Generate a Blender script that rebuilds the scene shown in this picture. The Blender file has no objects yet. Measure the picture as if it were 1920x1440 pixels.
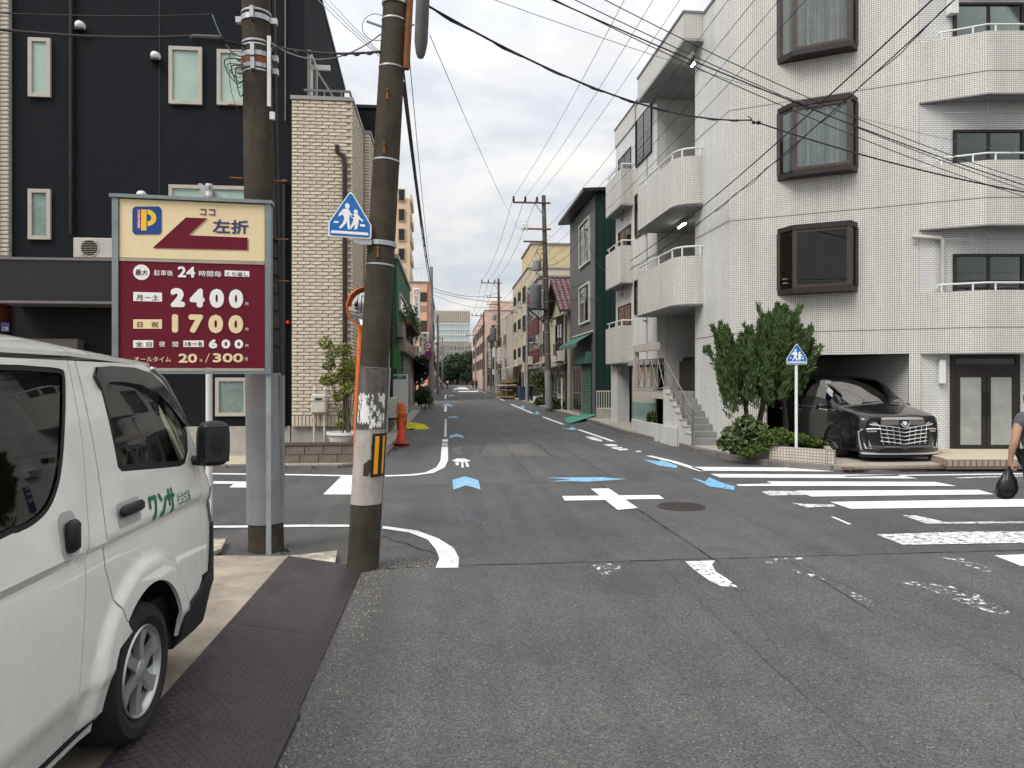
import bpy, bmesh, math, random
from mathutils import Vector, Matrix, geometry
random.seed(7)
sc = bpy.context.scene
R = math.radians
# ------------------------------------------------------------------ camera, sky, sun, exposure
FPX, CAMH, HY, CXP = 1331.0, 1.85, 710.0, 960.0          # survey of a 1920 x 1440 photo
YAW = math.atan((960 - 836) / FPX)
cam_d = bpy.data.cameras.new('camera'); cam = bpy.data.objects.new('camera', cam_d)
sc.collection.objects.link(cam); sc.camera = cam
cam_d.sensor_fit = 'HORIZONTAL'; cam_d.sensor_width = 36; cam_d.lens = 36 * FPX / 1920
cam_d.shift_y = -(720 - HY) / 1920; cam_d.clip_start = 0.05; cam_d.clip_end = 3000
cam.location = (0, 0, CAMH); cam.rotation_euler = (R(90), 0, -YAW)

SUN_EL, SUN_AZ = R(50), R(232)                            # azimuth clockwise from +Y (down the street)
w = bpy.data.worlds.new('World'); sc.world = w; w.use_nodes = True
nt = w.node_tree; nt.nodes.clear(); L = nt.links.new
def wn(t, **k):
    n = nt.nodes.new(t)
    for a, b in k.items(): setattr(n, a, b)
    return n
sky = wn('ShaderNodeTexSky', sky_type='NISHITA', sun_disc=False, sun_elevation=SUN_EL, sun_rotation=SUN_AZ, air_density=1.0, dust_density=2.0, ozone_density=1.2)
skym = wn('ShaderNodeVectorMath', operation='SCALE'); skym.inputs['Scale'].default_value = 0.10; L(sky.outputs[0], skym.inputs[0])
tc = wn('ShaderNodeTexCoord'); sep = wn('ShaderNodeSeparateXYZ'); L(tc.outputs['Generated'], sep.inputs[0])
den = wn('ShaderNodeMath', operation='ADD'); den.inputs[1].default_value = 0.22
mx = wn('ShaderNodeMath', operation='MAXIMUM'); mx.inputs[1].default_value = 0.0; L(sep.outputs[2], mx.inputs[0]); L(mx.outputs[0], den.inputs[0])
dx = wn('ShaderNodeMath', operation='DIVIDE'); L(sep.outputs[0], dx.inputs[0]); L(den.outputs[0], dx.inputs[1])
dy = wn('ShaderNodeMath', operation='DIVIDE'); L(sep.outputs[1], dy.inputs[0]); L(den.outputs[0], dy.inputs[1])
cmb = wn('ShaderNodeCombineXYZ'); L(dx.outputs[0], cmb.inputs[0]); L(dy.outputs[0], cmb.inputs[1])
n1 = wn('ShaderNodeTexNoise'); n1.inputs['Scale'].default_value = 1.5; n1.inputs['Detail'].default_value = 7; n1.inputs['Roughness'].default_value = 0.56; n1.inputs['Distortion'].default_value = 0.4
L(cmb.outputs[0], n1.inputs['Vector'])
r1 = wn('ShaderNodeValToRGB'); r1.color_ramp.elements[0].position = 0.30; r1.color_ramp.elements[1].position = 0.56
r1.color_ramp.elements[0].color = (0.52, 0.52, 0.52, 1); r1.color_ramp.elements[1].color = (1, 1, 1, 1); L(n1.outputs[0], r1.inputs[0])
n2 = wn('ShaderNodeTexNoise'); n2.inputs['Scale'].default_value = 2.3; n2.inputs['Detail'].default_value = 6; n2.inputs['Roughness'].default_value = 0.55
mp = wn('ShaderNodeMapping'); mp.inputs['Location'].default_value = (3.7, 1.9, 0); L(cmb.outputs[0], mp.inputs[0]); L(mp.outputs[0], n2.inputs['Vector'])
r2 = wn('ShaderNodeValToRGB'); r2.color_ramp.elements[0].position = 0.30; r2.color_ramp.elements[1].position = 0.68
r2.color_ramp.elements[0].color = (0.54, 0.575, 0.62, 1); r2.color_ramp.elements[1].color = (0.84, 0.81, 0.76, 1); L(n2.outputs[0], r2.inputs[0])
e = r2.color_ramp.elements.new(0.5); e.color = (0.69, 0.70, 0.72, 1)
mixc = wn('ShaderNodeMix', data_type='RGBA'); L(r1.outputs[0], mixc.inputs[0]); L(skym.outputs[0], mixc.inputs[6]); L(r2.outputs[0], mixc.inputs[7])
# an overcast sky is brighter towards the zenith
pw_ = wn('ShaderNodeMath', operation='POWER'); L(mx.outputs[0], pw_.inputs[0]); pw_.inputs[1].default_value = 1.8
gr_ = wn('ShaderNodeMath', operation='MULTIPLY_ADD'); L(pw_.outputs[0], gr_.inputs[0]); gr_.inputs[1].default_value = 1.2; gr_.inputs[2].default_value = 0.74
bg = wn('ShaderNodeBackground'); L(gr_.outputs[0], bg.inputs[1]); L(mixc.outputs[2], bg.inputs[0])
wo = wn('ShaderNodeOutputWorld'); L(bg.outputs[0], wo.inputs[0])

sun_d = bpy.data.lights.new('sun', 'SUN'); sun = bpy.data.objects.new('sun', sun_d); sc.collection.objects.link(sun)
sun_d.energy = 1.5; sun_d.angle = R(28); sun_d.color = (1.0, 0.965, 0.92)
sun.rotation_euler = (math.pi / 2 - SUN_EL, 0, math.pi - SUN_AZ)
sun.location = (0, -20, 40)
sc.view_settings.view_transform = 'Standard'; sc.view_settings.look = 'None'
sc.view_settings.exposure = 0.60; sc.view_settings.gamma = 1.0; sc.view_settings.use_curve_mapping = False
sc.cycles.use_adaptive_sampling = True; sc.cycles.adaptive_threshold = 0.03; sc.cycles.max_bounces = 4; sc.cycles.transparent_max_bounces = 8; sc.cycles.diffuse_bounces = 2; sc.cycles.glossy_bounces = 3
sc.cycles.caustics_reflective = False; sc.cycles.caustics_refractive = False

# ------------------------------------------------------------------ survey helpers (photo bearings -> metres in the street)
SA, CA = math.sin(YAW), math.cos(YAW)
def ray(px, py):
    u = (px - CXP) / FPX
    return Vector((SA + u * CA, CA - u * SA, -(py - HY) / FPX))
CAM = Vector((0, 0, CAMH))
def az(px, py, z=0.0): d = ray(px, py); return CAM + d * ((z - CAMH) / d.z)
def ay(px, py, y): d = ray(px, py); return CAM + d * (y / d.y)
def ax(px, py, x): d = ray(px, py); return CAM + d * (x / d.x)

# ------------------------------------------------------------------ materials
MATS = {}
def M(name, col=(.5, .5, .5), rough=.6, var=.12, scale=3.0, bump=0.0, bscale=60.0, metal=0.0, spec=.28, coat=0.0, dirt=0.0, dirtcol=(.12, .10, .08), emit=0.0, stretch=None):
    if name in MATS: return MATS[name]
    m = bpy.data.materials.new(name); m.use_nodes = True; MATS[name] = m
    t = m.node_tree; N = t.nodes; b = N['Principled BSDF']; K = t.links.new
    b.inputs['Roughness'].default_value = rough; b.inputs['Metallic'].default_value = metal
    b.inputs['Specular IOR Level'].default_value = spec; b.inputs['Coat Weight'].default_value = coat; b.inputs['Coat Roughness'].default_value = .04
    c4 = (*col, 1); b.inputs['Base Color'].default_value = c4
    if emit: b.inputs['Emission Color'].default_value = c4; b.inputs['Emission Strength'].default_value = emit
    if var or bump or dirt:
        g = N.new('ShaderNodeTexCoord'); vec = g.outputs['Object']
        if stretch:
            mpn = N.new('ShaderNodeMapping'); mpn.inputs['Scale'].default_value = stretch; K(vec, mpn.inputs[0]); vec = mpn.outputs[0]
    last = None
    if var:
        n = N.new('ShaderNodeTexNoise'); n.inputs['Scale'].default_value = scale; n.inputs['Detail'].default_value = 4; n.inputs['Roughness'].default_value = .65; K(vec, n.inputs['Vector'])
        mr = N.new('ShaderNodeMapRange'); mr.inputs[1].default_value = .3; mr.inputs[2].default_value = .7; mr.inputs[3].default_value = 1 - var; mr.inputs[4].default_value = 1 + var; K(n.outputs[0], mr.inputs[0])
        mu = N.new('ShaderNodeVectorMath'); mu.operation = 'SCALE'; mu.inputs[0].default_value = col; K(mr.outputs[0], mu.inputs['Scale']); last = mu.outputs[0]
        rr = N.new('ShaderNodeMapRange'); rr.inputs[1].default_value = .3; rr.inputs[2].default_value = .7; rr.inputs[3].default_value = max(.02, rough - .08); rr.inputs[4].default_value = min(1, rough + .08); K(n.outputs[0], rr.inputs[0]); K(rr.outputs[0], b.inputs['Roughness'])
    if dirt:
        n = N.new('ShaderNodeTexNoise'); n.inputs['Scale'].default_value = scale * .7 + .8; n.inputs['Detail'].default_value = 5; n.inputs['Roughness'].default_value = .72
        mp2 = N.new('ShaderNodeMapping'); mp2.inputs['Scale'].default_value = (2.2, 2.2, .35); K(g.outputs['Object'], mp2.inputs[0]); K(mp2.outputs[0], n.inputs['Vector'])
        mr = N.new('ShaderNodeMapRange'); mr.inputs[1].default_value = .5; mr.inputs[2].default_value = .78; mr.inputs[3].default_value = 0; mr.inputs[4].default_value = dirt; K(n.outputs[0], mr.inputs[0])
        mi = N.new('ShaderNodeMix'); mi.data_type = 'RGBA'; K(mr.outputs[0], mi.inputs[0]); mi.inputs[7].default_value = (*dirtcol, 1)
        if last: K(last, mi.inputs[6])
        else: mi.inputs[6].default_value = c4
        last = mi.outputs[2]
    if last: K(last, b.inputs['Base Color'])
    if bump:
        n = N.new('ShaderNodeTexNoise'); n.inputs['Scale'].default_value = bscale; n.inputs['Detail'].default_value = 4; K(vec, n.inputs['Vector'])
        bp = N.new('ShaderNodeBump'); bp.inputs['Strength'].default_value = bump; bp.inputs['Distance'].default_value = .01; K(n.outputs[0], bp.inputs['Height']); K(bp.outputs[0], b.inputs['Normal'])
    return m
def tile_mat(name, tw, th, mortar, c1, c2, cm, rough=.35, bump=.5, offset=0.0, big=.10):
    if name in MATS: return MATS[name]
    m = bpy.data.materials.new(name); m.use_nodes = True; MATS[name] = m
    t = m.node_tree; N = t.nodes; b = N['Principled BSDF']; K = t.links.new
    uv = N.new('ShaderNodeUVMap'); uv.uv_map = 'UVMap'
    br = N.new('ShaderNodeTexBrick'); br.offset = offset; br.squash = 1
    br.inputs['Scale'].default_value = 1; br.inputs['Mortar Size'].default_value = mortar; br.inputs['Mortar Smooth'].default_value = .3
    br.inputs['Brick Width'].default_value = tw; br.inputs['Row Height'].default_value = th
    br.inputs['Color1'].default_value = (*c1, 1); br.inputs['Color2'].default_value = (*c2, 1); br.inputs['Mortar'].default_value = (*cm, 1)
    K(uv.outputs[0], br.inputs['Vector'])
    g = N.new('ShaderNodeTexCoord'); n = N.new('ShaderNodeTexNoise'); n.inputs['Scale'].default_value = .9; n.inputs['Detail'].default_value = 8; n.inputs['Roughness'].default_value = .65
    mp2 = N.new('ShaderNodeMapping'); mp2.inputs['Scale'].default_value = (2.6, 2.6, .28); K(g.outputs['Object'], mp2.inputs[0]); K(mp2.outputs[0], n.inputs['Vector'])
    mr = N.new('ShaderNodeMapRange'); mr.inputs[1].default_value = .3; mr.inputs[2].default_value = .7; mr.inputs[3].default_value = 1 - big * 1.6; mr.inputs[4].default_value = 1 + big * .6; K(n.outputs[0], mr.inputs[0])
    mu = N.new('ShaderNodeVectorMath'); mu.operation = 'SCALE'; K(br.outputs[0], mu.inputs[0]); K(mr.outputs[0], mu.inputs['Scale']); K(mu.outputs[0], b.inputs['Base Color'])
    b.inputs['Roughness'].default_value = rough
    bp = N.new('ShaderNodeBump'); bp.invert = True; bp.inputs['Strength'].default_value = bump; bp.inputs['Distance'].default_value = .004; K(br.outputs['Fac'], bp.inputs['Height']); K(bp.outputs[0], b.inputs['Normal'])
    return m
def glass_mat(name, tint=(.8, .85, .83), refl=1.0, rough=.02):
    if name in MATS: return MATS[name]
    m = bpy.data.materials.new(name); m.use_nodes = True; MATS[name] = m
    t = m.node_tree; N = t.nodes; N.clear(); K = t.links.new
    tr = N.new('ShaderNodeBsdfTransparent'); tr.inputs[0].default_value = (*tint, 1)
    gl = N.new('ShaderNodeBsdfGlossy'); gl.inputs['Roughness'].default_value = rough; gl.inputs[0].default_value = (refl, refl, refl, 1)
    fr = N.new('ShaderNodeFresnel'); fr.inputs[0].default_value = 1.52
    mi = N.new('ShaderNodeMixShader'); K(fr.outputs[0], mi.inputs[0]); K(tr.outputs[0], mi.inputs[1]); K(gl.outputs[0], mi.inputs[2])
    o = N.new('ShaderNodeOutputMaterial'); K(mi.outputs[0], o.inputs[0])
    return m
def paint_mat(name, col, lo, hi, scale=9, rough=.7, streak=(1, 1, 1)):
    """road paint, worn away where the noise is low"""
    if name in MATS: return MATS[name]
    m = bpy.data.materials.new(name); m.use_nodes = True; MATS[name] = m
    t = m.node_tree; N = t.nodes; b = N['Principled BSDF']; K = t.links.new
    g = N.new('ShaderNodeTexCoord'); mpn = N.new('ShaderNodeMapping'); mpn.inputs['Scale'].default_value = streak; K(g.outputs['Object'], mpn.inputs[0])
    n = N.new('ShaderNodeTexNoise'); n.inputs['Scale'].default_value = scale; n.inputs['Detail'].default_value = 10; n.inputs['Roughness'].default_value = .75; K(mpn.outputs[0], n.inputs['Vector'])
    mr = N.new('ShaderNodeMapRange'); mr.inputs[1].default_value = lo; mr.inputs[2].default_value = hi; K(n.outputs[0], mr.inputs[0])
    n2 = N.new('ShaderNodeTexNoise'); n2.inputs['Scale'].default_value = 4; n2.inputs['Detail'].default_value = 8; K(g.outputs['Object'], n2.inputs['Vector'])
    m2 = N.new('ShaderNodeMapRange'); m2.inputs[1].default_value = .3; m2.inputs[2].default_value = .7; m2.inputs[3].default_value = .86; m2.inputs[4].default_value = 1.06; K(n2.outputs[0], m2.inputs[0])
    mu = N.new('ShaderNodeVectorMath'); mu.operation = 'SCALE'; mu.inputs[0].default_value = col; K(m2.outputs[0], mu.inputs['Scale']); K(mu.outputs[0], b.inputs['Base Color'])
    b.inputs['Roughness'].default_value = rough; K(mr.outputs[0], b.inputs['Alpha'])
    return m
def asphalt_mat(name, base, seed, agg=.5, speck=.5):
    m = bpy.data.materials.new(name); m.use_nodes = True; MATS[name] = m
    t = m.node_tree; N = t.nodes; b = N['Principled BSDF']; K = t.links.new
    g = N.new('ShaderNodeTexCoord'); mpn = N.new('ShaderNodeMapping'); mpn.inputs['Location'].default_value = (seed, seed * 1.7, 0); K(g.outputs['Object'], mpn.inputs[0])
    def noise(s, d=6, r=.6):
        n = N.new('ShaderNodeTexNoise'); n.inputs['Scale'].default_value = s; n.inputs['Detail'].default_value = d; n.inputs['Roughness'].default_value = r; K(mpn.outputs[0], n.inputs['Vector']); return n.outputs[0]
    def rng(s, a, b_, c, d_):
        mr = N.new('ShaderNodeMapRange'); mr.inputs[1].default_value = a; mr.inputs[2].default_value = b_; mr.inputs[3].default_value = c; mr.inputs[4].default_value = d_; K(s, mr.inputs[0]); return mr.outputs[0]
    def mul(a, b_):
        x = N.new('ShaderNodeMath'); x.operation = 'MULTIPLY'; K(a, x.inputs[0]); K(b_, x.inputs[1]); return x.outputs[0]
    big = rng(noise(.45, 6, .68), .3, .7, .74, 1.2)
    st = N.new('ShaderNodeMapping'); st.inputs['Scale'].default_value = (2.4, .12, 1); K(mpn.outputs[0], st.inputs[0])
    ns = N.new('ShaderNodeTexNoise'); ns.inputs['Scale'].default_value = 1.2; ns.inputs['Detail'].default_value = 4; K(st.outputs[0], ns.inputs['Vector'])
    wheel = rng(ns.outputs[0], .35, .65, .88, 1.1)
    fine = rng(noise(75, 3, .7), .3, .7, 1 - agg * .8, 1 + agg * .8)
    vo = N.new('ShaderNodeTexVoronoi'); vo.inputs['Scale'].default_value = 110; K(mpn.outputs[0], vo.inputs['Vector'])
    sc2 = N.new('ShaderNodeSeparateColor'); K(vo.outputs['Color'], sc2.inputs[0])
    stone = rng(sc2.outputs[0], 0, 1, 1 - agg * .7, 1 + agg * .7)
    stain = rng(noise(1.7, 5, .7), .52, .72, 1.0, .80); v = mul(mul(mul(big, wheel), stain), mul(fine, stone))
    mu = N.new('ShaderNodeVectorMath'); mu.operation = 'SCALE'; mu.inputs[0].default_value = base; K(v, mu.inputs['Scale'])
    vo2 = N.new('ShaderNodeTexVoronoi'); vo2.inputs['Scale'].default_value = 62; K(mpn.outputs[0], vo2.inputs['Vector'])
    s3 = N.new('ShaderNodeSeparateColor'); K(vo2.outputs['Color'], s3.inputs[0])
    a = rng(s3.outputs[0], .92, .95, 0, 1); d = rng(vo2.outputs['Distance'], .24, .34, 1, 0)
    f = mul(mul(a, d), rng(noise(1.4, 4), .35, .65, .2, speck))
    mi = N.new('ShaderNodeMix'); mi.data_type = 'RGBA'; K(f, mi.inputs[0]); K(mu.outputs[0], mi.inputs[6]); mi.inputs[7].default_value = (.42, .40, .37, 1)
    K(mi.outputs[2], b.inputs['Base Color']); b.inputs['Roughness'].default_value = .82
    bp = N.new('ShaderNodeBump'); bp.inputs['Strength'].default_value = .55; bp.inputs['Distance'].default_value = .006; K(mul(fine, stone), bp.inputs['Height']); K(bp.outputs[0], b.inputs['Normal'])
    return m

# ------------------------------------------------------------------ mesh helpers
COL = sc.collection
WM = {}                                                    # world matrix each object's children are built in
def thing(name, label, cat, loc=(0, 0, 0), rotz=0.0, group=None):
    o = bpy.data.objects.new(name, None); COL.objects.link(o); o.empty_display_size = .2
    o.location = loc; o.rotation_euler = (0, 0, rotz)
    o['label'] = label; o['category'] = cat
    if group: o['group'] = group
    WM[o.name] = Matrix.Translation(Vector(loc)) @ Matrix.Rotation(rotz, 4, 'Z')
    return o
def tag(o, label=None, cat=None, group=None, kind=None):
    for k, v in (('label', label), ('category', cat), ('group', group), ('kind', kind)):
        if v: o[k] = v
    return o
class MB:
    def __init__(s): s.v = []; s.f = []; s.uv = {}
    def add(s, vs, fs):
        n = len(s.v); s.v += [Vector(p) for p in vs]; s.f += [tuple(i + n for i in f) for f in fs]; return s
    def box(s, x0, x1, y0, y1, z0, z1, mat=None):
        vs = [Vector((x, y, z)) for z in (z0, z1) for y in (y0, y1) for x in (x0, x1)]
        if mat: vs = [mat @ p for p in vs]
        return s.add(vs, [(0, 2, 3, 1), (4, 5, 7, 6), (0, 1, 5, 4), (2, 6, 7, 3), (0, 4, 6, 2), (1, 3, 7, 5)])
    def cbox(s, x0, x1, y0, y1, z0, z1, b=.01, mat=None):
        """box with chamfered edges"""
        b = min(b, (x1 - x0) * .45, (y1 - y0) * .45, (z1 - z0) * .45); bm = bmesh.new()
        pts = []
        for x, sx in ((x0, 1), (x1, -1)):
            for y, sy in ((y0, 1), (y1, -1)):
                for z, sz in ((z0, 1), (z1, -1)):
                    pts += [(x + sx * b, y + sy * b, z), (x + sx * b, y, z + sz * b), (x, y + sy * b, z + sz * b)]
        vs = [bm.verts.new(mat @ Vector(p) if mat else p) for p in pts]
        bmesh.ops.convex_hull(bm, input=vs); bmesh.ops.dissolve_limit(bm, angle_limit=.01, verts=bm.verts, edges=bm.edges)
        bm.verts.index_update(); s.add([p.co.copy() for p in bm.verts], [tuple(q.index for q in f.verts) for f in bm.faces]); bm.free(); return s
    def quad(s, a, b, c, d): return s.add([a, b, c, d], [(0, 1, 2, 3)])
    def prism(s, poly, z0, z1):
        """plan polygon (ccw) raised from z0 to z1; z may be callables"""
        n = len(poly); A = [(p[0], p[1], z0) for p in poly]; B = [(p[0], p[1], z1) for p in poly]
        return s.add(A + B, [tuple(range(n - 1, -1, -1)), tuple(range(n, 2 * n))] + [(i, (i + 1) % n, n + (i + 1) % n, n + i) for i in range(n)])
    def slab(s, poly, d):
        """any planar polygon thickened by vector d"""
        n = len(poly); d = Vector(d); A = [Vector(p) for p in poly]; B = [p + d for p in A]
        return s.add(A + B, [tuple(range(n - 1, -1, -1)), tuple(range(n, 2 * n))] + [(i, (i + 1) % n, n + (i + 1) % n, n + i) for i in range(n)])
    def cyl(s, p0, p1, r0, r1=None, n=12, caps=True):
        r1 = r0 if r1 is None else r1; p0 = Vector(p0); p1 = Vector(p1); d = (p1 - p0).normalized()
        a = d.orthogonal().normalized(); b = d.cross(a)
        vs = []
        for p, r in ((p0, r0), (p1, r1)):
            vs += [p + (a * math.cos(i * 2 * math.pi / n) + b * math.sin(i * 2 * math.pi / n)) * r for i in range(n)]
        fs = [(i, (i + 1) % n, n + (i + 1) % n, n + i) for i in range(n)]
        if caps: fs += [tuple(range(n - 1, -1, -1)), tuple(range(n, 2 * n))]
        return s.add(vs, fs)
    def lathe(s, prof, c=(0, 0, 0), n=20, axis='Z', closed=False, arc=1.0):
        """prof: list of (r, h) about an axis"""
        c = Vector(c); vs = []; m = len(prof)
        for i in range(n if arc == 1 else n + 1):
            t = i * 2 * math.pi * arc / n; ct, st = math.cos(t), math.sin(t)
            for r, h in prof:
                vs.append(c + (Vector((r * ct, r * st, h)) if axis == 'Z' else Vector((r * ct, h, r * st)) if axis == 'Y' else Vector((h, r * ct, r * st))))
        fs = []
        for i in range(n):
            j = (i + 1) % n if arc == 1 else i + 1
            for k in range(m - 1 if not closed else m):
                k2 = (k + 1) % m; q = (i * m + k, j * m + k, j * m + k2, i * m + k2)
                fs.append(q if axis != 'Y' else q[::-1])
        return s.add(vs, fs)
    def tube(s, pts, r, n=6, rr=None):
        pts = [Vector(p) for p in pts]; k = len(pts); vs = []
        d0 = (pts[1] - pts[0]).normalized(); a = d0.orthogonal().normalized()
        for i, p in enumerate(pts):
            d = (pts[min(i + 1, k - 1)] - pts[max(i - 1, 0)]).normalized()
            a = (a - d * a.dot(d)).normalized(); b = d.cross(a); ri = rr[i] if rr else r
            vs += [p + (a * math.cos(j * 2 * math.pi / n) + b * math.sin(j * 2 * math.pi / n)) * ri for j in range(n)]
        fs = [(i * n + j, i * n + (j + 1) % n, (i + 1) * n + (j + 1) % n, (i + 1) * n + j) for i in range(k - 1) for j in range(n)]
        fs += [tuple(range(n - 1, -1, -1)), tuple(range((k - 1) * n, k * n))]
        return s.add(vs, fs)
    def ball(s, c, rx, ry=None, rz=None, nu=12, nv=8):
        ry = rx if ry is None else ry; rz = rx if rz is None else rz; c = Vector(c); vs = [c + Vector((0, 0, -rz))]
        for j in range(1, nv):
            t = -math.pi / 2 + j * math.pi / nv
            vs += [c + Vector((rx * math.cos(t) * math.cos(i * 2 * math.pi / nu), ry * math.cos(t) * math.sin(i * 2 * math.pi / nu), rz * math.sin(t))) for i in range(nu)]
        vs.append(c + Vector((0, 0, rz))); fs = []
        for i in range(nu): fs.append((0, 1 + (i + 1) % nu, 1 + i))
        for j in range(nv - 2):
            for i in range(nu): fs.append((1 + j * nu + i, 1 + j * nu + (i + 1) % nu, 1 + (j + 1) * nu + (i + 1) % nu, 1 + (j + 1) * nu + i))
        k = 1 + (nv - 2) * nu
        for i in range(nu): fs.append((k + i, k + (i + 1) % nu, len(vs) - 1))
        return s.add(vs, fs)
    def xform(s, m): s.v = [m @ p for p in s.v]; return s
    def mesh(s, name, mat, inv=None, smooth=False):
        me = bpy.data.meshes.new(name); vs = [inv @ p for p in s.v] if inv else s.v
        me.from_pydata([tuple(p) for p in vs], [], s.f); me.update()
        if mat: me.materials.append(mat)
        uvl = me.uv_layers.new(name='UVMap'); dat = [0.0] * (2 * len(me.loops)); li = 0
        for pi, p in enumerate(me.polygons):
            nm = p.normal
            if pi in s.uv:
                for q in s.uv[pi]: dat[2 * li] = q[0]; dat[2 * li + 1] = q[1]; li += 1
                continue
            if abs(nm.z) < .75:
                tx, ty = -nm.y, nm.x; l = math.hypot(tx, ty) or 1; tx /= l; ty /= l
                for vi in p.vertices: c = me.vertices[vi].co; dat[2 * li] = c.x * tx + c.y * ty; dat[2 * li + 1] = c.z; li += 1
            else:
                for vi in p.vertices: c = me.vertices[vi].co; dat[2 * li] = c.x; dat[2 * li + 1] = c.y; li += 1
        uvl.data.foreach_set('uv', dat)
        if smooth:
            me.shade_smooth()
            if smooth is not True: me.set_sharp_from_angle(angle=R(smooth))
        return me
    def build(s, name, mat, parent=None, smooth=False, local=False):
        inv = None
        if parent is not None and not local: inv = WM[parent.name].inverted()
        o = bpy.data.objects.new(name, s.mesh(name, mat, inv, smooth)); COL.objects.link(o)
        if parent is not None: o.parent = parent; WM[o.name] = WM[parent.name]
        else: WM[o.name] = Matrix.Identity(4)
        return o
def _builds(s, name, mat, parent=None, smooth=False, local=False):
    par = list(range(len(s.v)))
    def find(a):
        while par[a] != a: par[a] = par[par[a]]; a = par[a]
        return a
    for f in s.f:
        for k in f[1:]: par[find(k)] = find(f[0])
    grp = {}
    for i, f in enumerate(s.f): grp.setdefault(find(f[0]), []).append(f)
    first = None
    for fs in grp.values():
        ids = sorted({i for f in fs for i in f}); mp_ = {a: b for b, a in enumerate(ids)}; m = MB(); m.v = [s.v[i] for i in ids]; m.f = [tuple(mp_[i] for i in f) for f in fs]
        o = m.build(name, mat, parent, smooth, local); first = first or o
    return first
MB.builds = _builds
def inst(name, me, parent, loc, rotz=0.0, scale=None, rot=None):
    """one more piece sharing mesh data; loc is in the parent's frame"""
    o = bpy.data.objects.new(name, me); COL.objects.link(o); o.parent = parent; o.location = loc
    o.rotation_euler = rot if rot else (0, 0, rotz)
    if scale: o.scale = scale
    if parent is not None: WM[o.name] = WM[parent.name] @ Matrix.Translation(Vector(loc)) @ Matrix.Rotation(rotz, 4, 'Z')
    return o
def copy_tree(o, parent=None):
    c = o.copy(); COL.objects.link(c); c.parent = parent
    for ch in list(o.children): copy_tree(ch, c)
    return c
def lerp(a, b, t): return a + (b - a) * t
def sheet(outline, holes, step, fn, grow=0.0, skirt=0.0, skirtdir=None):
    """flat outline with holes, filled with an even triangle mesh, then bent by fn(u,v)->xyz. returns MB"""
    def dens(poly):
        out = []
        for i, p in enumerate(poly):
            q = poly[(i + 1) % len(poly)]; n = max(1, int(math.hypot(q[0] - p[0], q[1] - p[1]) / step))
            out += [(lerp(p[0], q[0], k / n), lerp(p[1], q[1], k / n)) for k in range(n)]
        return out
    def inside(poly, x, y):
        c = False; j = len(poly) - 1
        for i in range(len(poly)):
            xi, yi = poly[i]; xj, yj = poly[j]
            if (yi > y) != (yj > y) and x < (xj - xi) * (y - yi) / (yj - yi) + xi: c = not c
            j = i
        return c
    loops = [dens(outline)] + [dens(h) for h in holes]
    vs = []; es = []
    for lp in loops:
        b = len(vs); vs += lp; es += [(b + i, b + (i + 1) % len(lp)) for i in range(len(lp))]
    xs = [p[0] for p in outline]; ys = [p[1] for p in outline]
    nb = len(vs); y = min(ys) + step * .5; row = 0
    bset = [Vector(p) for p in vs]
    cell = {}
    for p in vs: cell.setdefault((int(p[0] / step), int(p[1] / step)), []).append(p)
    while y < max(ys):
        x = min(xs) + step * (.5 if row % 2 else 0.0)
        while x < max(xs):
            if inside(outline, x, y) and not any(inside(h, x, y) for h in holes):
                ix, iy = int(x / step), int(y / step)
                if not any((p[0] - x) ** 2 + (p[1] - y) ** 2 < (step * .5) ** 2 for a in (-1, 0, 1) for b in (-1, 0, 1) for p in cell.get((ix + a, iy + b), ())): vs.append((x, y))
            x += step
        y += step * .866; row += 1
    ov, oe, of, a_, b_, c_ = geometry.delaunay_2d_cdt([Vector(p) for p in vs], es, [], 0, 1e-6)
    fs = []
    for f in of:
        cx = sum(ov[i].x for i in f) / len(f); cy = sum(ov[i].y for i in f) / len(f)
        if inside(outline, cx, cy) and not any(inside(h, cx, cy) for h in holes): fs.append(tuple(f))
    m = MB(); m.add([fn(p.x, p.y) for p in ov], fs)
    if skirt:
        cnt = {}
        for f in fs:
            for i in range(len(f)):
                a, b = f[i], f[(i + 1) % len(f)]; cnt[(a, b)] = 1
        n0 = len(m.v); mp_ = {}
        sd = Vector(skirtdir) * skirt
        for (a, b) in list(cnt):
            if (b, a) not in cnt:
                for k in (a, b):
                    if k not in mp_: mp_[k] = len(m.v); m.v.append(m.v[k] + sd)
                m.f.append((b, a, mp_[a], mp_[b]))
    return m
def rrect(x0, x1, y0, y1, r, n=4):
    out = []
    for cx, cy, a0 in ((x1 - r, y0 + r, -90), (x1 - r, y1 - r, 0), (x0 + r, y1 - r, 90), (x0 + r, y0 + r, 180)):
        out += [(cx + r * math.cos(R(a0 + 90 * k / n)), cy + r * math.sin(R(a0 + 90 * k / n))) for k in range(n + 1)]
    return out
def smooth_poly(pts, n=6, closed=True):
    """Catmull-Rom"""
    out = []; k = len(pts)
    for i in range(k if closed else k - 1):
        p = [Vector(pts[(i + d) % k] if closed else pts[min(max(i + d, 0), k - 1)]) for d in (-1, 0, 1, 2)]
        for j in range(n):
            t = j / n; out.append(.5 * ((2 * p[1]) + (p[2] - p[0]) * t + (2 * p[0] - 5 * p[1] + 4 * p[2] - p[3]) * t * t + (3 * p[1] - p[0] - 3 * p[2] + p[3]) * t ** 3))
    if not closed: out.append(Vector(pts[-1]))
    return out
TXT = {}
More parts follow.
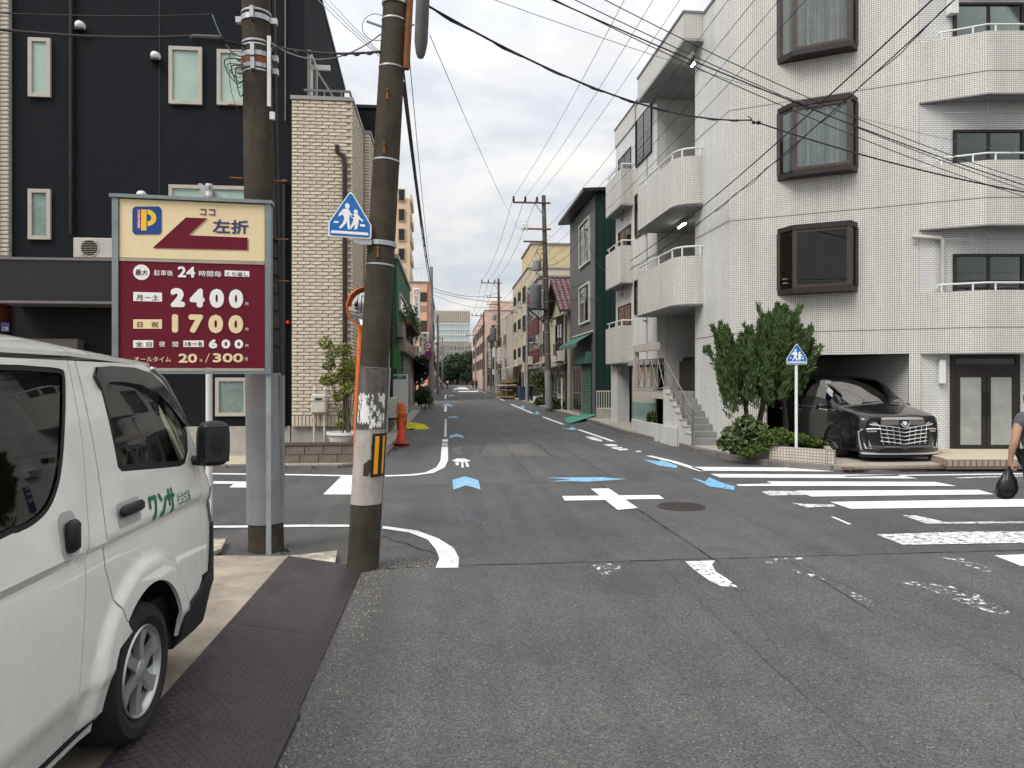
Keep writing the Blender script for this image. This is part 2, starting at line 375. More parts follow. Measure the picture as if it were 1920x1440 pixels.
def text_mesh(body, bold=0.0):
    k = (body, bold)
    if k in TXT: return TXT[k]
    cu = bpy.data.curves.new('lettering', 'FONT'); cu.body = body; cu.size = 1; cu.offset = bold; cu.resolution_u = 3
    ob = bpy.data.objects.new('lettering', cu); COL.objects.link(ob)
    dg = bpy.context.evaluated_depsgraph_get(); me = bpy.data.meshes.new_from_object(ob.evaluated_get(dg))
    vs = [v.co.copy() for v in me.vertices]; fs = [tuple(p.vertices) for p in me.polygons]
    bpy.data.objects.remove(ob); bpy.data.curves.remove(cu); bpy.data.meshes.remove(me)
    TXT[k] = (vs, fs); return TXT[k]
def lettering(body, fn, x0, y0, x1, y1, mat, parent, bold=0.0, name='lettering', local=False, flip=False):
    """letters fitted to the box x0..x1, y0..y1 of a flat face; fn maps face coordinates to space"""
    vs, fs = text_mesh(body)
    if not vs: return None
    o0 = fn(x0, y0); nn = (fn(x1, y0) - o0).cross(fn(x0, y1) - o0).normalized() * .00025; bw_ = bold * abs(y1 - y0) * .75
    steps = [(0, 0)] if bold <= 0 else [(math.cos(R(45 * k)) * bw_, math.sin(R(45 * k)) * bw_) for k in range(8)]
    a, b = min(v.x for v in vs), max(v.x for v in vs); c, d = min(v.y for v in vs), max(v.y for v in vs)
    m = MB(); e_ = bw_ if bold > 0 else 0
    for k, (ox, oy) in enumerate(steps): m.add([fn(ox + lerp(x0 + e_, x1 - e_, (v.x - a) / (b - a or 1)), oy + lerp(y0 + e_, y1 - e_, (v.y - c) / (d - c or 1))) + nn * k for v in vs], fs)
    return m.build(name, mat, parent, local=local)
def leaf_cloud(mb, c, rx, ry, rz, n, s, rnd, flat=0.0, up=0.0):
    """n little leaves of size s scattered through an ellipsoid"""
    for _ in range(n):
        while 1:
            p = Vector((rnd.uniform(-1, 1), rnd.uniform(-1, 1), rnd.uniform(-1, 1)))
            if p.length < 1: break
        p = p * (p.length ** -.35 if p.length > .05 else 1)
        q = Vector(c) + Vector((p.x * rx, p.y * ry, p.z * rz))
        d = Vector((rnd.gauss(0, 1), rnd.gauss(0, 1), rnd.gauss(0, 1) + up)).normalized(); a = d.orthogonal().normalized()
        a = (Matrix.Rotation(rnd.uniform(0, 6.28), 3, d) @ a); l = s * rnd.uniform(.6, 1.3); w_ = l * .34
        mb.add([q - d * l * .5, q + a * w_ + d.cross(a) * l * .1, q + d * l * .5, q - a * w_ + d.cross(a) * l * .1], [(0, 1, 2, 3)])
# ------------------------------------------------------------------ shared materials
ASP = asphalt_mat('asphalt_old', (.088, .085, .081), 0, .7, .5)
ASP2 = asphalt_mat('asphalt_near', (.084, .081, .077), 31, .62, .85)
WHITE = paint_mat('road_paint_white', (.80, .80, .79), .24, .30, 14)
WORN = paint_mat('road_paint_worn', (.78, .78, .77), .44, .50, 10, streak=(1.0, 2.6, 1))
FAINT = paint_mat('road_paint_faint', (.76, .76, .75), .53, .60, 12)
BLUE = paint_mat('road_paint_blue', (.22, .45, .65), .36, .43, 12)
BLUEW = paint_mat('road_paint_blue_worn', (.24, .42, .57), .54, .66, 20, streak=(1, 1.8, 1))
CONC = M('concrete_wall', (.40, .38, .34), .85, .16, 2.2, .3, 50, dirt=.45, dirtcol=(.16, .145, .12))
CONCD = M('concrete_dirty', (.30, .26, .205), .9, .30, 2.4, .5, 45, dirt=.7, dirtcol=(.12, .105, .085))
KERB = M('kerb_concrete', (.17, .155, .145), .9, .22, 5, .35, 60, dirt=.5)
PAVE = M('pavement_tile_beige', (.50, .44, .34), .75, .12, 4, .15, 60, dirt=.25)
STEEL = M('galvanised_steel', (.36, .40, .41), .5, .14, 6, .05, 80, metal=.55, dirt=.35, dirtcol=(.2, .17, .14))
ZINC = M('zinc_band', (.42, .43, .43), .38, .12, 8, metal=.8)
BLACKM = M('black_plastic', (.018, .018, .019), .45, .1, 8)
BLACKC = M('cable_black', (.022, .022, .024), .55, 0)
RUST = M('rust', (.22, .085, .035), .85, .35, 14, .3, 60)
WHITEM = M('white_enamel', (.74, .74, .72), .35, .06, 3, dirt=.2, dirtcol=(.35, .32, .28))
LETW = M('lettering_white', (.80, .79, .77), .5, .03)
LETY = M('lettering_cream', (.78, .62, .36), .5, .03)
LETD = M('lettering_maroon_dark', (.12, .025, .035), .5, .03)
LETN = M('lettering_navy', (.035, .05, .14), .5, .03)
ORANGE = M('orange_paint', (.72, .16, .035), .5, .12, 5, dirt=.3)
GLASS = glass_mat('window_glass', (.72, .78, .76))
GLASSD = glass_mat('tinted_glass', (.30, .32, .31))
DARKIN = M('dark_interior', (.012, .012, .013), .8, 0)

# ------------------------------------------------------------------ ground and roads
def struct(o, kind='structure'): o['kind'] = kind; return o
g = MB(); g.quad((-300, -60, 0), (300, -60, 0), (300, 520, 0), (-300, 520, 0)); struct(g.build('road', ASP))
jl = [az(560, 1075), az(700, 1069), az(850, 1062), az(1040, 1055), az(1250, 1053), az(1450, 1046), az(1700, 1039), az(1920, 1034), az(2300, 1022)]
near = [(-12, jl[0].y), ] + [(p.x, p.y) for p in jl] + [(14, jl[-1].y + .3), (14, -40), (-12, -40)]
m = MB(); m.add([(x, y, .004) for x, y in near[::-1]], [tuple(range(len(near)))]); struct(m.build('resurfaced_road', ASP2))
CRACK = M('crack_dark', (.022, .021, .02), .95, .2, 10)
def ribbon(path, w, z=.004, jit=0.0, rnd=random.Random(3)):
    pts = [Vector((p[0], p[1], 0)) for p in path]; Lp = []; Rp = []
    for i, p in enumerate(pts):
        d = (pts[min(i + 1, len(pts) - 1)] - pts[max(i - 1, 0)]).normalized(); n_ = Vector((-d.y, d.x, 0))
        ww = (w[i] if isinstance(w, (list, tuple)) else w) * .5 * (1 + rnd.uniform(-jit, jit)); Lp.append(p + n_ * ww); Rp.append(p - n_ * ww)
    m = MB(); k = len(pts); m.add([(q.x, q.y, z) for q in Rp + Lp], [(i, i + 1, k + i + 1, k + i) for i in range(k - 1)]); return m
def wander(a, b, n, amp, rnd):
    return [(lerp(a[0], b[0], i / n) + rnd.uniform(-amp, amp), lerp(a[1], b[1], i / n) + rnd.uniform(-amp, amp)) for i in range(n + 1)]
rn = random.Random(5)
cr = MB()
cracks = MB()
for a, b, n_, am, w_ in (((850, 1062), (2300, 1022), 60, .012, .016), ((560, 1075), (850, 1062), 30, .012, .014), ((1105, 895), (1345, 1054), 30, .012, .013), ((1345, 1054), (1460, 1220), 40, .014, .0025),
                         ((1010, 832), (1035, 858), 8, .02, .03), ((1480, 1052), (1640, 1150), 20, .01, .007), ((700, 1000), (850, 1050), 14, .03, .012)):
    p, q = az(*a), az(*b); t = ribbon(wander(p, q, n_, am, rn), w_, .0075, .5, rn); cracks.add(t.v, t.f)
struct(cracks.build('road_crack', CRACK))
ASP3 = asphalt_mat('asphalt_street', (.085, .084, .083), 57, .5, .35)
fl_ = [(-1.35, 12.6), (-1.0, 12.35), (.6, 12.5), (2.2, 12.3), (3.6, 12.45), (5.2, 12.3), (6.3, 12.6), (6.6, 13.6), (6.3, 15.4), (6.5, 17.5), (6.4, 23), (6.1, 30), (6.05, 190), (-1.42, 190), (-1.42, 22), (-1.5, 16)]
m = MB(); m.add([(x, y, .0025) for x, y in fl_], [tuple(range(len(fl_)))]); struct(m.build('street_surface', ASP3))
sm = MB()
for x in (2.05, 3.5, 4.9):
    t = ribbon(wander((x, 1.0), (x + .06, 6.9), 60, .008, rn), .0035, .0078, .6, rn); sm.add(t.v, t.f)
for x in (1.6, 3.1): t = ribbon(wander((x, 13), (x - .1, 60), 90, .012, rn), .02, .0055, .6, rn); sm.add(t.v, t.f)
struct(sm.build('paving_seam', M('seam_dark', (.05, .048, .046), .95, .2, 8)))
pp = [az(900, 855), az(1030, 855), az(990, 832), az(915, 832)]
m = MB(); m.add([(p.x, p.y, .0035) for p in pp], [(0, 1, 2, 3)]); struct(m.build('road_patch', asphalt_mat('asphalt_patch', (.122, .117, .11), 11, .4, .3)))

def px_poly(pts, ox=0, oy=0, k=1.0, z=.009):
    q = [az(ox + x / k, oy + y / k) for x, y in pts]
    m = MB(); m.add([(p.x, p.y, z) for p in q], [tuple(range(len(q)))])
    if m.mesh('t', None).polygons[0].normal.z < 0: m.f = [m.f[0][::-1]]
    return m
def mark(name, label, cat, pts, mat, ox=0, oy=0, k=1.0, group=None):
    o = px_poly(pts, ox, oy, k).build(name, mat); tag(o, label, cat, group); return o
# crosswalk over the arm on the east side
Z6 = dict(ox=1280, oy=860, k=3.0)
bars = [([(45, 48), (610, 52), (855, 74), (100, 70)], WHITE, 'farthest white zebra stripe along the planter kerb'),
        ([(155, 88), (1200, 93), (1320, 114), (210, 108)], WHITE, 'second zebra stripe from the planter kerb'),
        ([(470, 130), (1420, 133), (1540, 156), (315, 156), (300, 147), (505, 143)], WHITE, 'third zebra stripe from the planter kerb with a notched end'),
        ([(635, 183), (1665, 178), (1750, 203), (725, 216)], WHITE, 'fourth zebra stripe from the planter kerb, beside the hanging bag'),
        ([(830, 246), (2200, 226), (2340, 268), (945, 285)], WHITE, 'widest fresh zebra stripe, fifth from the planter kerb'),
        ([(1238, 322), (1300, 320), (1480, 360), (2300, 352), (2300, 330), (2420, 365), (1370, 369)], WORN, 'mostly worn zebra stripe, second nearest to the camera'),
        ([(1090, 430), (1560, 415), (2250, 412), (2400, 470), (1240, 488)], WORN, 'nearest zebra stripe, scraped into slanted streaks')]
for pts, mt, lb in bars: mark('zebra_stripe', lb, 'road marking', pts, mt, group='zebra stripes of the crossing', **Z6)
for pts, lb in (([(440, 188), (500, 183), (640, 186), (700, 206), (490, 210)], 'faded stub of paint beside the fourth zebra stripe'),
                ([(610, 250), (660, 256), (850, 262), (860, 272), (700, 278)], 'faded stub of paint beside the fifth zebra stripe'),
                ([(832, 330), (850, 330), (950, 372), (935, 374)], 'thin white sliver of old paint near the worn zebra stripe'),
                ([(1755, 549), (2050, 538), (2150, 600), (1905, 608)], 'white block of old paint below the zebra crossing at the frame edge')):
    mark('paint_remnant', lb, 'road marking', pts, WORN if 'faded' in lb else WHITE, **Z6)
mark('paint_remnant', 'white ragged L-shaped paint patch below the diagonal joint', 'road marking', [(15, 583), (185, 577), (165, 600), (185, 640), (250, 680), (310, 728), (215, 722), (150, 690), (100, 655), (60, 625)], paint_mat('paint_ragged', (.78, .78, .77), .43, .47, 16), **Z6)
for pts, lb in (([(465, 587), (500, 565), (685, 561), (682, 573), (540, 577), (500, 603)], 'faint white dash lying along the transverse road joint'),
                ([(1460, 560), (1540, 555), (1670, 600), (1770, 640), (1690, 640), (1560, 590)], 'faint curved paint scrap below the scraped zebra stripe'),
                ([(1180, 690), (1330, 700), (1500, 720), (1660, 770), (1840, 870), (1800, 890), (1600, 830), (1380, 740)], 'faint sweeping paint trail nearest to the person'),
                ([(560, 620), (700, 640), (1060, 800), (1080, 840), (980, 800), (800, 690)], 'faint diagonal dotted paint trail across near asphalt')):
    mark('paint_remnant', lb, 'road marking', pts, FAINT, **Z6)
mark('paint_remnant', 'faint white dash left of the L-shaped paint patch', 'road marking', [(1110, 1060), (1160, 1058), (1165, 1068), (1135, 1085)], FAINT)
# centre cross
k5 = dict(ox=820, oy=780, k=3.84)
cx1 = px_poly([(898, 580), (1595, 572), (1632, 600), (918, 613)], z=.009, **k5); cx2 = px_poly([(1105, 528), (1235, 526), (1445, 668), (1300, 682)], z=.012, **k5)
cx1.add(cx2.v, cx2.f); tag(cx1.build('junction_cross_marking', WHITE), 'white cross painted in the middle of the junction', 'road marking')
# blue chevrons and arrows
for pts, mt, lb in (([(108, 465), (198, 437), (295, 465), (312, 533), (208, 503), (115, 533)], BLUE, 'large blue chevron at the corner, nearest of the lane chevrons'),
                    ([(90, 142), (138, 130), (186, 144), (186, 160), (138, 148), (90, 162)], BLUE, 'blue chevron second up the lane beside the white edge line'),
                    ([(80, 8), (112, 3), (145, 8), (145, 16), (112, 11), (80, 17)], BLUE, 'blue chevron third up the lane beside the white edge line'),
                    ([(780, 447), (1180, 444), (1360, 458), (1080, 477), (960, 472), (800, 475), (960, 460)], BLUE, 'long thin blue arrow just beyond the white cross'),
                    ([(1480, 315), (1600, 330), (1610, 318), (1730, 360), (1722, 378), (1590, 358)], BLUE, 'blue chevron beside the edge line before the zebra crossing'),
                    ([(890, 82), (945, 92), (965, 78), (1003, 93), (985, 103), (940, 100)], BLUE, 'small blue chevron on the far side lane near the staircase'),
                    ([(-40 + 180, 655), (260, 640), (262, 668), (240, 700), (290, 745), (370, 780), (380, 805), (260, 760), (160, 780), (130, 710)], BLUEW, 'worn blue paint smudge below the large corner chevron'),
                    ([(1330, 862), (1660, 872), (1920, 890), (2020, 905), (1640, 903), (1480, 885)], BLUEW, 'worn blue streak crossing the diagonal road joint')):
    mark('blue_lane_arrow', lb, 'road marking', pts, mt, **k5)
mark('blue_lane_arrow', 'scuffed blue arrow touching the zebra stripe ends', 'road marking', [(50, 110), (130, 130), (150, 108), (225, 140), (292, 158), (290, 180), (150, 158)], paint_mat('blue_mid', (.19, .46, .73), .40, .46, 12), **Z6)
for px, py, s in ((835, 760, 1.0), (842, 742, .6), (848, 733, .4)):
    mark('blue_lane_arrow', 'tiny blue chevron far up the lane, %s of the row' % {835: 'nearest', 842: 'middle', 848: 'farthest'}[px], 'road marking', [(px + 4 - 9 * s, py), (px + 4, py - 3 * s), (px + 4 + 9 * s, py), (px + 4 + 9 * s, py + 3 * s), (px + 4, py + 1 * s), (px + 4 - 9 * s, py + 3 * s)], BLUE)
for px, py, s, lb in ((1000, 775, .6, 'small pale blue chevron on the far right lane by a utility pole'), (975, 763, .45, 'smaller pale blue chevron farther along the right edge line')):
    mark('blue_lane_arrow', lb, 'road marking', [(px - 14 * s, py), (px + 8 * s, py), (px + 10 * s, py - 6 * s), (px + 22 * s, py + 2 * s), (px + 8 * s, py + 4 * s)], BLUE)
# pictogram and lettering worn into the lane
picto = MB()
for pts in ([(105, 325), (140, 308), (200, 310), (240, 325), (205, 333), (140, 333)], [(130, 334), (158, 340), (150, 358), (132, 356)], [(172, 332), (186, 332), (190, 374), (174, 374)], [(200, 334), (216, 334), (230, 368), (210, 370)]):
    t = px_poly(pts, **k5); picto.add(t.v, t.f)
tag(picto.build('cycle_pictogram', paint_mat('paint_pict', (.78, .78, .77), .36, .42, 16)), 'white cycle pictogram painted beside the edge line corner', 'road marking')
fa = MB()
for y in (232, 248, 266):
    t = px_poly([(105, y), (170, y - 6), (185, y + 4), (110, y + 8)], **k5); fa.add(t.v, t.f)
tag(fa.build('worn_lettering', FAINT), 'three worn white paint strokes above the cycle pictogram', 'road marking')
tr = MB()
for pts in ([(1065, 150), (1120, 152), (1190, 176), (1180, 186), (1110, 172)], [(1195, 207), (1255, 205), (1300, 212), (1290, 222), (1230, 218)], [(1250, 228), (1330, 226), (1335, 236), (1270, 240)], [(1290, 243), (1365, 236), (1372, 247), (1310, 250)], [(1425, 254), (1465, 252), (1470, 260), (1435, 262)]):
    t = px_poly(pts, **k5); tr.add(t.v, t.f)
tag(tr.build('worn_lettering', paint_mat('paint_let', (.78, .78, .77), .38, .44, 18)), 'broken white lettering along the far edge line near the stairs', 'road marking')
# edge lines
def edge(name_lb, path, w, mat=WHITE, grp='edge lines'):
    o = ribbon([az(*p) for p in path], w, .009).build('edge_line', mat); tag(o, name_lb, 'road marking', grp); return o
edge('white line along the far kerb of the cross street by the block planter', [(-400, 889), (200, 889), (405, 889), (560, 891), (660, 893), (730, 893), (775, 891), (805, 887), (826, 877), (833, 864), (834, 838)], .17)
edge('short white dash above the rounded edge line corner', [(834.5, 829), (835, 824)], .17)
edge('worn scuffed dash next up the left edge line', [(834.3, 836), (834.4, 831)], .16, WORN)
for i, (a, b) in enumerate(((820, 786), (772, 760), (748, 740))):
    edge(['thin worn white edge line running up the street past the cone', 'bright short dash of the left edge line by the potted plants', 'farthest dash of the left edge line'][i], [(835, a), (836, b)], .14 if i else .08, WORN if i == 0 else WHITE)
edge('white edge line running into the far end of the zebra crossing', [(1318, 884), (1262, 866), (1216, 855)], .16)
for a, b, lb in (((1150, 828), (1085, 806), 'thin white far edge line between blue chevron and stairs'), ((1056, 796), (1018, 782), 'white far edge line dash beside the green ramp mat'), ((1003, 777), (958, 758), 'long white far edge line dash by the tall pole'), ((945, 751), (930, 745), 'white far edge line dash by the market awning'), ((912, 737), (882, 726), 'farthest white far edge line stretch')):
    edge(lb, [a, b], .14)
edge('thin white line across the side arm near the glass doors', [(1584, 894), (1700, 892), (1920, 889), (2300, 886)], .15)
edge('double worn dash beside the side arm line', [(1795, 897), (1920, 893), (2100, 891)], .12, WORN)
edge('chipped white curved line round the near corner by the leaning pole', [(-300, 990), (200, 989), (405, 989), (560, 987), (660, 987), (720, 990), (775, 998), (812, 1012), (834, 1030), (842, 1048), (838, 1066)], [.13] * 8 + [.2, .2, .22], paint_mat('paint_chipped', (.79, .79, .77), .37, .41, 7))
mark('crossing_block', 'white crossing block behind the leaning pole', 'road marking', [(640, 894), (700, 894), (690, 928), (606, 928)], WHITE)
mark('crossing_block', 'white crossing block between van mirror and grey pole', 'road marking', [(400, 903), (468, 904), (472, 915), (430, 915), (438, 908), (400, 908)], WHITE)
for i, (x, y, s) in enumerate(((865, 728, 26), (878, 733, 36), (866, 726, 14))):
    mark('lane_block', ['short white bar far down the street', 'longer white bar far down the street nearest to camera', 'farthest tiny white bar across the street'][i], 'road marking', [(x - s / 2, y), (x + s / 2, y), (x + s / 2 + 2, y + 2), (x - s / 2 - 2, y + 2)], WHITE)
# manhole
mc = az(1277, 950); IRON = M('cast_iron', (.055, .043, .042), .6, .2, 20, .5, 130, metal=.3)
mh = thing('manhole_cover', 'round cast iron manhole cover beside the white cross', 'manhole cover', (mc.x, mc.y, 0))
m = MB(); m.lathe([(0, .012), (.27, .012), (.275, .009)], n=36); m.build('lid', IRON, mh, local=True)
m = MB(); m.lathe([(.285, .008), (.287, .013), (.335, .013), (.345, .006)], n=36); m.build('rim', IRON, mh, local=True)
m = MB()
for i in range(-5, 6):
    for j in range(-5, 6):
        if math.hypot(i, j) < 5.2: m.cbox(i * .047 - .016, i * .047 + .016, j * .047 - .016, j * .047 + .016, .011, .016, .003)
tag(m.build('studs', IRON, mh, local=True), kind='stuff')
# concrete lot under the van, worn edge, stone scraps
LOTZ = .13
lot = [(-14, -20), (-1.47, -20), (-1.47, 3.2), (-1.46, 5.2), (-1.50, 7.02), (-2.0, 7.12), (-2.6, 7.16), (-14, 7.2)]
m = MB(); m.prism(lot, -.05, LOTZ); struct(m.build('parking_lot', CONCD))
m = MB(); m.prism([(-14, 7.2), (-2.6, 7.16), (-1.55, 7.16), (-1.2, 7.25), (-1.2, 7.42), (-14, 7.5)], -.05, .05); struct(m.build('lot_kerb', KERB))
SLABM = M('stone_slab', (.42, .38, .30), .7, .55, 7, .3, 40, dirt=.8, dirtcol=(.1, .09, .075))
for i, (poly, lb) in enumerate((([(520, 1045), (632, 1032), (627, 1064), (560, 1062)], 'marbled broken stone slab between the pole and the sign post'), ([(527, 1055), (560, 1052), (600, 1064), (575, 1066), (530, 1062)], 'white chipped slab edge at the head of the steel plates'), ([(400, 1012), (425, 1010), (415, 1030), (400, 1036)], 'pale stone scrap beside the van bumper'))):
    q = [az(x, y, .06) for x, y in poly]; m = MB(); m.prism([(p.x, p.y) for p in q][::-1] if i != 9 else q, .03, .062 + i * .004)
    tag(m.build('stone_slab', SLABM if i != 1 else M('stone_white', (.62, .60, .56), .6, .2, 6)), lb, 'stone')
# chequer plates
PLATE = M('chequer_plate', (.050, .040, .044), .40, .25, 5, .12, 70, metal=.2, dirt=.35, dirtcol=(.12, .09, .08))
def plate(y0, y1, lb, dz):
    xa, za, xb, zb = -1.515, LOTZ + .012 + dz, -.81, .02 + dz
    o = thing('chequer_plate', lb, 'steel plate', ((xa + xb) / 2, y0, 0), group='steel ramp plates')
    sl = (zb - za) / (xb - xa)
    zz = lambda x: za + (x - xa) * sl
    m = MB(); m.add([(xa, y0, za), (xb, y0, zb), (xb, y1, zb), (xa, y1, za), (xa, y0, za - .012), (xb, y0, zb - .012), (xb, y1, zb - .012), (xa, y1, za - .012)], [(0, 1, 2, 3), (4, 7, 6, 5), (0, 4, 5, 1), (1, 5, 6, 2), (2, 6, 7, 3), (3, 7, 4, 0)]); m.build('sheet', PLATE, o)
    m = MB(); p = .031; ny = int((y1 - y0 - .02) / p); nx = int((xb - xa - .02) / p)
    for i in range(nx):
        for j in range(ny):
            x = xa + .02 + i * p + p * .5; y = y0 + .015 + j * p + p * .5; a = R(40) if (i + j) % 2 else R(-40)
            dx_, dy_ = math.cos(a), math.sin(a); hl, hw, ht = .0135, .0034, .0022
            q = [(-hl, 0), (-hl * .5, -hw), (hl * .5, -hw), (hl, 0), (hl * .5, hw), (-hl * .5, hw)]
            b = [(x + u * dx_ - v * dy_, y + u * dy_ + v * dx_) for u, v in q]; t = [(x + (u * .72) * dx_ - v * .6 * dy_, y + (u * .72) * dy_ + v * .6 * dx_) for u, v in q]
            m.add([(X, Y, zz(X)) for X, Y in b] + [(X, Y, zz(X) + ht) for X, Y in t], [tuple(range(6, 12))] + [(k, (k + 1) % 6, 6 + (k + 1) % 6, 6 + k) for k in range(6)])
    tag(m.build('tread_lugs', PLATE, o), kind='stuff')
plate(5.13, 7.02, 'dark chequer steel plate ending at the leaning pole', 0)
plate(.8, 5.12, 'dark chequer steel plate beside the van wheel, nearest to the camera', .001)
p, q = az(563, 1346), az(505, 1470); d = (q - p).normalized()
m = MB(); nn = Vector((-d.y, d.x, 0)) * -.02
m.slab([(p.x, p.y, .001), (p.x + nn.x * 1.6, p.y + nn.y * 1.6, .001), (p.x + nn.x * 1.6 + d.x * 2, p.y + nn.y * 1.6 + d.y * 2, .001), (p.x + d.x * 2, p.y + d.y * 2, .001)][::-1], (0, 0, .035))
tag(m.build('steel_angle', M('steel_dark', (.05, .045, .042), .6, .2, 8)), 'thin dark steel bar along the near plate edge', 'steel bar')

# ------------------------------------------------------------------ right pavement with kerb stones
kp = [az(890, 727), az(960, 757), az(1040, 776), az(1101, 791), az(1174, 813), az(1285, 837), az(1315, 849), az(1346, 856), az(1400, 868), az(1480, 878), az(1560, 884), az(1640, 886.5), az(1790, 882), az(1920, 879), az(2300, 872)]
kp[0] = Vector((6.0, 150, 0)); kp[1] = Vector((6.0, 60, 0)); kp[2] = Vector((6.0, 38, 0)); kp[3] = Vector((6.05, 30.3, 0)); kp[4].x -= .14; kp[5].x -= .2; kp[6].x -= .14; kp[7].x -= .06
inner = [(p.x + .16 if i < 8 else p.x + .1, p.y + (0 if i < 6 else .12)) for i, p in enumerate(kp)]
m = MB(); m.prism([(x, y) for x, y in inner] + [(40, inner[-1][1]), (40, 150)], -.05, .115); struct(m.build('pavement', M('pavement_concrete', (.36, .33, .28), .85, .15, 3, .25, 60, dirt=.4)))
cs = MB(); cs.cbox(-.295, .295, -.075, .075, -.06, .125, .02); ksm = cs.mesh('kerb_stone', KERB)
kr = struct(bpy.data.objects.new('kerb', None)); COL.objects.link(kr); WM[kr.name] = Matrix.Identity(4)
acc = 0.0
for i in range(1, len(kp) - 1):
    a, b = Vector((kp[i].x, kp[i].y, 0)), Vector((kp[i + 1].x, kp[i + 1].y, 0)); l = (b - a).length; d = (b - a) / l; n_ = max(1, round(l / .6)); nn = Vector((-d.y, d.x, 0))
    for j in range(n_):
        c = a + d * (l * (j + .5) / n_) + nn * .08
        low = 10 <= i <= 11
        inst('kerb_stone', ksm, kr, (c.x, c.y, -.07 if low else rn.uniform(-.006, .004)), math.atan2(d.y, d.x) + rn.uniform(-.01, .01), (l / n_ / .6, 1, 1))
dq = [az(1575, 877), az(1800, 874), az(1790, 884), az(1580, 887)]
m = MB(); m.add([(p.x, p.y, z) for p, z in zip(dq, (.117, .117, .06, .06))][::-1], [(0, 1, 2, 3)]); struct(m.build('driveway_plate', M('driveway_rust', (.12, .07, .055), .8, .3, 6, .3, 60)))
# left pavement in front of the dark house, kerbs
m = MB(); m.prism([(-40, 15.25), (-3.9, 15.25), (-3.9, 15.05), (-2.2, 15.05), (-1.75, 15.4), (-1.55, 16.2), (-1.5, 22), (-1.5, 150), (-40, 150)], -.05, .05); struct(m.build('pavement_far', M('pavement_concrete', (.36, .33, .28))))
kr2 = struct(bpy.data.objects.new('kerb_far', None)); COL.objects.link(kr2); WM[kr2.name] = Matrix.Identity(4)
path = [(-14, 15.2), (-3.9, 15.2), (-3.8, 15.0), (-2.2, 15.0), (-1.72, 15.35), (-1.48, 16.2), (-1.42, 22), (-1.42, 70)]
for i in range(len(path) - 1):
    a, b = Vector((*path[i], 0)), Vector((*path[i + 1], 0)); l = (b - a).length; d = (b - a) / l; n_ = max(1, round(l / .6))
    for j in range(n_):
        c = a + d * (l * (j + .5) / n_); inst('kerb_stone', ksm, kr2, (c.x, c.y, -.05 + rn.uniform(-.006, .004)), math.atan2(d.y, d.x), (l / n_ / .6, .8, 1))
tr_ = struct(bpy.data.objects.new('tiled_walk', None)); COL.objects.link(tr_); WM[tr_.name] = Matrix.Identity(4)
tm = MB(); tm.cbox(-.195, .195, -.195, .195, -.03, .012, .006); tme = tm.mesh('tile', PAVE)
for i in range(16):
    for j in range(4): inst('tile', tme, tr_, (-4.1 - .4 * i, 15.55 + .4 * j, .05 + rn.uniform(-.002, .003)))
# ------------------------------------------------------------------ wall frames: u along the wall, v up, w into the wall
class Fr:
    def __init__(s, o, u):
        s.o = Vector(o); s.u = Vector((u[0], u[1], 0)).normalized(); s.w = Vector((0, 0, 1)).cross(s.u)
        s.M = Matrix(((s.u.x, s.w.x, 0, s.o.x), (s.u.y, s.w.y, 0, s.o.y), (0, 0, 1, s.o.z), (0, 0, 0, 1)))
    def p(s, u, v, w=0.0): return s.o + s.u * u + s.w * w + Vector((0, 0, v))
    def hit(s, px, py):
        d = ray(px, py); t = (s.o - CAM).dot(s.w) / d.dot(s.w); q = CAM + d * t - s.o; return q.dot(s.u), q.z
    def off(s, w): return Fr(s.o + s.w * w, s.u)
def win(par, fr, u0, u1, v0, v1, fmat, gmat, fw=.05, proud=.04, vbars=(), hbars=(), back=None, depth=.12, bw=.03, name='window'):
    m = MB(); B = lambda a, b, c, d, e=-proud, f=.02: m.box(a, b, e, f, c, d, fr.M)
    B(u0, u0 + fw, v0, v1); B(u1 - fw, u1, v0, v1); B(u0 + fw, u1 - fw, v0, v0 + fw); B(u0 + fw, u1 - fw, v1 - fw, v1)
    for t in vbars: x = lerp(u0, u1, t); B(x - bw / 2, x + bw / 2, v0 + fw, v1 - fw, -proud * .6)
    for t in hbars: x = lerp(v0, v1, t); B(u0 + fw, u1 - fw, x - bw / 2, x + bw / 2, -proud * .5)
    o = m.build(name, fmat, par)
    m = MB(); m.box(u0 + fw, u1 - fw, -proud * .35, -proud * .35 + .006, v0 + fw, v1 - fw, fr.M); m.build('pane', gmat, o)
    if back: m = MB(); m.box(u0 + fw * .6, u1 - fw * .6, -proud * .2 + .006, -proud * .2 + .012, v0 + fw * .6, v1 - fw * .6, fr.M); m.build('pane_backing', back, o)  # blind; dark backs put an unlit room's shade behind the pane
    return o
def win_px(par, fr, a, b, c, d, *k, **kk):
    u0, v1 = fr.hit(a, b); u1, v0 = fr.hit(c, d); return win(par, fr, min(u0, u1), max(u0, u1), min(v0, v1), max(v0, v1), *k, **kk)

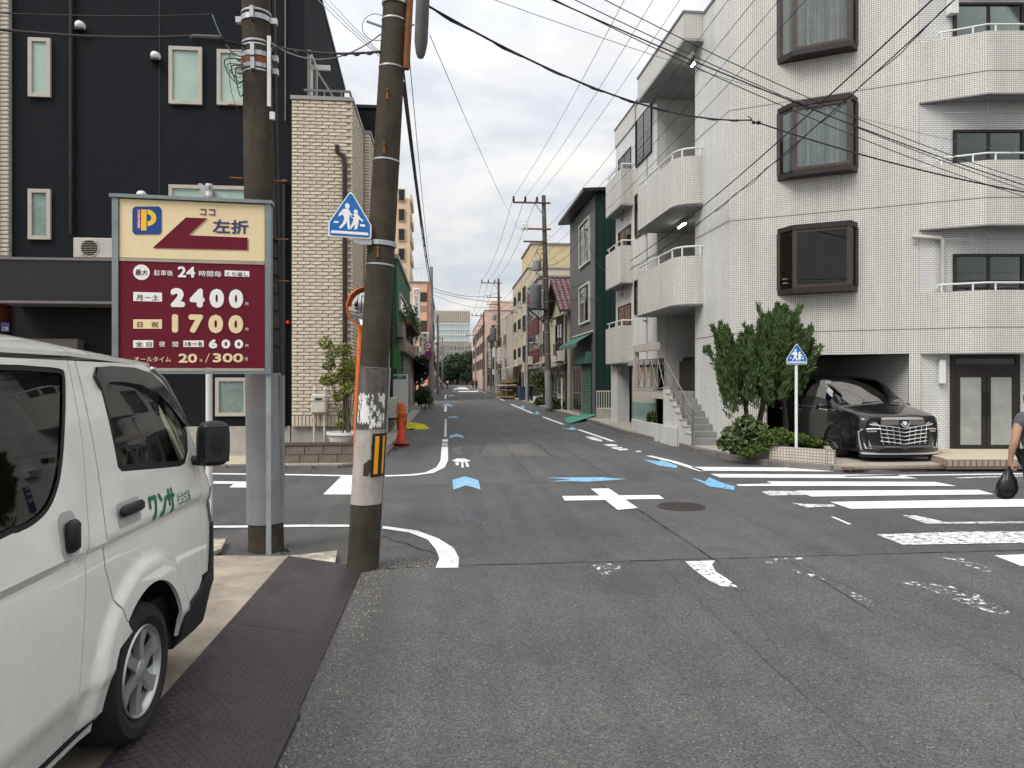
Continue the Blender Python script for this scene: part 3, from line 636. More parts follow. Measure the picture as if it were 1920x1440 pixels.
# ------------------------------------------------------------------ dark house with brick bay
BLK = M('siding_black', (.0130, .0142, .0172), .85, .14, 1.2, .25, 120, stretch=(1, 1, 1), spec=.12)
t_ = BLK.node_tree; wv = t_.nodes.new('ShaderNodeTexWave'); wv.wave_type = 'BANDS'; wv.bands_direction = 'Z'; wv.inputs['Scale'].default_value = 6.5; wv.inputs['Distortion'].default_value = 1.5; wv.inputs['Detail'].default_value = 3; wv.inputs['Detail Scale'].default_value = 4
tcn = [n for n in t_.nodes if n.type == 'TEX_COORD'][0]; t_.links.new(tcn.outputs['Object'], wv.inputs['Vector'])
bp2 = t_.nodes.new('ShaderNodeBump'); bp2.inputs['Strength'].default_value = .12; bp2.inputs['Distance'].default_value = .012; t_.links.new(wv.outputs[0], bp2.inputs['Height'])
bp1 = [n for n in t_.nodes if n.type == 'BUMP' and n != bp2][0]; t_.links.new(bp1.outputs[0], bp2.inputs['Normal']); t_.links.new(bp2.outputs[0], t_.nodes['Principled BSDF'].inputs['Normal'])
FRAME = M('sash_beige', (.46, .41, .36), .45, .06, 4)
FROST = M('glass_frosted_green', (.36, .47, .40), .22, .10, 1.5, coat=.6)
FROSTD = M('glass_frosted_dark', (.19, .25, .225), .22, .25, 3, coat=.6)
DKMETAL = M('metal_black', (.02, .02, .022), .4, .1, 6)
hs = thing('corner_house', 'black sided house with cream brick corner bay and beige sash windows', 'house', (-6, 17.4, 0))
FH = Fr((0, 17.4, 0), (1, 0)); XR = -3.38
pa, pb = ax(602, 0, XR), ax(650, 183, XR); sl = (pb.z - pa.z) / (pb.y - pa.y); zt = pa.z + (17.4 - pa.y) * sl
m = MB(); prof = [(17.4, .72), (24.2, .72), (24.2, pa.z + (24.2 - pa.y) * sl), (17.4, zt)]
m.add([(-9.98, y, z) for y, z in prof] + [(XR, y, z) for y, z in prof], [(0, 1, 2, 3), (7, 6, 5, 4), (0, 4, 5, 1), (1, 5, 6, 2), (2, 6, 7, 3), (3, 7, 4, 0)]); wall = m.build('wall', BLK, hs)
m = MB(); m.box(-9.9, -2.35, 24.25, 31, .5, ay(690, 203, 24.25).z); m.build('rear_wing', BLK, hs)
m = MB(); m.box(-9.95, -2.28, 24.2, 31.05, ay(690, 203, 24.25).z, ay(690, 200, 24.25).z + .05); m.build('parapet_cap', DKMETAL, hs)
m = MB(); m.slab([(XR + .02, 17.3, zt + .02), (XR + .02, 24.3, pb.z + (24.3 - pb.y) * sl + .02), (XR + .02, 24.3, pb.z + (24.3 - pb.y) * sl + .12), (XR + .02, 17.3, zt + .12)], (-.3, 0, 0)); m.build('verge_trim', DKMETAL, hs)
m = MB(); m.box(-9.98, -3.7, 17.35, 20, .0, .72); m.builds('foundation', CONC, hs)
m = MB(); m.box(-3.66, -2.26, 17.3, 19.6, .0, .70); m.builds('foundation', CONC, hs)
for a, b, c, d, g_, bars in ((55, 72, 97, 184, FROST, ()), (318, 88, 380, 198, FROST, ()), (408, 94, 470, 200, FROST, ()), (55, 355, 97, 450, FROSTD, ()), (318, 347, 470, 440, FROST, (.5,)), (405, 708, 465, 780, FROSTD, ())):
    win_px(hs, FH, a, b, c, d, FRAME, g_, fw=.085, proud=.07, vbars=bars)
for px, py in ((152, 50), (293, 107), (267, 367)):
    u, v = FH.hit(px, py); m = MB(); m.lathe([(.11, -.005), (.11, .05), (.09, .12), (.05, .16), (0, .17)], n=18, axis='Y'); m.xform(Matrix.Translation((u, 17.4, v)) @ Matrix.Scale(-1, 4, (0, 1, 0)))
    h = m.build('vent_hood', WHITEM, hs, smooth=40); m = MB(); m.box(u - .09, u + .09, 17.25, 17.38, v - .13, v - .085); m.build('vent_opening', BLACKM, h)
m = MB(); u, v = FH.hit(136, 440); m.cyl((u, 17.33, v), (u, 17.33, zt - .3), .045, n=10); m.build('drainpipe', DKMETAL, hs, smooth=40)
m = MB(); u, v = FH.hit(299, 200); m.box(u - .006, u + .006, 17.39, 17.41, 4.6, zt - .3); m.build('wall_joint', M('joint_grey', (.05, .05, .055), .6, 0), hs)
m = MB(); u, v = FH.hit(534, 345); u2, v2 = FH.hit(531, 800); m.cyl((u, 17.33, v), (u, 17.33, v2), .05, n=10); m.ball((u, 17.33, v + .03), .08); m.build('drainpipe', DKMETAL, hs, smooth=40)
m = MB(); m.cyl((u + .02, 17.36, v + 1.5), (u + .02, 17.36, zt - 1), .014, n=6); m.build('conduit', M('conduit_grey', (.2, .2, .2), .5), hs)
u, v = FH.hit(540, 605); m = MB(); m.lathe([(.05, 0), (.05, .07), (.02, .1), (0, .1)], n=14, axis='Y'); m.xform(Matrix.Translation((u, 17.4, v)) @ Matrix.Scale(-1, 4, (0, 1, 0))); m.build('alarm_lamp', M('lamp_red', (.7, .05, .02), .3, 0), hs, smooth=40)
# canopy and entrance, its shade put in as a flat dark sheet
cy = 16.5; FC = Fr((0, cy, 0), (1, 0)); u0, vt = FC.hit(22, 487); u1, vb = FC.hit(214, 565); u1 = -6.9
m = MB(); m.box(u0 - .3, u1, cy, 17.39, vb, vt); m.build('canopy', DKMETAL, hs)
m = MB(); m.box(u0 - .3, u1 + .02, cy - .02, 17.38, vt + .003, vt + .06); m.box(u0 - .3, u1 + .02, cy - .02, 17.38, vb - .06, vb - .003); m.builds('canopy_edge', M('edge_taupe', (.17, .15, .145), .5), hs)
m = MB(); m.box(-9.9, -7.0, 17.36, 17.395, .1, vb - .1); m.build('entrance', DARKIN, hs)
m = MB(); m.box(-9.6, -8.3, 16.9, 17.2, .1, 2.75); m.build('screen_wall', M('wall_brownish', (.10, .085, .075), .7), hs)
# thin brick pilaster at the far edge of the house
pil = MB(); pil.box(-10.22, -9.985, 17.3, 17.6, vt + .1, zt); pil.build('pilaster', M('mortar_light', (.42, .38, .33), .9), hs)
BRK = M('brick_cream', (.60, .53, .42), .72, .13, 9, .7, 38)
BRK2 = M('brick_white', (.62, .58, .50), .6, .15, 6, .3, 50)
bm_ = MB(); bm_.cbox(-.112, .112, -.03, .05, -.042, .042, .02); bme = bm_.mesh('brick', BRK2)
inv = WM[hs.name].inverted(); z = vt + .15
while z < zt - .1: inst('brick', bme, hs, inv @ Vector((-10.1, 17.29, z)), scale=(1, 1, 1)); z += .098
# the brick bay: core, then separate bricks on the street corner
BX0, BX1, BY0, BY1, BZ0 = -3.64, -2.22, 17.2, 19.5, .70
BZ1 = ay(600, 188, BY0).z
MORT = M('mortar_grey', (.40, .35, .285), .9, .15, 6)
m = MB(); m.box(BX0 + .02, BX1 - .02, BY0 + .02, BY1, BZ0, BZ1); m.build('bay_wall', MORT, hs)
m = MB(); m.box(BX0, -2.05 - .02, BY1 + .01, 26.3, BZ0 - .3, BZ1 + .02); m.build('side_wall', MORT, hs)
m = MB(); m.box(BX0 - .02, BX1 + .03, BY0 - .03, BY1, BZ1 + .002, BZ1 + .09); m.box(BX0, -2.02, BY1 + .003, 26.33, BZ1 + .025, BZ1 + .11); m.builds('coping', M('coping_grey', (.30, .28, .26), .5, .1), hs)
ch, bl = .083, .287
def brick_mesh(l, h, mat, rnd):
    b = MB(); j = lambda s: rnd.uniform(-s, s)
    x, z = l / 2 - .006, h / 2 - .006
    f = [(-x + .012, -.026 + j(.005), -z + .012), (0 + j(.03), -.030 + j(.004), -z + .010), (x - .012, -.026 + j(.005), -z + .012), (x - .012, -.024 + j(.005), z - .012), (j(.03), -.029 + j(.004), z - .010), (-x + .012, -.025 + j(.005), z - .012)]
    k = [(-x, -.006, -z), (0, -.006, -z), (x, -.006, -z), (x, -.006, z), (0, -.006, z), (-x, -.006, z)]; r = [(a, .02, c) for a, _, c in k]
    b.add(f + k + r, [(0, 1, 4, 5), (1, 2, 3, 4)] + [(i, 6 + i, 6 + (i + 1) % 6, (i + 1) % 6) for i in range(6)] + [(6 + i, 12 + i, 12 + (i + 1) % 6, 6 + (i + 1) % 6) for i in range(6)])
    return b
rb = random.Random(11); kinds = [brick_mesh(bl, ch, BRK, rb).mesh('brick', BRK) for _ in range(5)]; half = [brick_mesh(bl / 2, ch, BRK, rb).mesh('brick', BRK) for _ in range(2)]
sold = brick_mesh(.083, .27, BRK, rb).mesh('brick', BRK)
rows = int((BZ1 - BZ0 - .28) / ch); spots = []; rest = MB(); nb = 0
for i in range(17): inst('brick', sold, hs, inv @ Vector((BX0 + .045 + i * .0835, BY0 + .02, BZ0 + .14)))
for r in range(rows):
    z = BZ0 + .28 + ch * (r + .5); x = BX0 + .005; cells = []
    if r % 2: cells.append((x + bl / 4, bl / 2)); x += bl / 2
    while x + bl * .51 < BX1:
        l = min(bl, BX1 - x); cells.append((x + l / 2, l)); x += l
    for cx_, l in cells:
        if nb < 300 and r >= rows - 66:
            nb += 1; inst('brick', (rb.choice(kinds) if l > bl * .9 else rb.choice(half)), hs, inv @ Vector((cx_, BY0 + .02, z)), scale=(1 if l > bl * .9 or l < bl * .55 else l / (bl / 2), 1, 1))
        else:
            b = brick_mesh(l, ch, None, rb); b.xform(Matrix.Translation((cx_, BY0 + .02, z))); rest.add(b.v, b.f)
    for (xw, ya, yb) in ((BX1 - .02, BY0 - .004, BY1), (-2.07, BY1, 26.3)):      # foreshortened return wall
        y = ya - (bl / 2 if r % 2 else 0)
        while y < yb - .05:
            y0_, y1_ = max(y, ya), min(y + bl, yb)
            if y1_ - y0_ > .05:
                b = brick_mesh(y1_ - y0_, ch, None, rb); b.xform(Matrix.Translation((xw, (y0_ + y1_) / 2, z)) @ Matrix.Rotation(R(90), 4, 'Z')); rest.add(b.v, b.f)
            y += bl
    b = brick_mesh(.15, ch, None, rb); b.xform(Matrix.Translation((-2.13, BY1, z))); rest.add(b.v, b.f)
tag(rest.build('brick_courses', BRK, hs), kind='stuff')
# rainwater pipe on the bay
pts = [ay(632, 272, 17.12), ay(633, 286, 17.12), ay(645, 293, 17.12), ay(646, 310, 17.12), ay(647, 812, 17.12)]
m = MB(); m.tube(pts, .055, 8); m.build('rain_pipe', M('pipe_brown', (.035, .026, .022), .4, .1), hs, smooth=50)
m = MB(); p = ay(733, 700, 26.4); m.cyl((-1.98, 26.4, .3), (-1.98, 26.4, BZ1), .05, n=8); m.build('rain_pipe', M('pipe_brown'), hs, smooth=50)
# roof terrace over the bay
m = MB(); zt2 = BZ1 + .09
m.box(XR + .02, BX1 - .05, BY0 + .05, BY0 + .09, zt2 + .14, zt2 + .19); m.box(BX1 - .09, BX1 - .05, BY0 + .1, 23, zt2 + .14, zt2 + .19)
for x in (XR + .3, -2.9, -2.5): m.box(x, x + .03, BY0 + .05, BY0 + .09, zt2, zt2 + .139)
m.builds('terrace_rail', M('rail_grey', (.16, .155, .15), .4, .1), hs)
FW = Fr((XR, 17.4, 0), (0, 1)); 
win(hs, FW, .35, 1.35, zt2 + .05, zt2 + 1.35, FRAME, GLASSD, fw=.09, proud=.08, back=DARKIN)
m = MB(); m.box(XR, XR + .5, 18.05, 18.11, zt2 + 1.0, zt2 + 1.12); [m.lathe([(.03, -.035), (.05, -.035), (.05, .035), (.03, .035)], (XR + .16 + .1 * i, 18.08, zt2 + 1.06), 10, 'Y', closed=True) for i in range(4)]; m.build('laundry_bracket', WHITEM, hs)
m = MB(); m.tube([(XR + .12, 17.9, zt2 + 1.05), (XR + .75, 18.4, zt2 + .1)], .03, 4); m.build('strut', FRAME, hs)
# gas meter
gm = thing('gas_meter', 'cream gas meter on pipes against the brick bay', 'gas meter', ay(597, 833, 17.05)); GASM = M('gas_cream', (.58, .55, .46), .5, .1, 6, dirt=.4)
a, b = ay(584, 739, 17.05), ay(613, 775, 17.05)
m = MB(); m.cbox(a.x, b.x, 16.95, 17.14, b.z, a.z, .035); body = m.build('body', GASM, gm)
m = MB(); m.cbox(a.x - .01, b.x + .01, 16.935, 17.15, a.z - .15, a.z - .135, .004); m.build('seam', GASM, body)
m = MB(); m.box(a.x + .1, b.x - .1, 16.93, 16.95, a.z - .13, a.z - .09); m.build('dial', BLACKM, body)
for x in (a.x + .06, b.x - .06):
    m = MB(); m.tube([(x, 17.05, a.z), (x, 17.05, a.z + .1), (x, 17.15, a.z + .16)], .025, 8); m.tube([(x, 17.05, b.z), (x, 17.05, .3)], .026, 8); m.lathe([(.04, b.z - .1), (.04, b.z - .05)], (x, 17.05, 0), 8); m.lathe([(.038, b.z - .3), (.038, b.z - .22)], (x, 17.05, 0), 8); m.builds('pipe', GASM, gm, smooth=40)
# neighbour in terracotta tile
nb_ = thing('terracotta_building', 'terracotta tiled building cut off at the frame edge beside the dark house', 'building', (-13, 17, 0))
TERR = M('terracotta_tile', (.25, .075, .045), .38, .14, 4, .08, 30)
xr = -10.235; m = MB(); m.box(-18, xr - .02, 17.14, 22, 0, 13); m.build('wall', M('grout_dark', (.05, .03, .025), .9), nb_)
tt = MB(); tt.cbox(-.345, .345, -.01, .03, -.285, .285, .012); tme2 = tt.mesh('tile', TERR); iv = WM[nb_.name].inverted()
for k in range(22):
    for j in range(3): inst('tile', tme2, nb_, iv @ Vector((xr - .35 - j * .71, 17.12, .3 + .585 * k)))
tt = MB(); tt.cbox(-.01, .03, -.345, .345, -.285, .285, .012); tme3 = tt.mesh('tile', TERR)
for k in range(22):
    for j in range(3): inst('tile', tme3, nb_, iv @ Vector((xr - .012, 17.50 + j * .71, .3 + .585 * k)))
FN = Fr((0, 17.09, 0), (1, 0)); u0, v1 = FN.hit(3, 605); u1, v0 = FN.hit(18, 622); m = MB(); m.box(u0, u1, -.02, .02, v0, v1, FN.M); pl = m.build('street_plate', LETN, nb_)
lettering('二丁目', lambda x, y: FN.p(x, y, -.023), u0 + .02, v0 + .03, u1 - .02, v0 + .1, LETW, pl)
def ac_unit(name, label, loc, rotz, w=.78, h=.55, d=.3, group='outdoor air conditioner units', mat=None):
    mat = mat or M('ac_beige', (.50, .47, .41), .45, .08, 4, dirt=.3)
    o = thing(name, label, 'air conditioner', loc, rotz, group)
    m = MB(); m.cbox(-w / 2, w / 2, -d / 2, d / 2, .05, h, .015); m.build('casing', mat, o, local=True)
    m = MB(); m.lathe([(h * .40, -.006), (h * .40, .02), (h * .36, .02), (h * .36, -.006)], (-w * .14, -d / 2 - .01, h * .53), 24, 'Y', closed=True); g_ = m.build('fan_ring', mat, o, local=True)
    m = MB(); m.lathe([(0, .012), (h * .36, .012)], (-w * .14, -d / 2 - .012, h * .53), 24, 'Y'); m.build('fan_opening', M('ac_dark', (.06, .058, .055), .7), o, local=True)
    m = MB()
    for i in range(9): m.box(-w * .14 - h * .36, -w * .14 + h * .36, -d / 2 - .016, -d / 2 - .010, h * .53 + h * (-.32 + .08 * i), h * .53 + h * (-.32 + .08 * i) + .008)
    m.build('grille', mat, o, local=True)
    for x in (-w * .35, w * .35): m = MB(); m.box(x - .03, x + .03, -d / 2, d / 2, 0, .05); m.build('foot', BLACKM, o, local=True)
    return o
p = ay(180, 487, 16.75); ac_unit('air_conditioner', 'beige outdoor unit on the black canopy behind the parking sign', (p.x, 16.9, vt + .06), 0, .98, .5)

# ------------------------------------------------------------------ block planter along the house
pw = thing('block_planter', 'low brown concrete block planter wall round the brick bay', 'planter', (-2.6, 15.5, 0))
BLOCK = M('block_brown', (.17, .14, .115), .9, .25, 6, .6, 40, dirt=.4, dirtcol=(.09, .075, .06))
CAPM = M('cap_brown', (.115, .085, .07), .85, .2, 8, .4, 40)
bw = MB(); bw.cbox(-.19, .19, -.06, .06, -.09, .09, .008); bme1 = bw.mesh('block', BLOCK); cp = MB(); cp.cbox(-.045, .045, -.075, .075, -.035, .035, .006); cpm = cp.mesh('cap_brick', CAPM); ivp = WM[pw.name].inverted()
WX = -1.92
m = MB(); m.box(-3.95, WX - .02, 15.50, 15.58, .02, .40); m.box(WX - .08, WX, 15.5, 27.2, .02, .62); m.build('mortar', M('mortar_dirty', (.13, .115, .10), .95, .2, 6), pw)
for r in range(2):
    x = WX - .2 + (.1 if r else 0)
    while x > -3.95: inst('block', bme1, pw, ivp @ Vector((x, 15.53, .13 + .19 * r)), rn.uniform(-.01, .01)); x -= .392
    for j in range(28): inst('block', bme1, pw, ivp @ Vector((WX - .03, 15.75 + .392 * j + .19 * r, .13 + .19 * r)), R(90))
for j in range(23): inst('cap_brick', cpm, pw, ivp @ Vector((WX - .05 - .0935 * j, 15.53, .262 + .19)))
for j in range(60): inst('cap_brick', cpm, pw, ivp @ Vector((WX - .035, 15.65 + .0935 * 2 * j, .66 - .205)), R(90), (2, 1, 1))
m = MB(); m.box(-3.9, WX - .08, 15.6, 17.15, .02, .30); m.build('soil', M('soil', (.09, .07, .05), .95, .3, 6, .5, 40), pw)
# potted maple-like shrub
pt = ay(645, 835, 16.2); po = thing('potted_shrub', 'spindly yellow green shrub in a round white pot by the brick bay', 'potted plant', (pt.x, 16.2, .30))
m = MB(); m.lathe([(.0, 0), (.27, 0), (.36, .28), (.39, .30), (.39, .36), (.35, .36), (.33, .26), (0, .26)], n=28); m.build('pot', WHITEM, po, smooth=35, local=True)
STEM = M('stem_brown', (.10, .085, .05), .85, .2); LEAFY = M('leaf_yellowgreen', (.16, .19, .035), .55, .45, 7); rp = random.Random(4); cl = MB(); st = MB()
tips = [(-.42, .1, 2.35, .17), (-.25, -.1, 2.15, .2), (-.3, 0, 1.55, .17), (-.42, .05, 1.5, .13), (0, .05, 2.2, .18), (.12, -.05, 1.9, .2), (.2, 0, 1.7, .17), (0, .1, 1.55, .2), (.28, .1, 1.5, .14), (-.12, 0, 1.15, .14), (-.02, .1, .75, .12), (.1, -.1, 1.35, .18), (.33, 0, 2.5, .05), (-.1, .05, .5, .1), (.05, 0, 1.75, .2), (-.33, 0, 1.85, .15)]
for x, y, z, r in tips:
    b0 = (rp.uniform(-.1, .15), rp.uniform(-.1, .1), .26); st.tube([b0, (lerp(b0[0], x, .35) + rp.uniform(-.04, .04), y * .4, z * .5), (x, y, z)], .012, 5, [.014, .010, .005])
    leaf_cloud(cl, (x, y, z), r, r, r * .9, int(190 * r / .2), .07, rp)
st.build('stems', STEM, po, local=True); cl.build('foliage', LEAFY, po, local=True)
# ------------------------------------------------------------------ coin parking sign
PL, PR_ = Vector((-3.10, 6.98, 0)), Vector((-1.70, 7.11, 0)); sd = PR_ - PL
sg = thing('parking_sign', 'large cream and maroon coin parking price board on steel posts', 'sign', tuple((PL + PR_) / 2), math.atan2(sd.y, sd.x))
SF = Fr(PL, (sd.x, sd.y)); SW = sd.length; ZB, ZT = 1.915, 3.545
ZM = lerp(ZT, ZB, .348)
FRM = M('sign_frame_grey', (.20, .235, .24), .5, .14, 5, metal=.4, dirt=.3, dirtcol=(.3, .27, .22))
CREAM = M('sign_cream', (.76, .62, .37), .45, .04, 2, dirt=.12, dirtcol=(.4, .33, .2)); MAROON = M('sign_maroon', (.13, .010, .024), .65, .06, 2, spec=.15)
m = MB(); B = lambda a, b, c, d, e, f: m.box(a, b, c, d, e, f, SF.M)
B(-.01, .045, -.03, .10, ZB - .02, ZT); B(SW - .05, SW + .005, -.03, .10, ZB - .02, ZT); B(-.03, SW + .02, -.045, .115, ZT + .003, ZT + .035); B(.045, SW - .05, -.02, .09, ZB - .02, ZB + .005)
m.build('frame', FRM, sg)
m = MB(); m.box(.05, SW - .055, -.012, .08, ZM + .012, ZT - .005, SF.M); top = m.build('upper_panel', CREAM, sg)
m = MB(); m.box(.05, SW - .055, -.012, .08, ZB + .04, ZM - .025, SF.M); low = m.build('lower_panel', MAROON, sg)
m = MB(); m.box(.05, SW - .055, -.018, .08, ZM - .022, ZM + .008, SF.M); m.box(.05, SW - .055, -.018, .08, ZB + .008, ZB + .036, SF.M); m.builds('divider', M('sign_taupe', (.36, .32, .26), .5), sg)
for u in (.0, SW - .045):
    m = MB(); m.box(u, u + .045, .0, .012, .0, ZB - .02, SF.M); m.box(u + (.033 if u else 0), u + (.045 if u else .012), .012, .05, .0, ZB - .02, SF.M); m.build('post', STEEL, sg)
PXW = SW - .105
def art(zx, zy):
    """photo sheet coordinates of the sign face -> u, v on the board"""
    t = (zx - 98) / (1182 - 98); yt = lerp(108, 155, t); yb = lerp(1300, 1325, t); return .05 + t * PXW, lerp(ZT - .005, ZB + .04, (zy - yt) / (yb - yt))
def art_poly(pts, mat, par, w=-.0145, name='emblem'):
    m = MB(); q = [art(*p) for p in pts]; m.slab([SF.p(u, v, w) for u, v in q][::-1], SF.w * .0015); return m.build(name, mat, par)
def art_text(body, a, b, c, d, mat, par, bold=.0, w=-.016):
    u0, v1 = art(a, b); u1, _ = art(c, b); _, v0 = art(a, d); sk = (art(c, b)[1] - art(a, b)[1])
    return lettering(body, lambda x, y: SF.p(x, y, w), u0, v0, u1, v1, mat, par, bold)
rr_ = lambda a, b, c, d, r: [(x, y) for x, y in rrect(a, c, b, d, r, 5)]
SHAD = M('print_shadow', (.40, .24, .15), .5, 0); BLU = M('print_blue', (.012, .06, .24), .45, 0)
art_poly(rr_(198, 172, 410, 368, 28), SHAD, top, -.0135); art_poly(rr_(192, 165, 404, 361, 28), BLU, top, -.015)
art_poly([(257, 186), (296, 188), (294, 336), (255, 334)], M('print_yellow', (.80, .52, .04), .45, 0), top, -.0165); art_poly([(228, 184), (254, 185), (252, 326), (226, 324)], M('print_red', (.42, .03, .06), .45, 0), top, -.0165)
m = MB(); cu, cv = art(302, 245); ra, rb_ = .034, .078; m.add([SF.p(cu + r_ * math.cos(a), cv + r_ * math.sin(a) * 1.0, -.017) for a in [R(-90 + 15 * i) for i in range(13)] for r_ in (ra, rb_)], [(2 * i, 2 * i + 1, 2 * i + 3, 2 * i + 2) for i in range(12)]); m.build('emblem', M('print_yellow'), top)
vs, fs = text_mesh('COIN PARK', .02); a_, b_ = min(v.x for v in vs), max(v.x for v in vs); c_, d_ = min(v.y for v in vs), max(v.y for v in vs)
u0, v1 = art(232, 190); u1, v0 = art(248, 320); m = MB(); m.add([SF.p(lerp(u1, u0, (v.y - c_) / (d_ - c_)) * -1 + u0 + u1, lerp(v1, v0, (v.x - a_) / (b_ - a_)), -.018) for v in vs], fs); m.build('lettering', LETW, top)
arrow = [(340, 458), (585, 243), (742, 250), (604, 370), (1050, 390), (1050, 478)]
art_poly([(x + 12, y + 9) for x, y in arrow], SHAD, top, -.0135); art_poly(arrow, MAROON, top, -.015)
art_text('ココ', 690, 182, 805, 228, LETD, top, .03); art_text('左折', 785, 256, 1058, 356, LETN, top, .035)
u, v = art(258, 630); m = MB(); m.lathe([(0, 0), (.073, 0)], SF.p(u, v, -.0145), 28, 'Y'); m.xform(Matrix.Translation(SF.p(u, v, -.0145)) @ Matrix.Rotation(math.atan2(sd.y, sd.x), 4, 'Z') @ Matrix.Translation(-SF.p(u, v, -.0145))); m.build('emblem', LETW, low)
art_text('最大', 214, 608, 304, 650, LETD, low, .012); art_text('駐車後', 350, 614, 490, 654, LETW, low, .012); art_text('24', 524, 590, 655, 668, LETW, low, .06); art_text('時間毎', 682, 622, 852, 664, LETW, low, .012)
art_poly([(876, 622), (1064, 630), (1064, 672), (876, 664)], LETW, low); art_text('くり返し', 888, 634, 1054, 662, LETD, low, .012)
art_poly([(198, 768), (408, 776), (408, 840), (198, 832)], LETW, low); art_text('月－土', 220, 786, 386, 826, LETD, low, .012)
art_text('2 4 0 0', 470, 742, 1018, 880, LETW, low, .12); art_text('円', 1034, 854, 1056, 876, LETW, low, .02)
art_poly([(198, 962), (408, 966), (408, 1032), (198, 1028)], LETY, low); art_text('日　祝', 228, 978, 382, 1018, LETD, low, .012)
art_text('1 7 0 0', 482, 928, 1018, 1062, LETY, low, .12); art_text('円', 1034, 1036, 1056, 1056, LETW, low, .02)
art_poly([(198, 1110), (344, 1112), (344, 1164), (198, 1162)], LETW, low); art_text('全 日', 216, 1120, 332, 1154, LETD, low, .012); art_text('夜　間', 386, 1120, 528, 1160, LETW, low, .012)
art_poly([(566, 1118), (718, 1120), (718, 1166), (566, 1164)], LETW, low); art_text('18－8', 580, 1128, 704, 1156, LETD, low, .04); art_text('6 0 0', 756, 1112, 1018, 1178, LETW, low, .11); art_text('円', 1034, 1154, 1056, 1174, LETW, low, .02)
art_text('オールタイム', 206, 1224, 474, 1262, LETY, low, .012); art_text('20', 530, 1210, 670, 1276, LETY, low, .07); art_text('分', 686, 1250, 710, 1274, LETY, low, .02); art_poly([(728, 1278), (758, 1212), (764, 1212), (734, 1278)], LETY, low); art_text('300', 786, 1212, 1018, 1278, LETY, low, .07); art_text('円', 1030, 1248, 1052, 1274, LETY, low, .02)
# small sign seen from behind, above the board
ps = thing('back_of_sign', 'white post with a plain sign plate seen from behind, above the price board', 'sign', (ay(392, 700, 9.0).x, 9.0, 0))
u = ay(392, 700, 9.0).x; zz = ay(392, 345, 9.0).z
m = MB(); m.cyl((u, 9.0, 0), (u, 9.0, zz), .038, n=14); m.build('post', WHITEM, ps, smooth=40)
m = MB(); q = [ay(368, 342, 9.0), ay(373, 341, 9.0), ay(424, 372, 9.0), ay(418, 388, 9.0), ay(383, 388, 9.0)]; m.slab([(p.x, 9.06, p.z) for p in q], (0, .012, 0)); m.build('plate', M('alu_back', (.42, .42, .41), .4, .1, metal=.5), ps)
m = MB(); [m.cyl((u, 9.0, zz - h), (u, 9.0, zz - h + .05), .046, n=12) for h in (.08, .2)]; m.builds('clamp', ZINC, ps)

# ------------------------------------------------------------------ utility poles
POLE = M('pole_concrete', (.062, .052, .040), .92, .3, 3.5, .5, 60, dirt=.75, dirtcol=(.026, .022, .018), spec=.12)
POLEG = M('pole_sheet_grey', (.25, .255, .26), .7, .14, 2.2, .15, 30, dirt=.55, dirtcol=(.14, .13, .12))
POLEB = M('pole_foot_brown', (.08, .066, .052), .9, .2, 4, .3, 60)
def pole_axis(b, t): b, t = Vector(b), Vector(t); return lambda z: b + (t - b) * ((z - b.z) / (t.z - b.z))
def band(m, axf, z, r, h=.03, e=.006, n=20):
    a, b = axf(z), axf(z + h); m.cyl(a, b, r + e, n=n)
# pole A: upright, grey sheet round its foot
bA, tA = Vector((-1.93, 7.88, 0)), Vector((-2.075, 7.88, 8.0)); axA = pole_axis(bA, tA); rA = lambda z: lerp(.185, .135, z / 8)
pA = thing('utility_pole', 'brown concrete pole with grey sheet foot and zinc bands behind the price board', 'utility pole', tuple(bA))
m = MB(); m.cyl(axA(0), axA(8), rA(0), rA(8), 28); m.build('shaft', POLE, pA, smooth=40)
z0, z1 = ay(500, 985, 7.7).z, ay(500, 700, 7.7).z
m = MB(); m.cyl(axA(z0), axA(z1), rA(z0) + .012, rA(z1) + .012, 28, caps=False); m.cyl(axA(z1), axA(z1 + .001), rA(z1) + .012, rA(z1), 28, caps=False); m.build('anti_poster_sheet', POLEG, pA, smooth=40)
m = MB(); q = axA(1.0); m.box(q.x + .17, q.x + .205, q.y - .06, q.y + .03, .5, z1 - .02); m.build('cable_guard', POLEG, pA)
m = MB()
for py, h in ((14, .02), (72, .02), (79, .015), (128, .02), (384, .012)): band(m, axA, ay(480, py, 7.7).z, rA(5.4), h)
m.builds('wire_band', ZINC, pA, smooth=40)
m = MB(); band(m, axA, ay(480, 30, 7.7).z, rA(5.6), .055, .012); band(m, axA, ay(480, 100, 7.7).z, rA(5.2), .05, .012); band(m, axA, ay(480, 122, 7.7).z, rA(5.2), .05, .014)
for z in (5.68, 5.28, 5.14): q = axA(z); m.box(q.x - .21, q.x - .14, q.y - .04, q.y + .02, z - .01, z + .05); m.box(q.x + .14, q.x + .22, q.y - .04, q.y + .02, z - .01, z + .05); m.box(q.x - .02, q.x + .02, q.y - .21, q.y - .15, z - .03, z + .09)
m.builds('clamp_band', ZINC, pA)
m = MB(); band(m, axA, ay(480, 108, 7.7).z - .03, rA(5.2), .06, .018); m.build('rusty_band', RUST, pA)
m = MB(); q = axA(5.2); m.box(q.x + .13, q.x + .165, q.y - .12, q.y - .09, 4.75, 5.5); m.box(q.x + .15, q.x + .2, q.y - .1, q.y - .06, 4.62, 4.7); m.build('marker_plate', WHITEM, pA)
m = MB()
for z, s in ((4.78, -1), (3.98, 1), (3.35, 1), (4.0, -1), (2.9, 1)): q = axA(z); m.cyl(q + Vector((s * .14, -.02, 0)), q + Vector((s * .30, -.04, 0)), .009, n=6)
m.builds('step_bolt', RUST, pA)
m = MB(); rnd = random.Random(9)
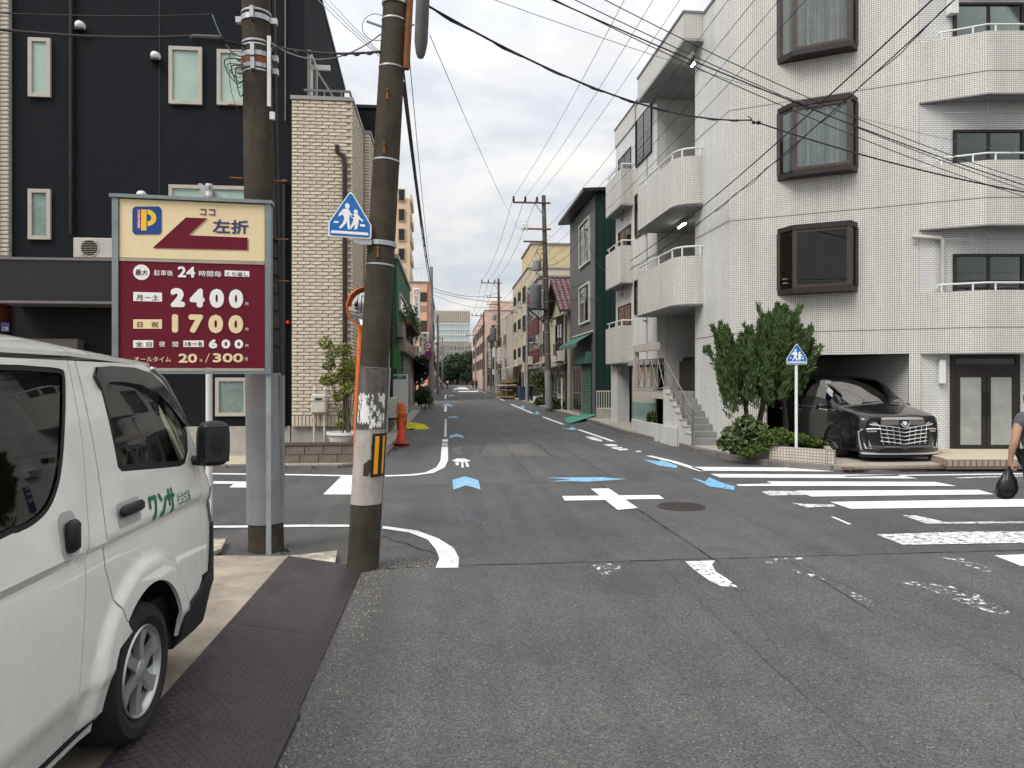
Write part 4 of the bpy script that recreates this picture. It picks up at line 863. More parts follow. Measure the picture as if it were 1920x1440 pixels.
for i in range(6):
    q = axA(4.95 + rnd.uniform(0, .3)) + Vector((-.12, -.14, 0)); a_ = rnd.uniform(.04, .2); h_ = rnd.uniform(.08, .3); m.tube([tuple(p) for p in smooth_poly([q + Vector((.02, 0, h_ * .6)), q + Vector((-a_, -.03, h_ * .5)), q + Vector((-a_ * .9, -.02, -h_ * .3)), q + Vector((-a_ * .3, -.02, -h_)), q + Vector((.02, -.02, -h_ * .8))], 4, False)], rnd.uniform(.003, .007), 4)
m.builds('loose_wire', BLACKC, pA)
m = MB()
for i in range(7): q = axA(2.2 + i * .19); m.cyl(q + Vector((.05, 0, 0)), q + Vector((.05, 0, .006)), rA(2.2) - .03, n=16)
q = axA(3.5); m.cyl(axA(1.9) + Vector((.14, .12, 0)), axA(7.6) + Vector((.14, .12, 0)), .035, n=10); m.build('riser_pipe', BLACKM, pA, smooth=40)
# pole B: leaning, next to the steel plate
bB = Vector((-.81, 7.02, 0)); q = ay(742, 0, 7.02); tB = bB + (q - bB) * (8.5 / q.z); axB = pole_axis(bB, tB); rB = lambda z: lerp(.150, .102, z / 8.5)
pB = thing('utility_pole', 'leaning brown concrete pole with torn posters and a yellow black guard', 'utility pole', tuple(bB))
m = MB(); m.cyl(axB(-.05), axB(8.5), rB(0), rB(8.5), 28); m.build('shaft', POLE, pB, smooth=40)
zb = lambda py: ay(700, py, 6.95).z
def wrap(zlo, zhi, a0, a1, e, name, mat, par, ragged=0.0, seed=1, n=18):
    """a sheet wrapped on the leaning shaft between two bearings (degrees, 0 = towards the camera, + = to the right)"""
    r_ = random.Random(seed); m = MB(); vs = []
    for i in range(n + 1):
        a = R(lerp(a0, a1, i / n)); lo = zlo + r_.uniform(0, ragged) * (zhi - zlo); hi = zhi - r_.uniform(0, ragged) * (zhi - zlo)
        for z in (lo, hi): c = axB(z); vs.append(c + Vector((math.sin(a), -math.cos(a), 0)) * (rB(z) + e))
    m.add(vs, [(2 * i, 2 * i + 2, 2 * i + 3, 2 * i + 1) for i in range(n)]); return m.build(name, mat, par)
wrap(zb(945), zb(805), -100, 100, .004, 'poster_sheet', M('sheet_offwhite', (.40, .37, .33), .6, .18, 5, dirt=.5, dirtcol=(.16, .14, .12)), pB)
wrap(zb(805), zb(690), -100, 100, .003, 'old_sheet', M('sheet_clear_dirty', (.10, .088, .075), .35, .4, 6, dirt=.5, dirtcol=(.3, .28, .25)), pB)
TORN = paint_mat('paper_torn', (.74, .73, .71), .47, .50, 13, streak=(1, 1, .35))
for a0, a1, p0, p1, sd_ in ((0, 62, 806, 735, 3), (-55, 0, 796, 735, 5)): wrap(zb(p0), zb(p1), a0, a1, .006 + .001 * (sd_ - 3), 'torn_poster', TORN, pB, .12, sd_, 24)
for a0, a1, p0, p1 in ((-12, 40, 892, 858), (12, 40, 846, 828)): wrap(zb(p0), zb(p1), a0, a1, .006, 'bare_patch', POLE, pB, .3, 8, 6)
m = MB()
for py in (690, 808, 855, 892, 906): band(m, axB, zb(py), rB(1.5), .008, .006)
m.builds('thin_band', M('wire_grey', (.25, .24, .23), .4, .1, metal=.6), pB, smooth=40)
m = MB()
for py in (34, 124, 300, 497): band(m, axB, zb(py), rB(zb(py)), .016, .005)
m.builds('wire_band', ZINC, pB, smooth=40)
m = MB(); band(m, axB, zb(460), rB(3.2), .045, .012); band(m, axB, zb(3), rB(5.4), .06, .012)
for s in (-1, 1): q = axB(zb(460)); m.box(q.x + s * .125 - .02, q.x + s * .125 + .06 * (s < 0) + .02, q.y - .05, q.y + .05, q.z, q.z + .045)
m.builds('clamp_band', ZINC, pB)
# guard plate in yellow and black
gz0, gz1 = zb(892), zb(812)
m = MB()
def gpt(z, a, e): c = axB(z); return c + Vector((math.sin(R(a)), -math.cos(R(a)), 0)) * (rB(z) + e)
def strip(m, z0, z1, a0, a1, e0, e1, n=4):
    for i in range(n):
        A0, A1 = lerp(a0, a1, i / n), lerp(a0, a1, (i + 1) / n)
        vs = [gpt(z0, A0, e0), gpt(z0, A1, e0), gpt(z1, A1, e0), gpt(z1, A0, e0), gpt(z0, A0, e1), gpt(z0, A1, e1), gpt(z1, A1, e1), gpt(z1, A0, e1)]
        m.add(vs, [(4, 5, 6, 7), (0, 4, 7, 3), (1, 2, 6, 5), (0, 1, 5, 4), (3, 7, 6, 2)])
strip(m, gz0, gz1, 14, 80, .004, .02, 6); gd = m.build('guard_plate', BLACKM, pB)
YEL = M('reflective_yellow', (.85, .36, .01), .45, .05, 4)
for a0, a1 in ((24, 38), (55, 64)): m = MB(); strip(m, gz0 + .025, gz1 - .025, a0, a1, .0195, .023, 3); m.build('yellow_stripe', YEL, gd)
m = MB(); q = lambda z: gpt(z, 88, .012); m.cyl(q(.05), q(zb(690)), .012, n=8); m.build('ground_rod', STEEL, pB, smooth=40)
m = MB(); m.tube([gpt(z, 70, .03) for z in (5.6, 5.4, 5.05, 4.86)], .035, 8); m.build('riser_cover', RUST, pB, smooth=40)
m = MB(); c = axB(5.25); m.lathe([(.13, -.004), (.135, 0), (.13, .004), (.125, 0)], c + Vector((-.17, -.06, 0)), 20, 'Y', closed=True); m.cyl(c + Vector((-.26, -.05, .06)), c, .012, n=6); m.cyl(c + Vector((.08, -.05, .04)), c + Vector((.2, -.06, .04)), .01, n=6); m.build('bracket_ring', STEEL, pB)
m = MB()
for z in (4.1, 3.1, 4.62): q = gpt(z, -8, .0); m.cyl(q, q + Vector((0, -.03, 0)), .012, n=6); m.box(q.x - .01, q.x + .01, q.y - .012, q.y + .005, z - .09, z)
m.builds('step_bolt', RUST, pB)
# school crossing sign on the leaning pole
SGB = M('sign_blue', (.02, .135, .42), .35, .05, 2, dirt=.12); SGW = M('sign_white', (.80, .80, .80), .35, .02)
def school_sign(o, c, w, h, fr, depth=.004):
    """five-sided blue sign with two walking figures; fr maps face units (-.5..5, 0..1) to space"""
    def face(pts, mat, lift, par, name):
        m = MB(); m.slab([fr(x, y, -lift) for x, y in pts][::-1] if False else [fr(x, y, -lift) for x, y in pts], fr(0, 0, 0) - fr(0, 0, .0012)); return m.build(name, mat, par)
    rim = [(-.47, 0), (.47, 0), (.5, .03), (.5, .30), (.04, .985), (0, 1), (-.04, .985), (-.5, .30), (-.5, .03)]
    m = MB(); m.slab([fr(x, y, 0) for x, y in rim], fr(0, 0, .004) - fr(0, 0, 0)); pl = m.build('plate', SGW, o)
    k = lambda s, pts: [(x * s, .44 + (y - .44) * s) for x, y in pts]
    face(k(.93, rim), SGB, .003, pl, 'blue_field')
    def fig(pts, x0, y0, s, name):
        return face([(x0 + x * s, y0 + y * s) for x, y in pts], SGW, .005, pl, name)
    circ = lambda cx, cy, r, n=12: [(cx + r * math.cos(2 * math.pi * i / n), cy + r * math.sin(2 * math.pi * i / n)) for i in range(n)]
    face(circ(-.07, .69, .058), SGW, .005, pl, 'figure'); face(circ(.13, .575, .05), SGW, .005, pl, 'figure')
    face([(-.16, .62), (-.04, .635), (.02, .53), (.10, .47), (.08, .44), (-.005, .50), (-.02, .40), (.01, .22), (.03, .18), (-.045, .18), (-.07, .34), (-.15, .24), (-.20, .19), (-.26, .20), (-.17, .30), (-.13, .42), (-.17, .50), (-.27, .44), (-.26, .50)], SGW, .005, pl, 'figure')
    face([(.07, .52), (.17, .53), (.26, .43), (.31, .40), (.29, .36), (.20, .42), (.20, .33), (.17, .20), (.10, .18), (.13, .30), (.07, .24), (.02, .17), (.00, .21), (.06, .33), (.08, .42), (.02, .45), (.04, .49)], SGW, .005, pl, 'figure')
    face([(-.44, .075), (.44, .075), (.42, .135), (-.42, .135)], SGW, .005, pl, 'bar'); face([(-.38, .30), (-.27, .30), (-.25, .34), (-.36, .34)], SGW, .005, pl, 'bar'); face([(.24, .26), (.36, .26), (.35, .31), (.23, .31)], SGW, .005, pl, 'bar')
    return pl
a, b, c = ay(615, 445, 6.86), ay(696, 447, 6.86), ay(657, 360, 6.86)
s1 = thing('school_crossing_sign', 'blue school crossing sign clamped to the leaning pole', 'road sign', ((a.x + b.x) / 2, 6.86, a.z))
cx_, wz, hz, z0 = (a.x + b.x) / 2, b.x - a.x, c.z - a.z, a.z
school_sign(s1, None, 1, 1, lambda x, y, w: Vector((cx_ + x * wz + y * .01, 6.86 + w, z0 + y * hz - x * .02)))
q = axB(z0 - .02); m = MB(); m.box(cx_ + .06, q.x - .08, 6.875, 6.91, z0 - .06, z0 - .015); m.box(cx_ + .04, cx_ + .08, 6.868, 6.9, z0 - .05, z0 + .12); m.build('bracket', ZINC, s1)
# street lamp on the leaning pole
lp = thing('street_lamp', 'elongated grey street lamp hanging from the leaning pole top', 'street lamp', (-.22, 6.7, 5.0)); LAMPG = M('lamp_grey', (.13, .135, .13), .6, .15, 6, dirt=.4)
la, lb = ay(795, -60, 6.55), ay(789, 92, 6.8)
d = (lb - la).normalized(); m = MB(); prof = [(0, .0), (.05, .01), (.075, .06), (.085, .2), (.085, .62), (.06, .72), (.035, .76), (0, .765)]
m.lathe(prof, n=16); rot = Vector((0, 0, 1)).rotation_difference(d).to_matrix().to_4x4(); m.xform(Matrix.Translation(la) @ rot @ Matrix.Diagonal((.72, 1, 1, 1))); m.build('housing', LAMPG, lp, smooth=50)
m = MB(); m.lathe([(0, 0), (.055, .02), (.06, .1), (.05, .3), (0, .34)], n=14); m.xform(Matrix.Translation(la + d * .05 + Vector((.01, -.05, 0))) @ rot @ Matrix.Diagonal((.6, .5, 1, 1))); m.build('lens', WHITEM, lp, smooth=50)
m = MB(); m.tube([la + d * .2, la + Vector((-.1, .1, .35)), axB(5.75) + Vector((.05, -.08, .3)), axB(5.75)], .02, 8); m.build('arm', STEEL, lp, smooth=50)
# convex mirror
mc_ = ay(689, 577, 15.0); mr = thing('convex_mirror', 'orange rimmed convex traffic mirror on an orange post behind the leaning pole', 'traffic mirror', (mc_.x, 15.0, 0))
MIR = M('mirror', (.78, .80, .80), .03, 0, metal=1.0); R0 = .50
m = MB(); m.lathe([(0, -.10), (.15, -.092), (.3, -.065), (.4, -.035), (.46, 0)], n=40, axis='Y'); m.xform(Matrix.Translation((mc_.x, 14.95, mc_.z)) @ Matrix.Rotation(R(14), 4, 'Z') @ Matrix.Rotation(R(9), 4, 'X') @ Matrix.Scale(.86, 4)); m.build('mirror', MIR, mr, smooth=True)
m = MB(); m.lathe([(.455, -.02), (.50, -.03), (.505, .02), (.45, .06), (0, .1)], n=40, axis='Y'); m.xform(Matrix.Translation((mc_.x, 14.955, mc_.z)) @ Matrix.Rotation(R(14), 4, 'Z') @ Matrix.Rotation(R(9), 4, 'X') @ Matrix.Scale(.86, 4)); m.build('rim', ORANGE, mr, smooth=40)
m = MB(); m.lathe([(.505, .0), (.515, -.22), (.505, -.22), (.495, .0)], n=40, axis='Y', closed=True, arc=.5); m.xform(Matrix.Translation((mc_.x, 14.95, mc_.z)) @ Matrix.Rotation(R(14), 4, 'Z') @ Matrix.Rotation(R(9), 4, 'X') @ Matrix.Scale(.86, 4)); m.build('visor', ORANGE, mr, smooth=40)
pz = ay(672, 700, 15.1).x; m = MB(); m.tube([(pz - .06, 15.1, 0), (pz - .02, 15.1, 1.6), (pz + .06, 15.12, mc_.z)], .055, 12); m.build('post', ORANGE, mr, smooth=40)
m = MB(); m.box(pz, mc_.x, 15.03, 15.1, mc_.z - .03, mc_.z + .03); m.build('arm', STEEL, mr)
# ------------------------------------------------------------------ white tiled apartment block on the skewed corner
TILE = tile_mat('white_mosaic_tile', .0475, .0475, .0062, (.80, .775, .72), (.72, .70, .65), (.27, .245, .21), .32, .7)
TILES = tile_mat('white_strip_tile', .098, .0475, .0062, (.80, .80, .78), (.74, .74, .72), (.34, .33, .31), .32, .7, .5)
BROWN = M('sash_brown', (.075, .052, .042), .42, .12, 6); DARKB = M('sash_black_brown', (.028, .023, .022), .45, .12, 6)
SOFF = M('soffit_grey', (.34, .34, .34), .75, .12, 2, dirt=.35); SLABE = M('slab_edge_grey', (.22, .22, .22), .7, .1, 3)
CURT = M('curtain_lace', (.78, .80, .77), .85, .12, 5); CURTG = M('curtain_green_white', (.72, .82, .79), .85, .1, 4)
JOINT = M('joint_brown', (.20, .165, .14), .8, 0)
d_ = (.861, -.509); dr = az(1848, 850, .2)
def cross_px(P, d, px):
    r = ray(px, 700); a, b, c, e = d[0], -r.x, d[1], -r.y; D = a * e - b * c; s = (-P[0] * e + b * P[1]) / D; return s
s_ = cross_px(dr, d_, 1367); C0 = Vector((dr.x + s_ * d_[0], dr.y + s_ * d_[1], 0))
FA = Fr(C0, d_); FS = Fr(C0, (.02, -1)); BD = (CA, -SA)
ap = thing('white_apartment', 'white tiled four storey apartment block with curved stair balconies on the corner', 'building', tuple(C0))
ZR = 11.95; GZ = 2.43; SE = 4.2
P42 = FA.p(SE, 0); DD = FA.p(5.53, 0); FB = Fr(P42, BD); FD = Fr(DD, BD)
# solid skewed front, s 0..4.2
m = MB(); m.box(0, SE, 0, .3, GZ, ZR, FA.M); m.build('front_wall', TILE, ap)
m = MB(); m.box(0, .9, 0, .3, 0, GZ - .004, FA.M); m.box(4.0, SE + .05, .004, .34, 0, GZ - .004, FA.M); m.builds('front_pier', TILE, ap)
# recessed wall line behind the balconies
m = MB(); m.box(0, 7, .02, .25, 0, ZR - .02, FB.M); m.build('recessed_wall', TILES, ap)
# roof slab and hidden body
bodyp = [C0 + FA.w * .32 + FS.w * .32, P42 + Vector((.1, .4, 0)), FB.p(7, 0, .3), FB.p(7, 0, 9), FS.p(-11, 0, 6), FS.p(-11, 0, .3)]
m = MB(); m.prism([(p.x, p.y) for p in bodyp], ZR - .4, ZR - .02); m.build('roof_slab', SOFF, ap)
# balcony slabs and parapets
for i, (za, zb_) in enumerate(((GZ, 3.81), (5.26, 6.68), (8.16, 9.53), (11.0, ZR))):
    pl_ = [P42, DD, FD.p(5.6, 0), FB.p(6.6, 0)]
    m = MB(); m.prism([(p.x, p.y) for p in [P42 + Vector((.02, .02, 0)), DD + Vector((.0, .02, 0)), FD.p(5.6, 0, .02), FB.p(6.6, 0, .015)]], za + .03, za + .16); m.build('balcony_slab', SOFF, ap)
    m = MB(); m.box(SE, 5.53, 0, .12, za, zb_, FA.M); pr = m.build('balcony_parapet', TILE, ap)
    m = MB(); m.box(.004, 5.6, 0, .12, za, zb_, FD.M); m.build('balcony_parapet', TILE, ap)
    m = MB(); m.box(SE + .02, 5.545, -.008, .128, za - .03, za - .003, FA.M); m.box(.01, 5.6, -.008, .128, za - .03, za - .003, FD.M); m.builds('slab_edge', SLABE, ap)
    if i < 3:
        m = MB(); q = lambda u: FA.p(u, zb_ + .17, .06); m.tube([FA.p(SE + .35, zb_ + .1, .06), FA.p(SE + .4, zb_ + .17, .06), FA.p(5.53, zb_ + .17, .06), FD.p(.02, zb_ + .17, .06), FD.p(5.5, zb_ + .17, .06)], .022, 8)
        for p in (FA.p(SE + .45, zb_, .06), FA.p(5.25, zb_, .06), FD.p(.2, zb_, .06), FD.p(1.5, zb_, .06)): m.cyl(p, p + Vector((0, 0, .17)), .02, n=6)
        m.build('balcony_rail', WHITEM, ap, smooth=50)
        # sliding window on the recessed wall
        u0, _ = FB.hit(1787, 500); u1, _ = FB.hit(1918, 500); v0, v1 = za + .5, za + 2.55 - .28
        o = win(ap, FB, u0, u1, v0, v1, DARKB, GLASS, fw=.06, proud=.05, vbars=(.5,), bw=.07)
        m = MB(); nseg = 40
        for k in range(nseg):
            a, b = lerp(u0 + .06, u1 - .06, k / nseg), lerp(u0 + .06, u1 - .06, (k + 1) / nseg); f = lambda t: .0 + .012 * math.sin(t * 34)
            m.quad(FB.p(a, v0 + .06, .004 + abs(f(a)) * .8 - .012), FB.p(b, v0 + .06, .004 + abs(f(b)) * .8 - .012), FB.p(b, v1 - .06, .004 + abs(f(b)) * .8 - .012), FB.p(a, v1 - .06, .004 + abs(f(a)) * .8 - .012))
        m.build('curtain', M('curtain_taupe', (.20, .19, .165), .9, .15, 4) if i < 2 else CURT, o)
        m = MB(); p = FD.p(.15, za + 2.83, .25); m.tube([p, p + Vector((0, 0, -.22)), p + Vector((.03, 0, -.3)), p + Vector((.06, 0, -.24))], .012, 6); m.cyl(FB.p(.4, za + 2.55, -.3), FB.p(2.4, za + 2.55, -.3), .014, n=6); m.builds('laundry_hook', STEEL, ap)
m = MB(); m.tube([FB.p(-.2, 5.08, -.06), FB.p(.45, 5.06, -.06), FB.p(.5, 5.0, -.06), FB.p(.5, 3.7, -.06)], .045, 8); m.build('pipe_cover', M('duct_cream', (.52, .49, .43), .5), ap, smooth=50)
m = MB(); u, v = FB.hit(1783, 10); m.cbox(u - .12, u + .1, -.14, 0, v - .25, v + .6, .01, FB.M); m.build('heater_box', WHITEM, ap)
# belts
m = MB()
for z in (2.99, 5.85, 8.65): m.box(-.002, 5.531, -.003, .02, z - .012, z + .012, FA.M); m.box(0, 5.6, -.003, .02, z - .012, z + .012, FD.M); m.box(-2.35, .002, -.003, .02, z - .012, z + .012, FS.M)
m.builds('belt_joint', JOINT, ap)
# corner edge, garage
m = MB(); m.box(.9, 4.0, .31, .34, GZ - .006, GZ + .3, FA.M); m.build('garage_lintel', TILE, ap)
a0, b0 = FA.p(.9, 0, .3), FA.p(4.0, 0, .3); gd_ = Vector((-.02, 1, 0)).normalized()
m = MB(); q = [b0, b0 + gd_ * 6.5]; fr = Fr(q[1], -gd_)
m.box(0, 6.5, 0, .15, 0, GZ, fr.M); m.build('garage_wall', TILES, ap)
m = MB(); fr = Fr(a0, gd_); m.box(0, 6.5, 0, .15, 0, GZ, fr.M); fr = Fr(a0 + gd_ * 6.5, (1, 0)); m.box(-.5, 4, 0, .1, 0, GZ, fr.M); m.builds('garage_back', M('garage_shade', (.05, .047, .045), .8, .15), ap)  # near-black walls and ceiling; the garage's shade is put into their colour
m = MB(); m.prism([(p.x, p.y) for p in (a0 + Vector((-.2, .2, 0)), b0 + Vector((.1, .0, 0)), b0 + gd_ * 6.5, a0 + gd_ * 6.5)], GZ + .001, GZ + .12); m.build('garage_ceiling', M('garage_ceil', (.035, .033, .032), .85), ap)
m = MB(); m.prism([(p.x, p.y) for p in (a0 + FA.w * -.3, b0 + FA.w * -.3, b0 + gd_ * 6.5, a0 + gd_ * 6.5)], .1, .121); m.build('garage_floor', CONC, ap)
# bay windows
FAo = FA.off(-.34)
for i, (z0, z1) in enumerate(((3.90, 5.54), (6.72, 8.50), (9.60, 11.45))):
    wl, wr = 1.19, 2.90; fl, frr = FAo.hit(1490, 500)[0], FAo.hit(1592, 500)[0]; dp = .34
    plan = [(wl, 0), (fl, -dp), (frr, -dp), (wr, 0)]
    P = lambda k, z: FA.p(plan[k][0], z, plan[k][1])
    m = MB()
    for za, zb_ in ((z0, z0 + .13), (z1 - .12, z1)):
        e = .035; pl_ = [FA.p(wl - e, 0, .0), FA.p(fl - e, 0, -dp - e), FA.p(frr + e, 0, -dp - e), FA.p(wr + e, 0, .0)]; m.prism([(p.x, p.y) for p in pl_], za, zb_)
    o = m.builds('bay_window', DARKB, ap)
    m = MB()
    for k in range(4): p = P(k, 0); pw_ = .05 if k in (1, 2) else .055; m.box(plan[k][0] - pw_, plan[k][0] + pw_, plan[k][1] - .02, plan[k][1] + .05, z0 + .131, z1 - .121, FA.M)
    m.box(fl, frr, -dp - .012, -dp + .03, z0 + .131, z0 + .2, FA.M); m.box(fl, frr, -dp - .012, -dp + .03, z1 - .19, z1 - .121, FA.M)
    m.builds('mullion', BROWN if i else M('sash_brown_dark', (.06, .043, .036), .42), o)
    for k in range(3): m = MB(); m.quad(P(k, z0 + .15), P(k + 1, z0 + .15), P(k + 1, z1 - .14), P(k, z1 - .14)); m.build('pane', glass_mat('bay_glass', (.93, .95, .94)) if i else GLASSD, o)
    if i == 0:
        m = MB(); m.box((fl + frr) / 2 - .02, (fl + frr) / 2 + .02, -dp + .02, -dp + .05, z0 + .2, z1 - .19, FA.M)
        for z in (z0 + .26, z0 + .36): m.box(wl + .1, wr - .1, -dp * .55, -dp * .55 + .03, z, z + .035, FA.M); m.box(fl, frr, -dp + .03, -dp + .05, z, z + .03, FA.M)
        m.builds('glazing_bar', M('bar_grey', (.18, .165, .15), .5), o)
        m = MB(); m.box(wl + .06, wr - .06, -.03, -.012, z0 + .14, z1 - .13, FA.M); m.build('room_back', DARKIN, o)
    else:
        m = MB(); n_ = 46; path = []
        for k in range(n_ + 1):
            t = k / n_; u = lerp(wl + .1, wr - .1, t)
            w_ = -dp * min(1, (u - wl) / (fl - wl), (wr - u) / (wr - frr)) * .78 + .035 * math.sin(u * 38) + .02 * math.sin(u * 21)
            if abs(t - .55) < .03: w_ += .08
            path.append((u, w_))
        for (u, w0), (u2, w2) in zip(path, path[1:]):
            hem = .03 * math.sin(u * 30); m.quad(FA.p(u, z0 + .17 + hem * .5, w0), FA.p(u2, z0 + .17 + .03 * math.sin(u2 * 30) * .5, w2), FA.p(u2, z1 - .2, w2), FA.p(u, z1 - .2, w0))
        m.build('curtain', CURTG if i == 1 else CURT, o, smooth=True)
        m = MB(); m.box(wl + .06, wr - .06, -.03, -.012, z0 + .14, z1 - .13, FA.M); m.build('room_back', M('room_grey', (.10, .10, .095), .9), o)
# ground floor entrance with glass doors
u0, v1 = FB.hit(1782, 665); u1, v0 = FB.hit(1910, 850); fz = v0
dw = win(ap, FB, u0, u1, v0, v1, DARKB, GLASSD, fw=.09, proud=.05, name='entrance_frame', back=DARKIN)
uL, vt_ = FB.hit(1790, 688); mid = (u0 + u1) / 2; vh = FB.hit(1790, 694)[1]
m = MB(); m.box(u0 + .09, u1 - .09, -.055, .0, vh - .02, vh + .14, FB.M); m.build('transom', DARKB, dw)
FGL = M('glass_door_frosted', (.33, .35, .32), .12, .18, 2, coat=.8)
for a, b in ((u0 + .09, mid - .005), (mid + .005, u1 - .09)):
    m = MB(); e = .10; m.box(a, a + e, -.06, -.02, v0 + .02, vh - .021, FB.M); m.box(b - e, b, -.06, -.02, v0 + .02, vh - .021, FB.M); m.box(a + e, b - e, -.06, -.02, v0 + .02, v0 + .2, FB.M); m.box(a + e, b - e, -.06, -.02, vh - .16, vh - .021, FB.M)
    dd = m.build('door', DARKB, ap); m = MB(); m.box(a + e, b - e, -.045, -.035, v0 + .2, vh - .16, FB.M); m.build('pane', FGL, dd)
    x = b - .04 if a < mid - .1 else a + .04; m = MB(); m.tube([FB.p(x, fz + .85, -.1), FB.p(x, fz + 1.4, -.1)], .016, 8); m.build('handle', BLACKM, dd)
u, v = FB.hit(1764, 675); u2, v2 = FB.hit(1771, 720); m = MB(); m.cbox(u - .07, u + .07, -.11, -.0, v2, v, .02, FB.M); m.build('wall_lamp', WHITEM, ap)
# tiled platform in front of the doors
st_ = thing('tiled_platform', 'low beige tiled step in front of the brown glass doors', 'step', tuple(FB.p(2, 0, -1)))
q = [FB.p(.35, 0, .0), az(1740, 851, .25), az(1775, 861, .25), az(1920, 861, .25), az(2250, 860, .25), FB.p(6.5, 0, 0)]
m = MB(); m.prism([(p.x, p.y) for p in q], .05, .235); m.build('core', M('grout_brown', (.16, .12, .10), .9), st_)
m = MB(); m.prism([(p.x, p.y) for p in q], .238, .25); m.build('top', PAVE, st_)
tt = MB(); tt.cbox(-.045, .045, -.012, .01, -.06, .06, .006); te = tt.mesh('edge_tile', M('edge_tile_pink', (.36, .27, .22), .5, .15, 8)); ivs = WM[st_.name].inverted()
for a, b in ((q[1], q[2]), (q[2], q[3]), (q[3], q[4])):
    l = (b - a).length; dv = (b - a) / l; n_ = int(l / .115)
    for k in range(n_): c = a + dv * (l * (k + .5) / n_); inst('edge_tile', te, st_, ivs @ Vector((c.x, c.y, .165)), math.atan2(dv.y, dv.x))

# ---------------- street side of the block (u runs towards the camera, negative = up the street)
S = lambda y: -(y)                                        # metres up the street from the corner
m = MB(); m.box(-2.35, -.02, .002, .3, 0, ZR, FS.M); m.build('side_wall', TILES, ap)
U2 = -11.15
m = MB(); m.box(U2, -5.8, .002, .3, GZ + .1, ZR, FS.M); m.build('side_wall', TILES, ap)
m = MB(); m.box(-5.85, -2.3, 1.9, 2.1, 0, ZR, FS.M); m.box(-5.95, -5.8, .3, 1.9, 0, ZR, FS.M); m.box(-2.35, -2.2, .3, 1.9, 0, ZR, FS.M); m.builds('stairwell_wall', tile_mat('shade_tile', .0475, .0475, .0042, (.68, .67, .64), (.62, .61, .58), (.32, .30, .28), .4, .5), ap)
for z in (3.93, 6.73): m = MB(); m.box(-5.8, -2.35, .0, 1.9, z + .02, z + .18, FS.M); m.build('stair_landing', SOFF, ap)
m = MB(); m.box(-6.2, -1.7, -.55, 1.9, 11.22, 11.3, FS.M); m.build('roof_soffit', SOFF, ap)
m = MB(); m.box(-6.2, -1.75, -.55, .0, 11.31, ZR + .06, FS.M); m.box(U2 - .02, -6.21, -.04, .0, 11.31, ZR + .05, FS.M); m.builds('roof_beam', TILE, ap)
m = MB(); m.box(-6.22, -1.72, -.58, .02, ZR + .062, ZR + .12, FS.M); m.box(U2 - .05, -6.23, -.07, .05, ZR + .055, ZR + .1, FS.M); m.box(-1.7, .03, -.03, .3, ZR + .002, ZR + .07, FS.M); m.box(-.03, SE + .1, -.03, .3, ZR + .003, ZR + .075, FA.M); m.builds('coping', SLABE, ap)
# curved stair balconies
def curved(z0, z1, idx):
    out = []; r = .62; n_ = 9; off = .72
    for k in range(n_ + 1):
        a = R(90 * k / n_); out.append((-1.75 - r * (1 - math.cos(a)) - .0, -(off - r) * min(1, k / n_ * 2) - r * math.sin(a)))
    end = -5.6
    for k in range(1, 9): out.append((lerp(out[n_][0], end, k / 8), -off))
    m = MB(); t = .1; acc = 0
    for k in range(len(out) - 1):
        (ua, wa), (ub, wb) = out[k], out[k + 1]; l = math.hypot(ub - ua, wb - wa); nx, nw = -(wb - wa) / l, (ub - ua) / l
        A, B_ = FS.p(ua, z0, wa), FS.p(ub, z0, wb); A1, B1 = FS.p(ua, z1, wa), FS.p(ub, z1, wb); iu = (ua - wa * 0, )
        fi = len(m.f); m.add([A, B_, B1, A1], [(1, 0, 3, 2)]); m.uv[fi] = [(acc + l, z0), (acc, z0), (acc, z1), (acc + l, z1)]; acc += l
    m.build('balcony_front', TILE, ap, smooth=40)
    inn = []
    for k, (u, w_) in enumerate(out):
        inn.append((u - (.1 if k < 9 else 0) * math.cos(R(90 * min(k, 9) / 9)), w_ + .1 * math.sin(R(90 * min(k, 9) / 9))))
    m = MB()
    for (a, b, c, d) in zip(out, out[1:], inn[1:], inn):
        m.quad(FS.p(a[0], z1, a[1]), FS.p(b[0], z1, b[1]), FS.p(c[0], z1, c[1]), FS.p(d[0], z1, d[1])); m.quad(FS.p(d[0], z0, d[1]), FS.p(c[0], z0, c[1]), FS.p(c[0], z1, c[1]), FS.p(d[0], z1, d[1]))
    m.quad(FS.p(end_ := -5.6, z0, -.72), FS.p(-5.6, z0, 0), FS.p(-5.6, z1, 0), FS.p(-5.6, z1, -.72)); m.build('balcony_inner', TILES, ap)
    m = MB(); pl_ = [FS.p(u, 0, w_) for u, w_ in out] + [FS.p(-5.6, 0, 0)]; m.prism([(p.x, p.y) for p in pl_][::-1], z0 - .05, z0 + .01); m.build('balcony_slab', SOFF, ap)
    m = MB(); m.tube([FS.p(u, z0 - .01, w_ - .006) for u, w_ in out], .022, 6); m.builds('slab_edge', SLABE, ap)
    m = MB(); hr = .22 if idx else .26; m.tube([FS.p(u, z1 + hr - (.0 if u > -4 else (-4 - u) * .0), w_ + .06) for u, w_ in out], .028, 8)
    for k in (1, 5, 9, 12, 15): u, w_ = out[k]; p = FS.p(u, z1, w_ + .06); m.cyl(p, p + Vector((0, 0, hr)), .024, n=6)
    m.build('balcony_rail', WHITEM, ap, smooth=50)
curved(3.93, 5.28, 0); curved(6.73, 8.06, 1)
# fluorescent lamps lit under the landing and the roof
LIT = M('tube_lit', (1.0, .96, .86), .4, 0, emit=22)
for z, u in ((11.2, -2.75), (6.66, -3.9)):
    m = MB(); m.box(u - .32, u + .32, .12, .22, z - .07, z - .01, FS.M); f_ = m.build('lamp_fitting', WHITEM, ap); m = MB(); m.cyl(FS.p(u - .3, z - .095, .17), FS.p(u + .3, z - .095, .17), .022, n=8); m.build('lamp_tube', LIT, f_)
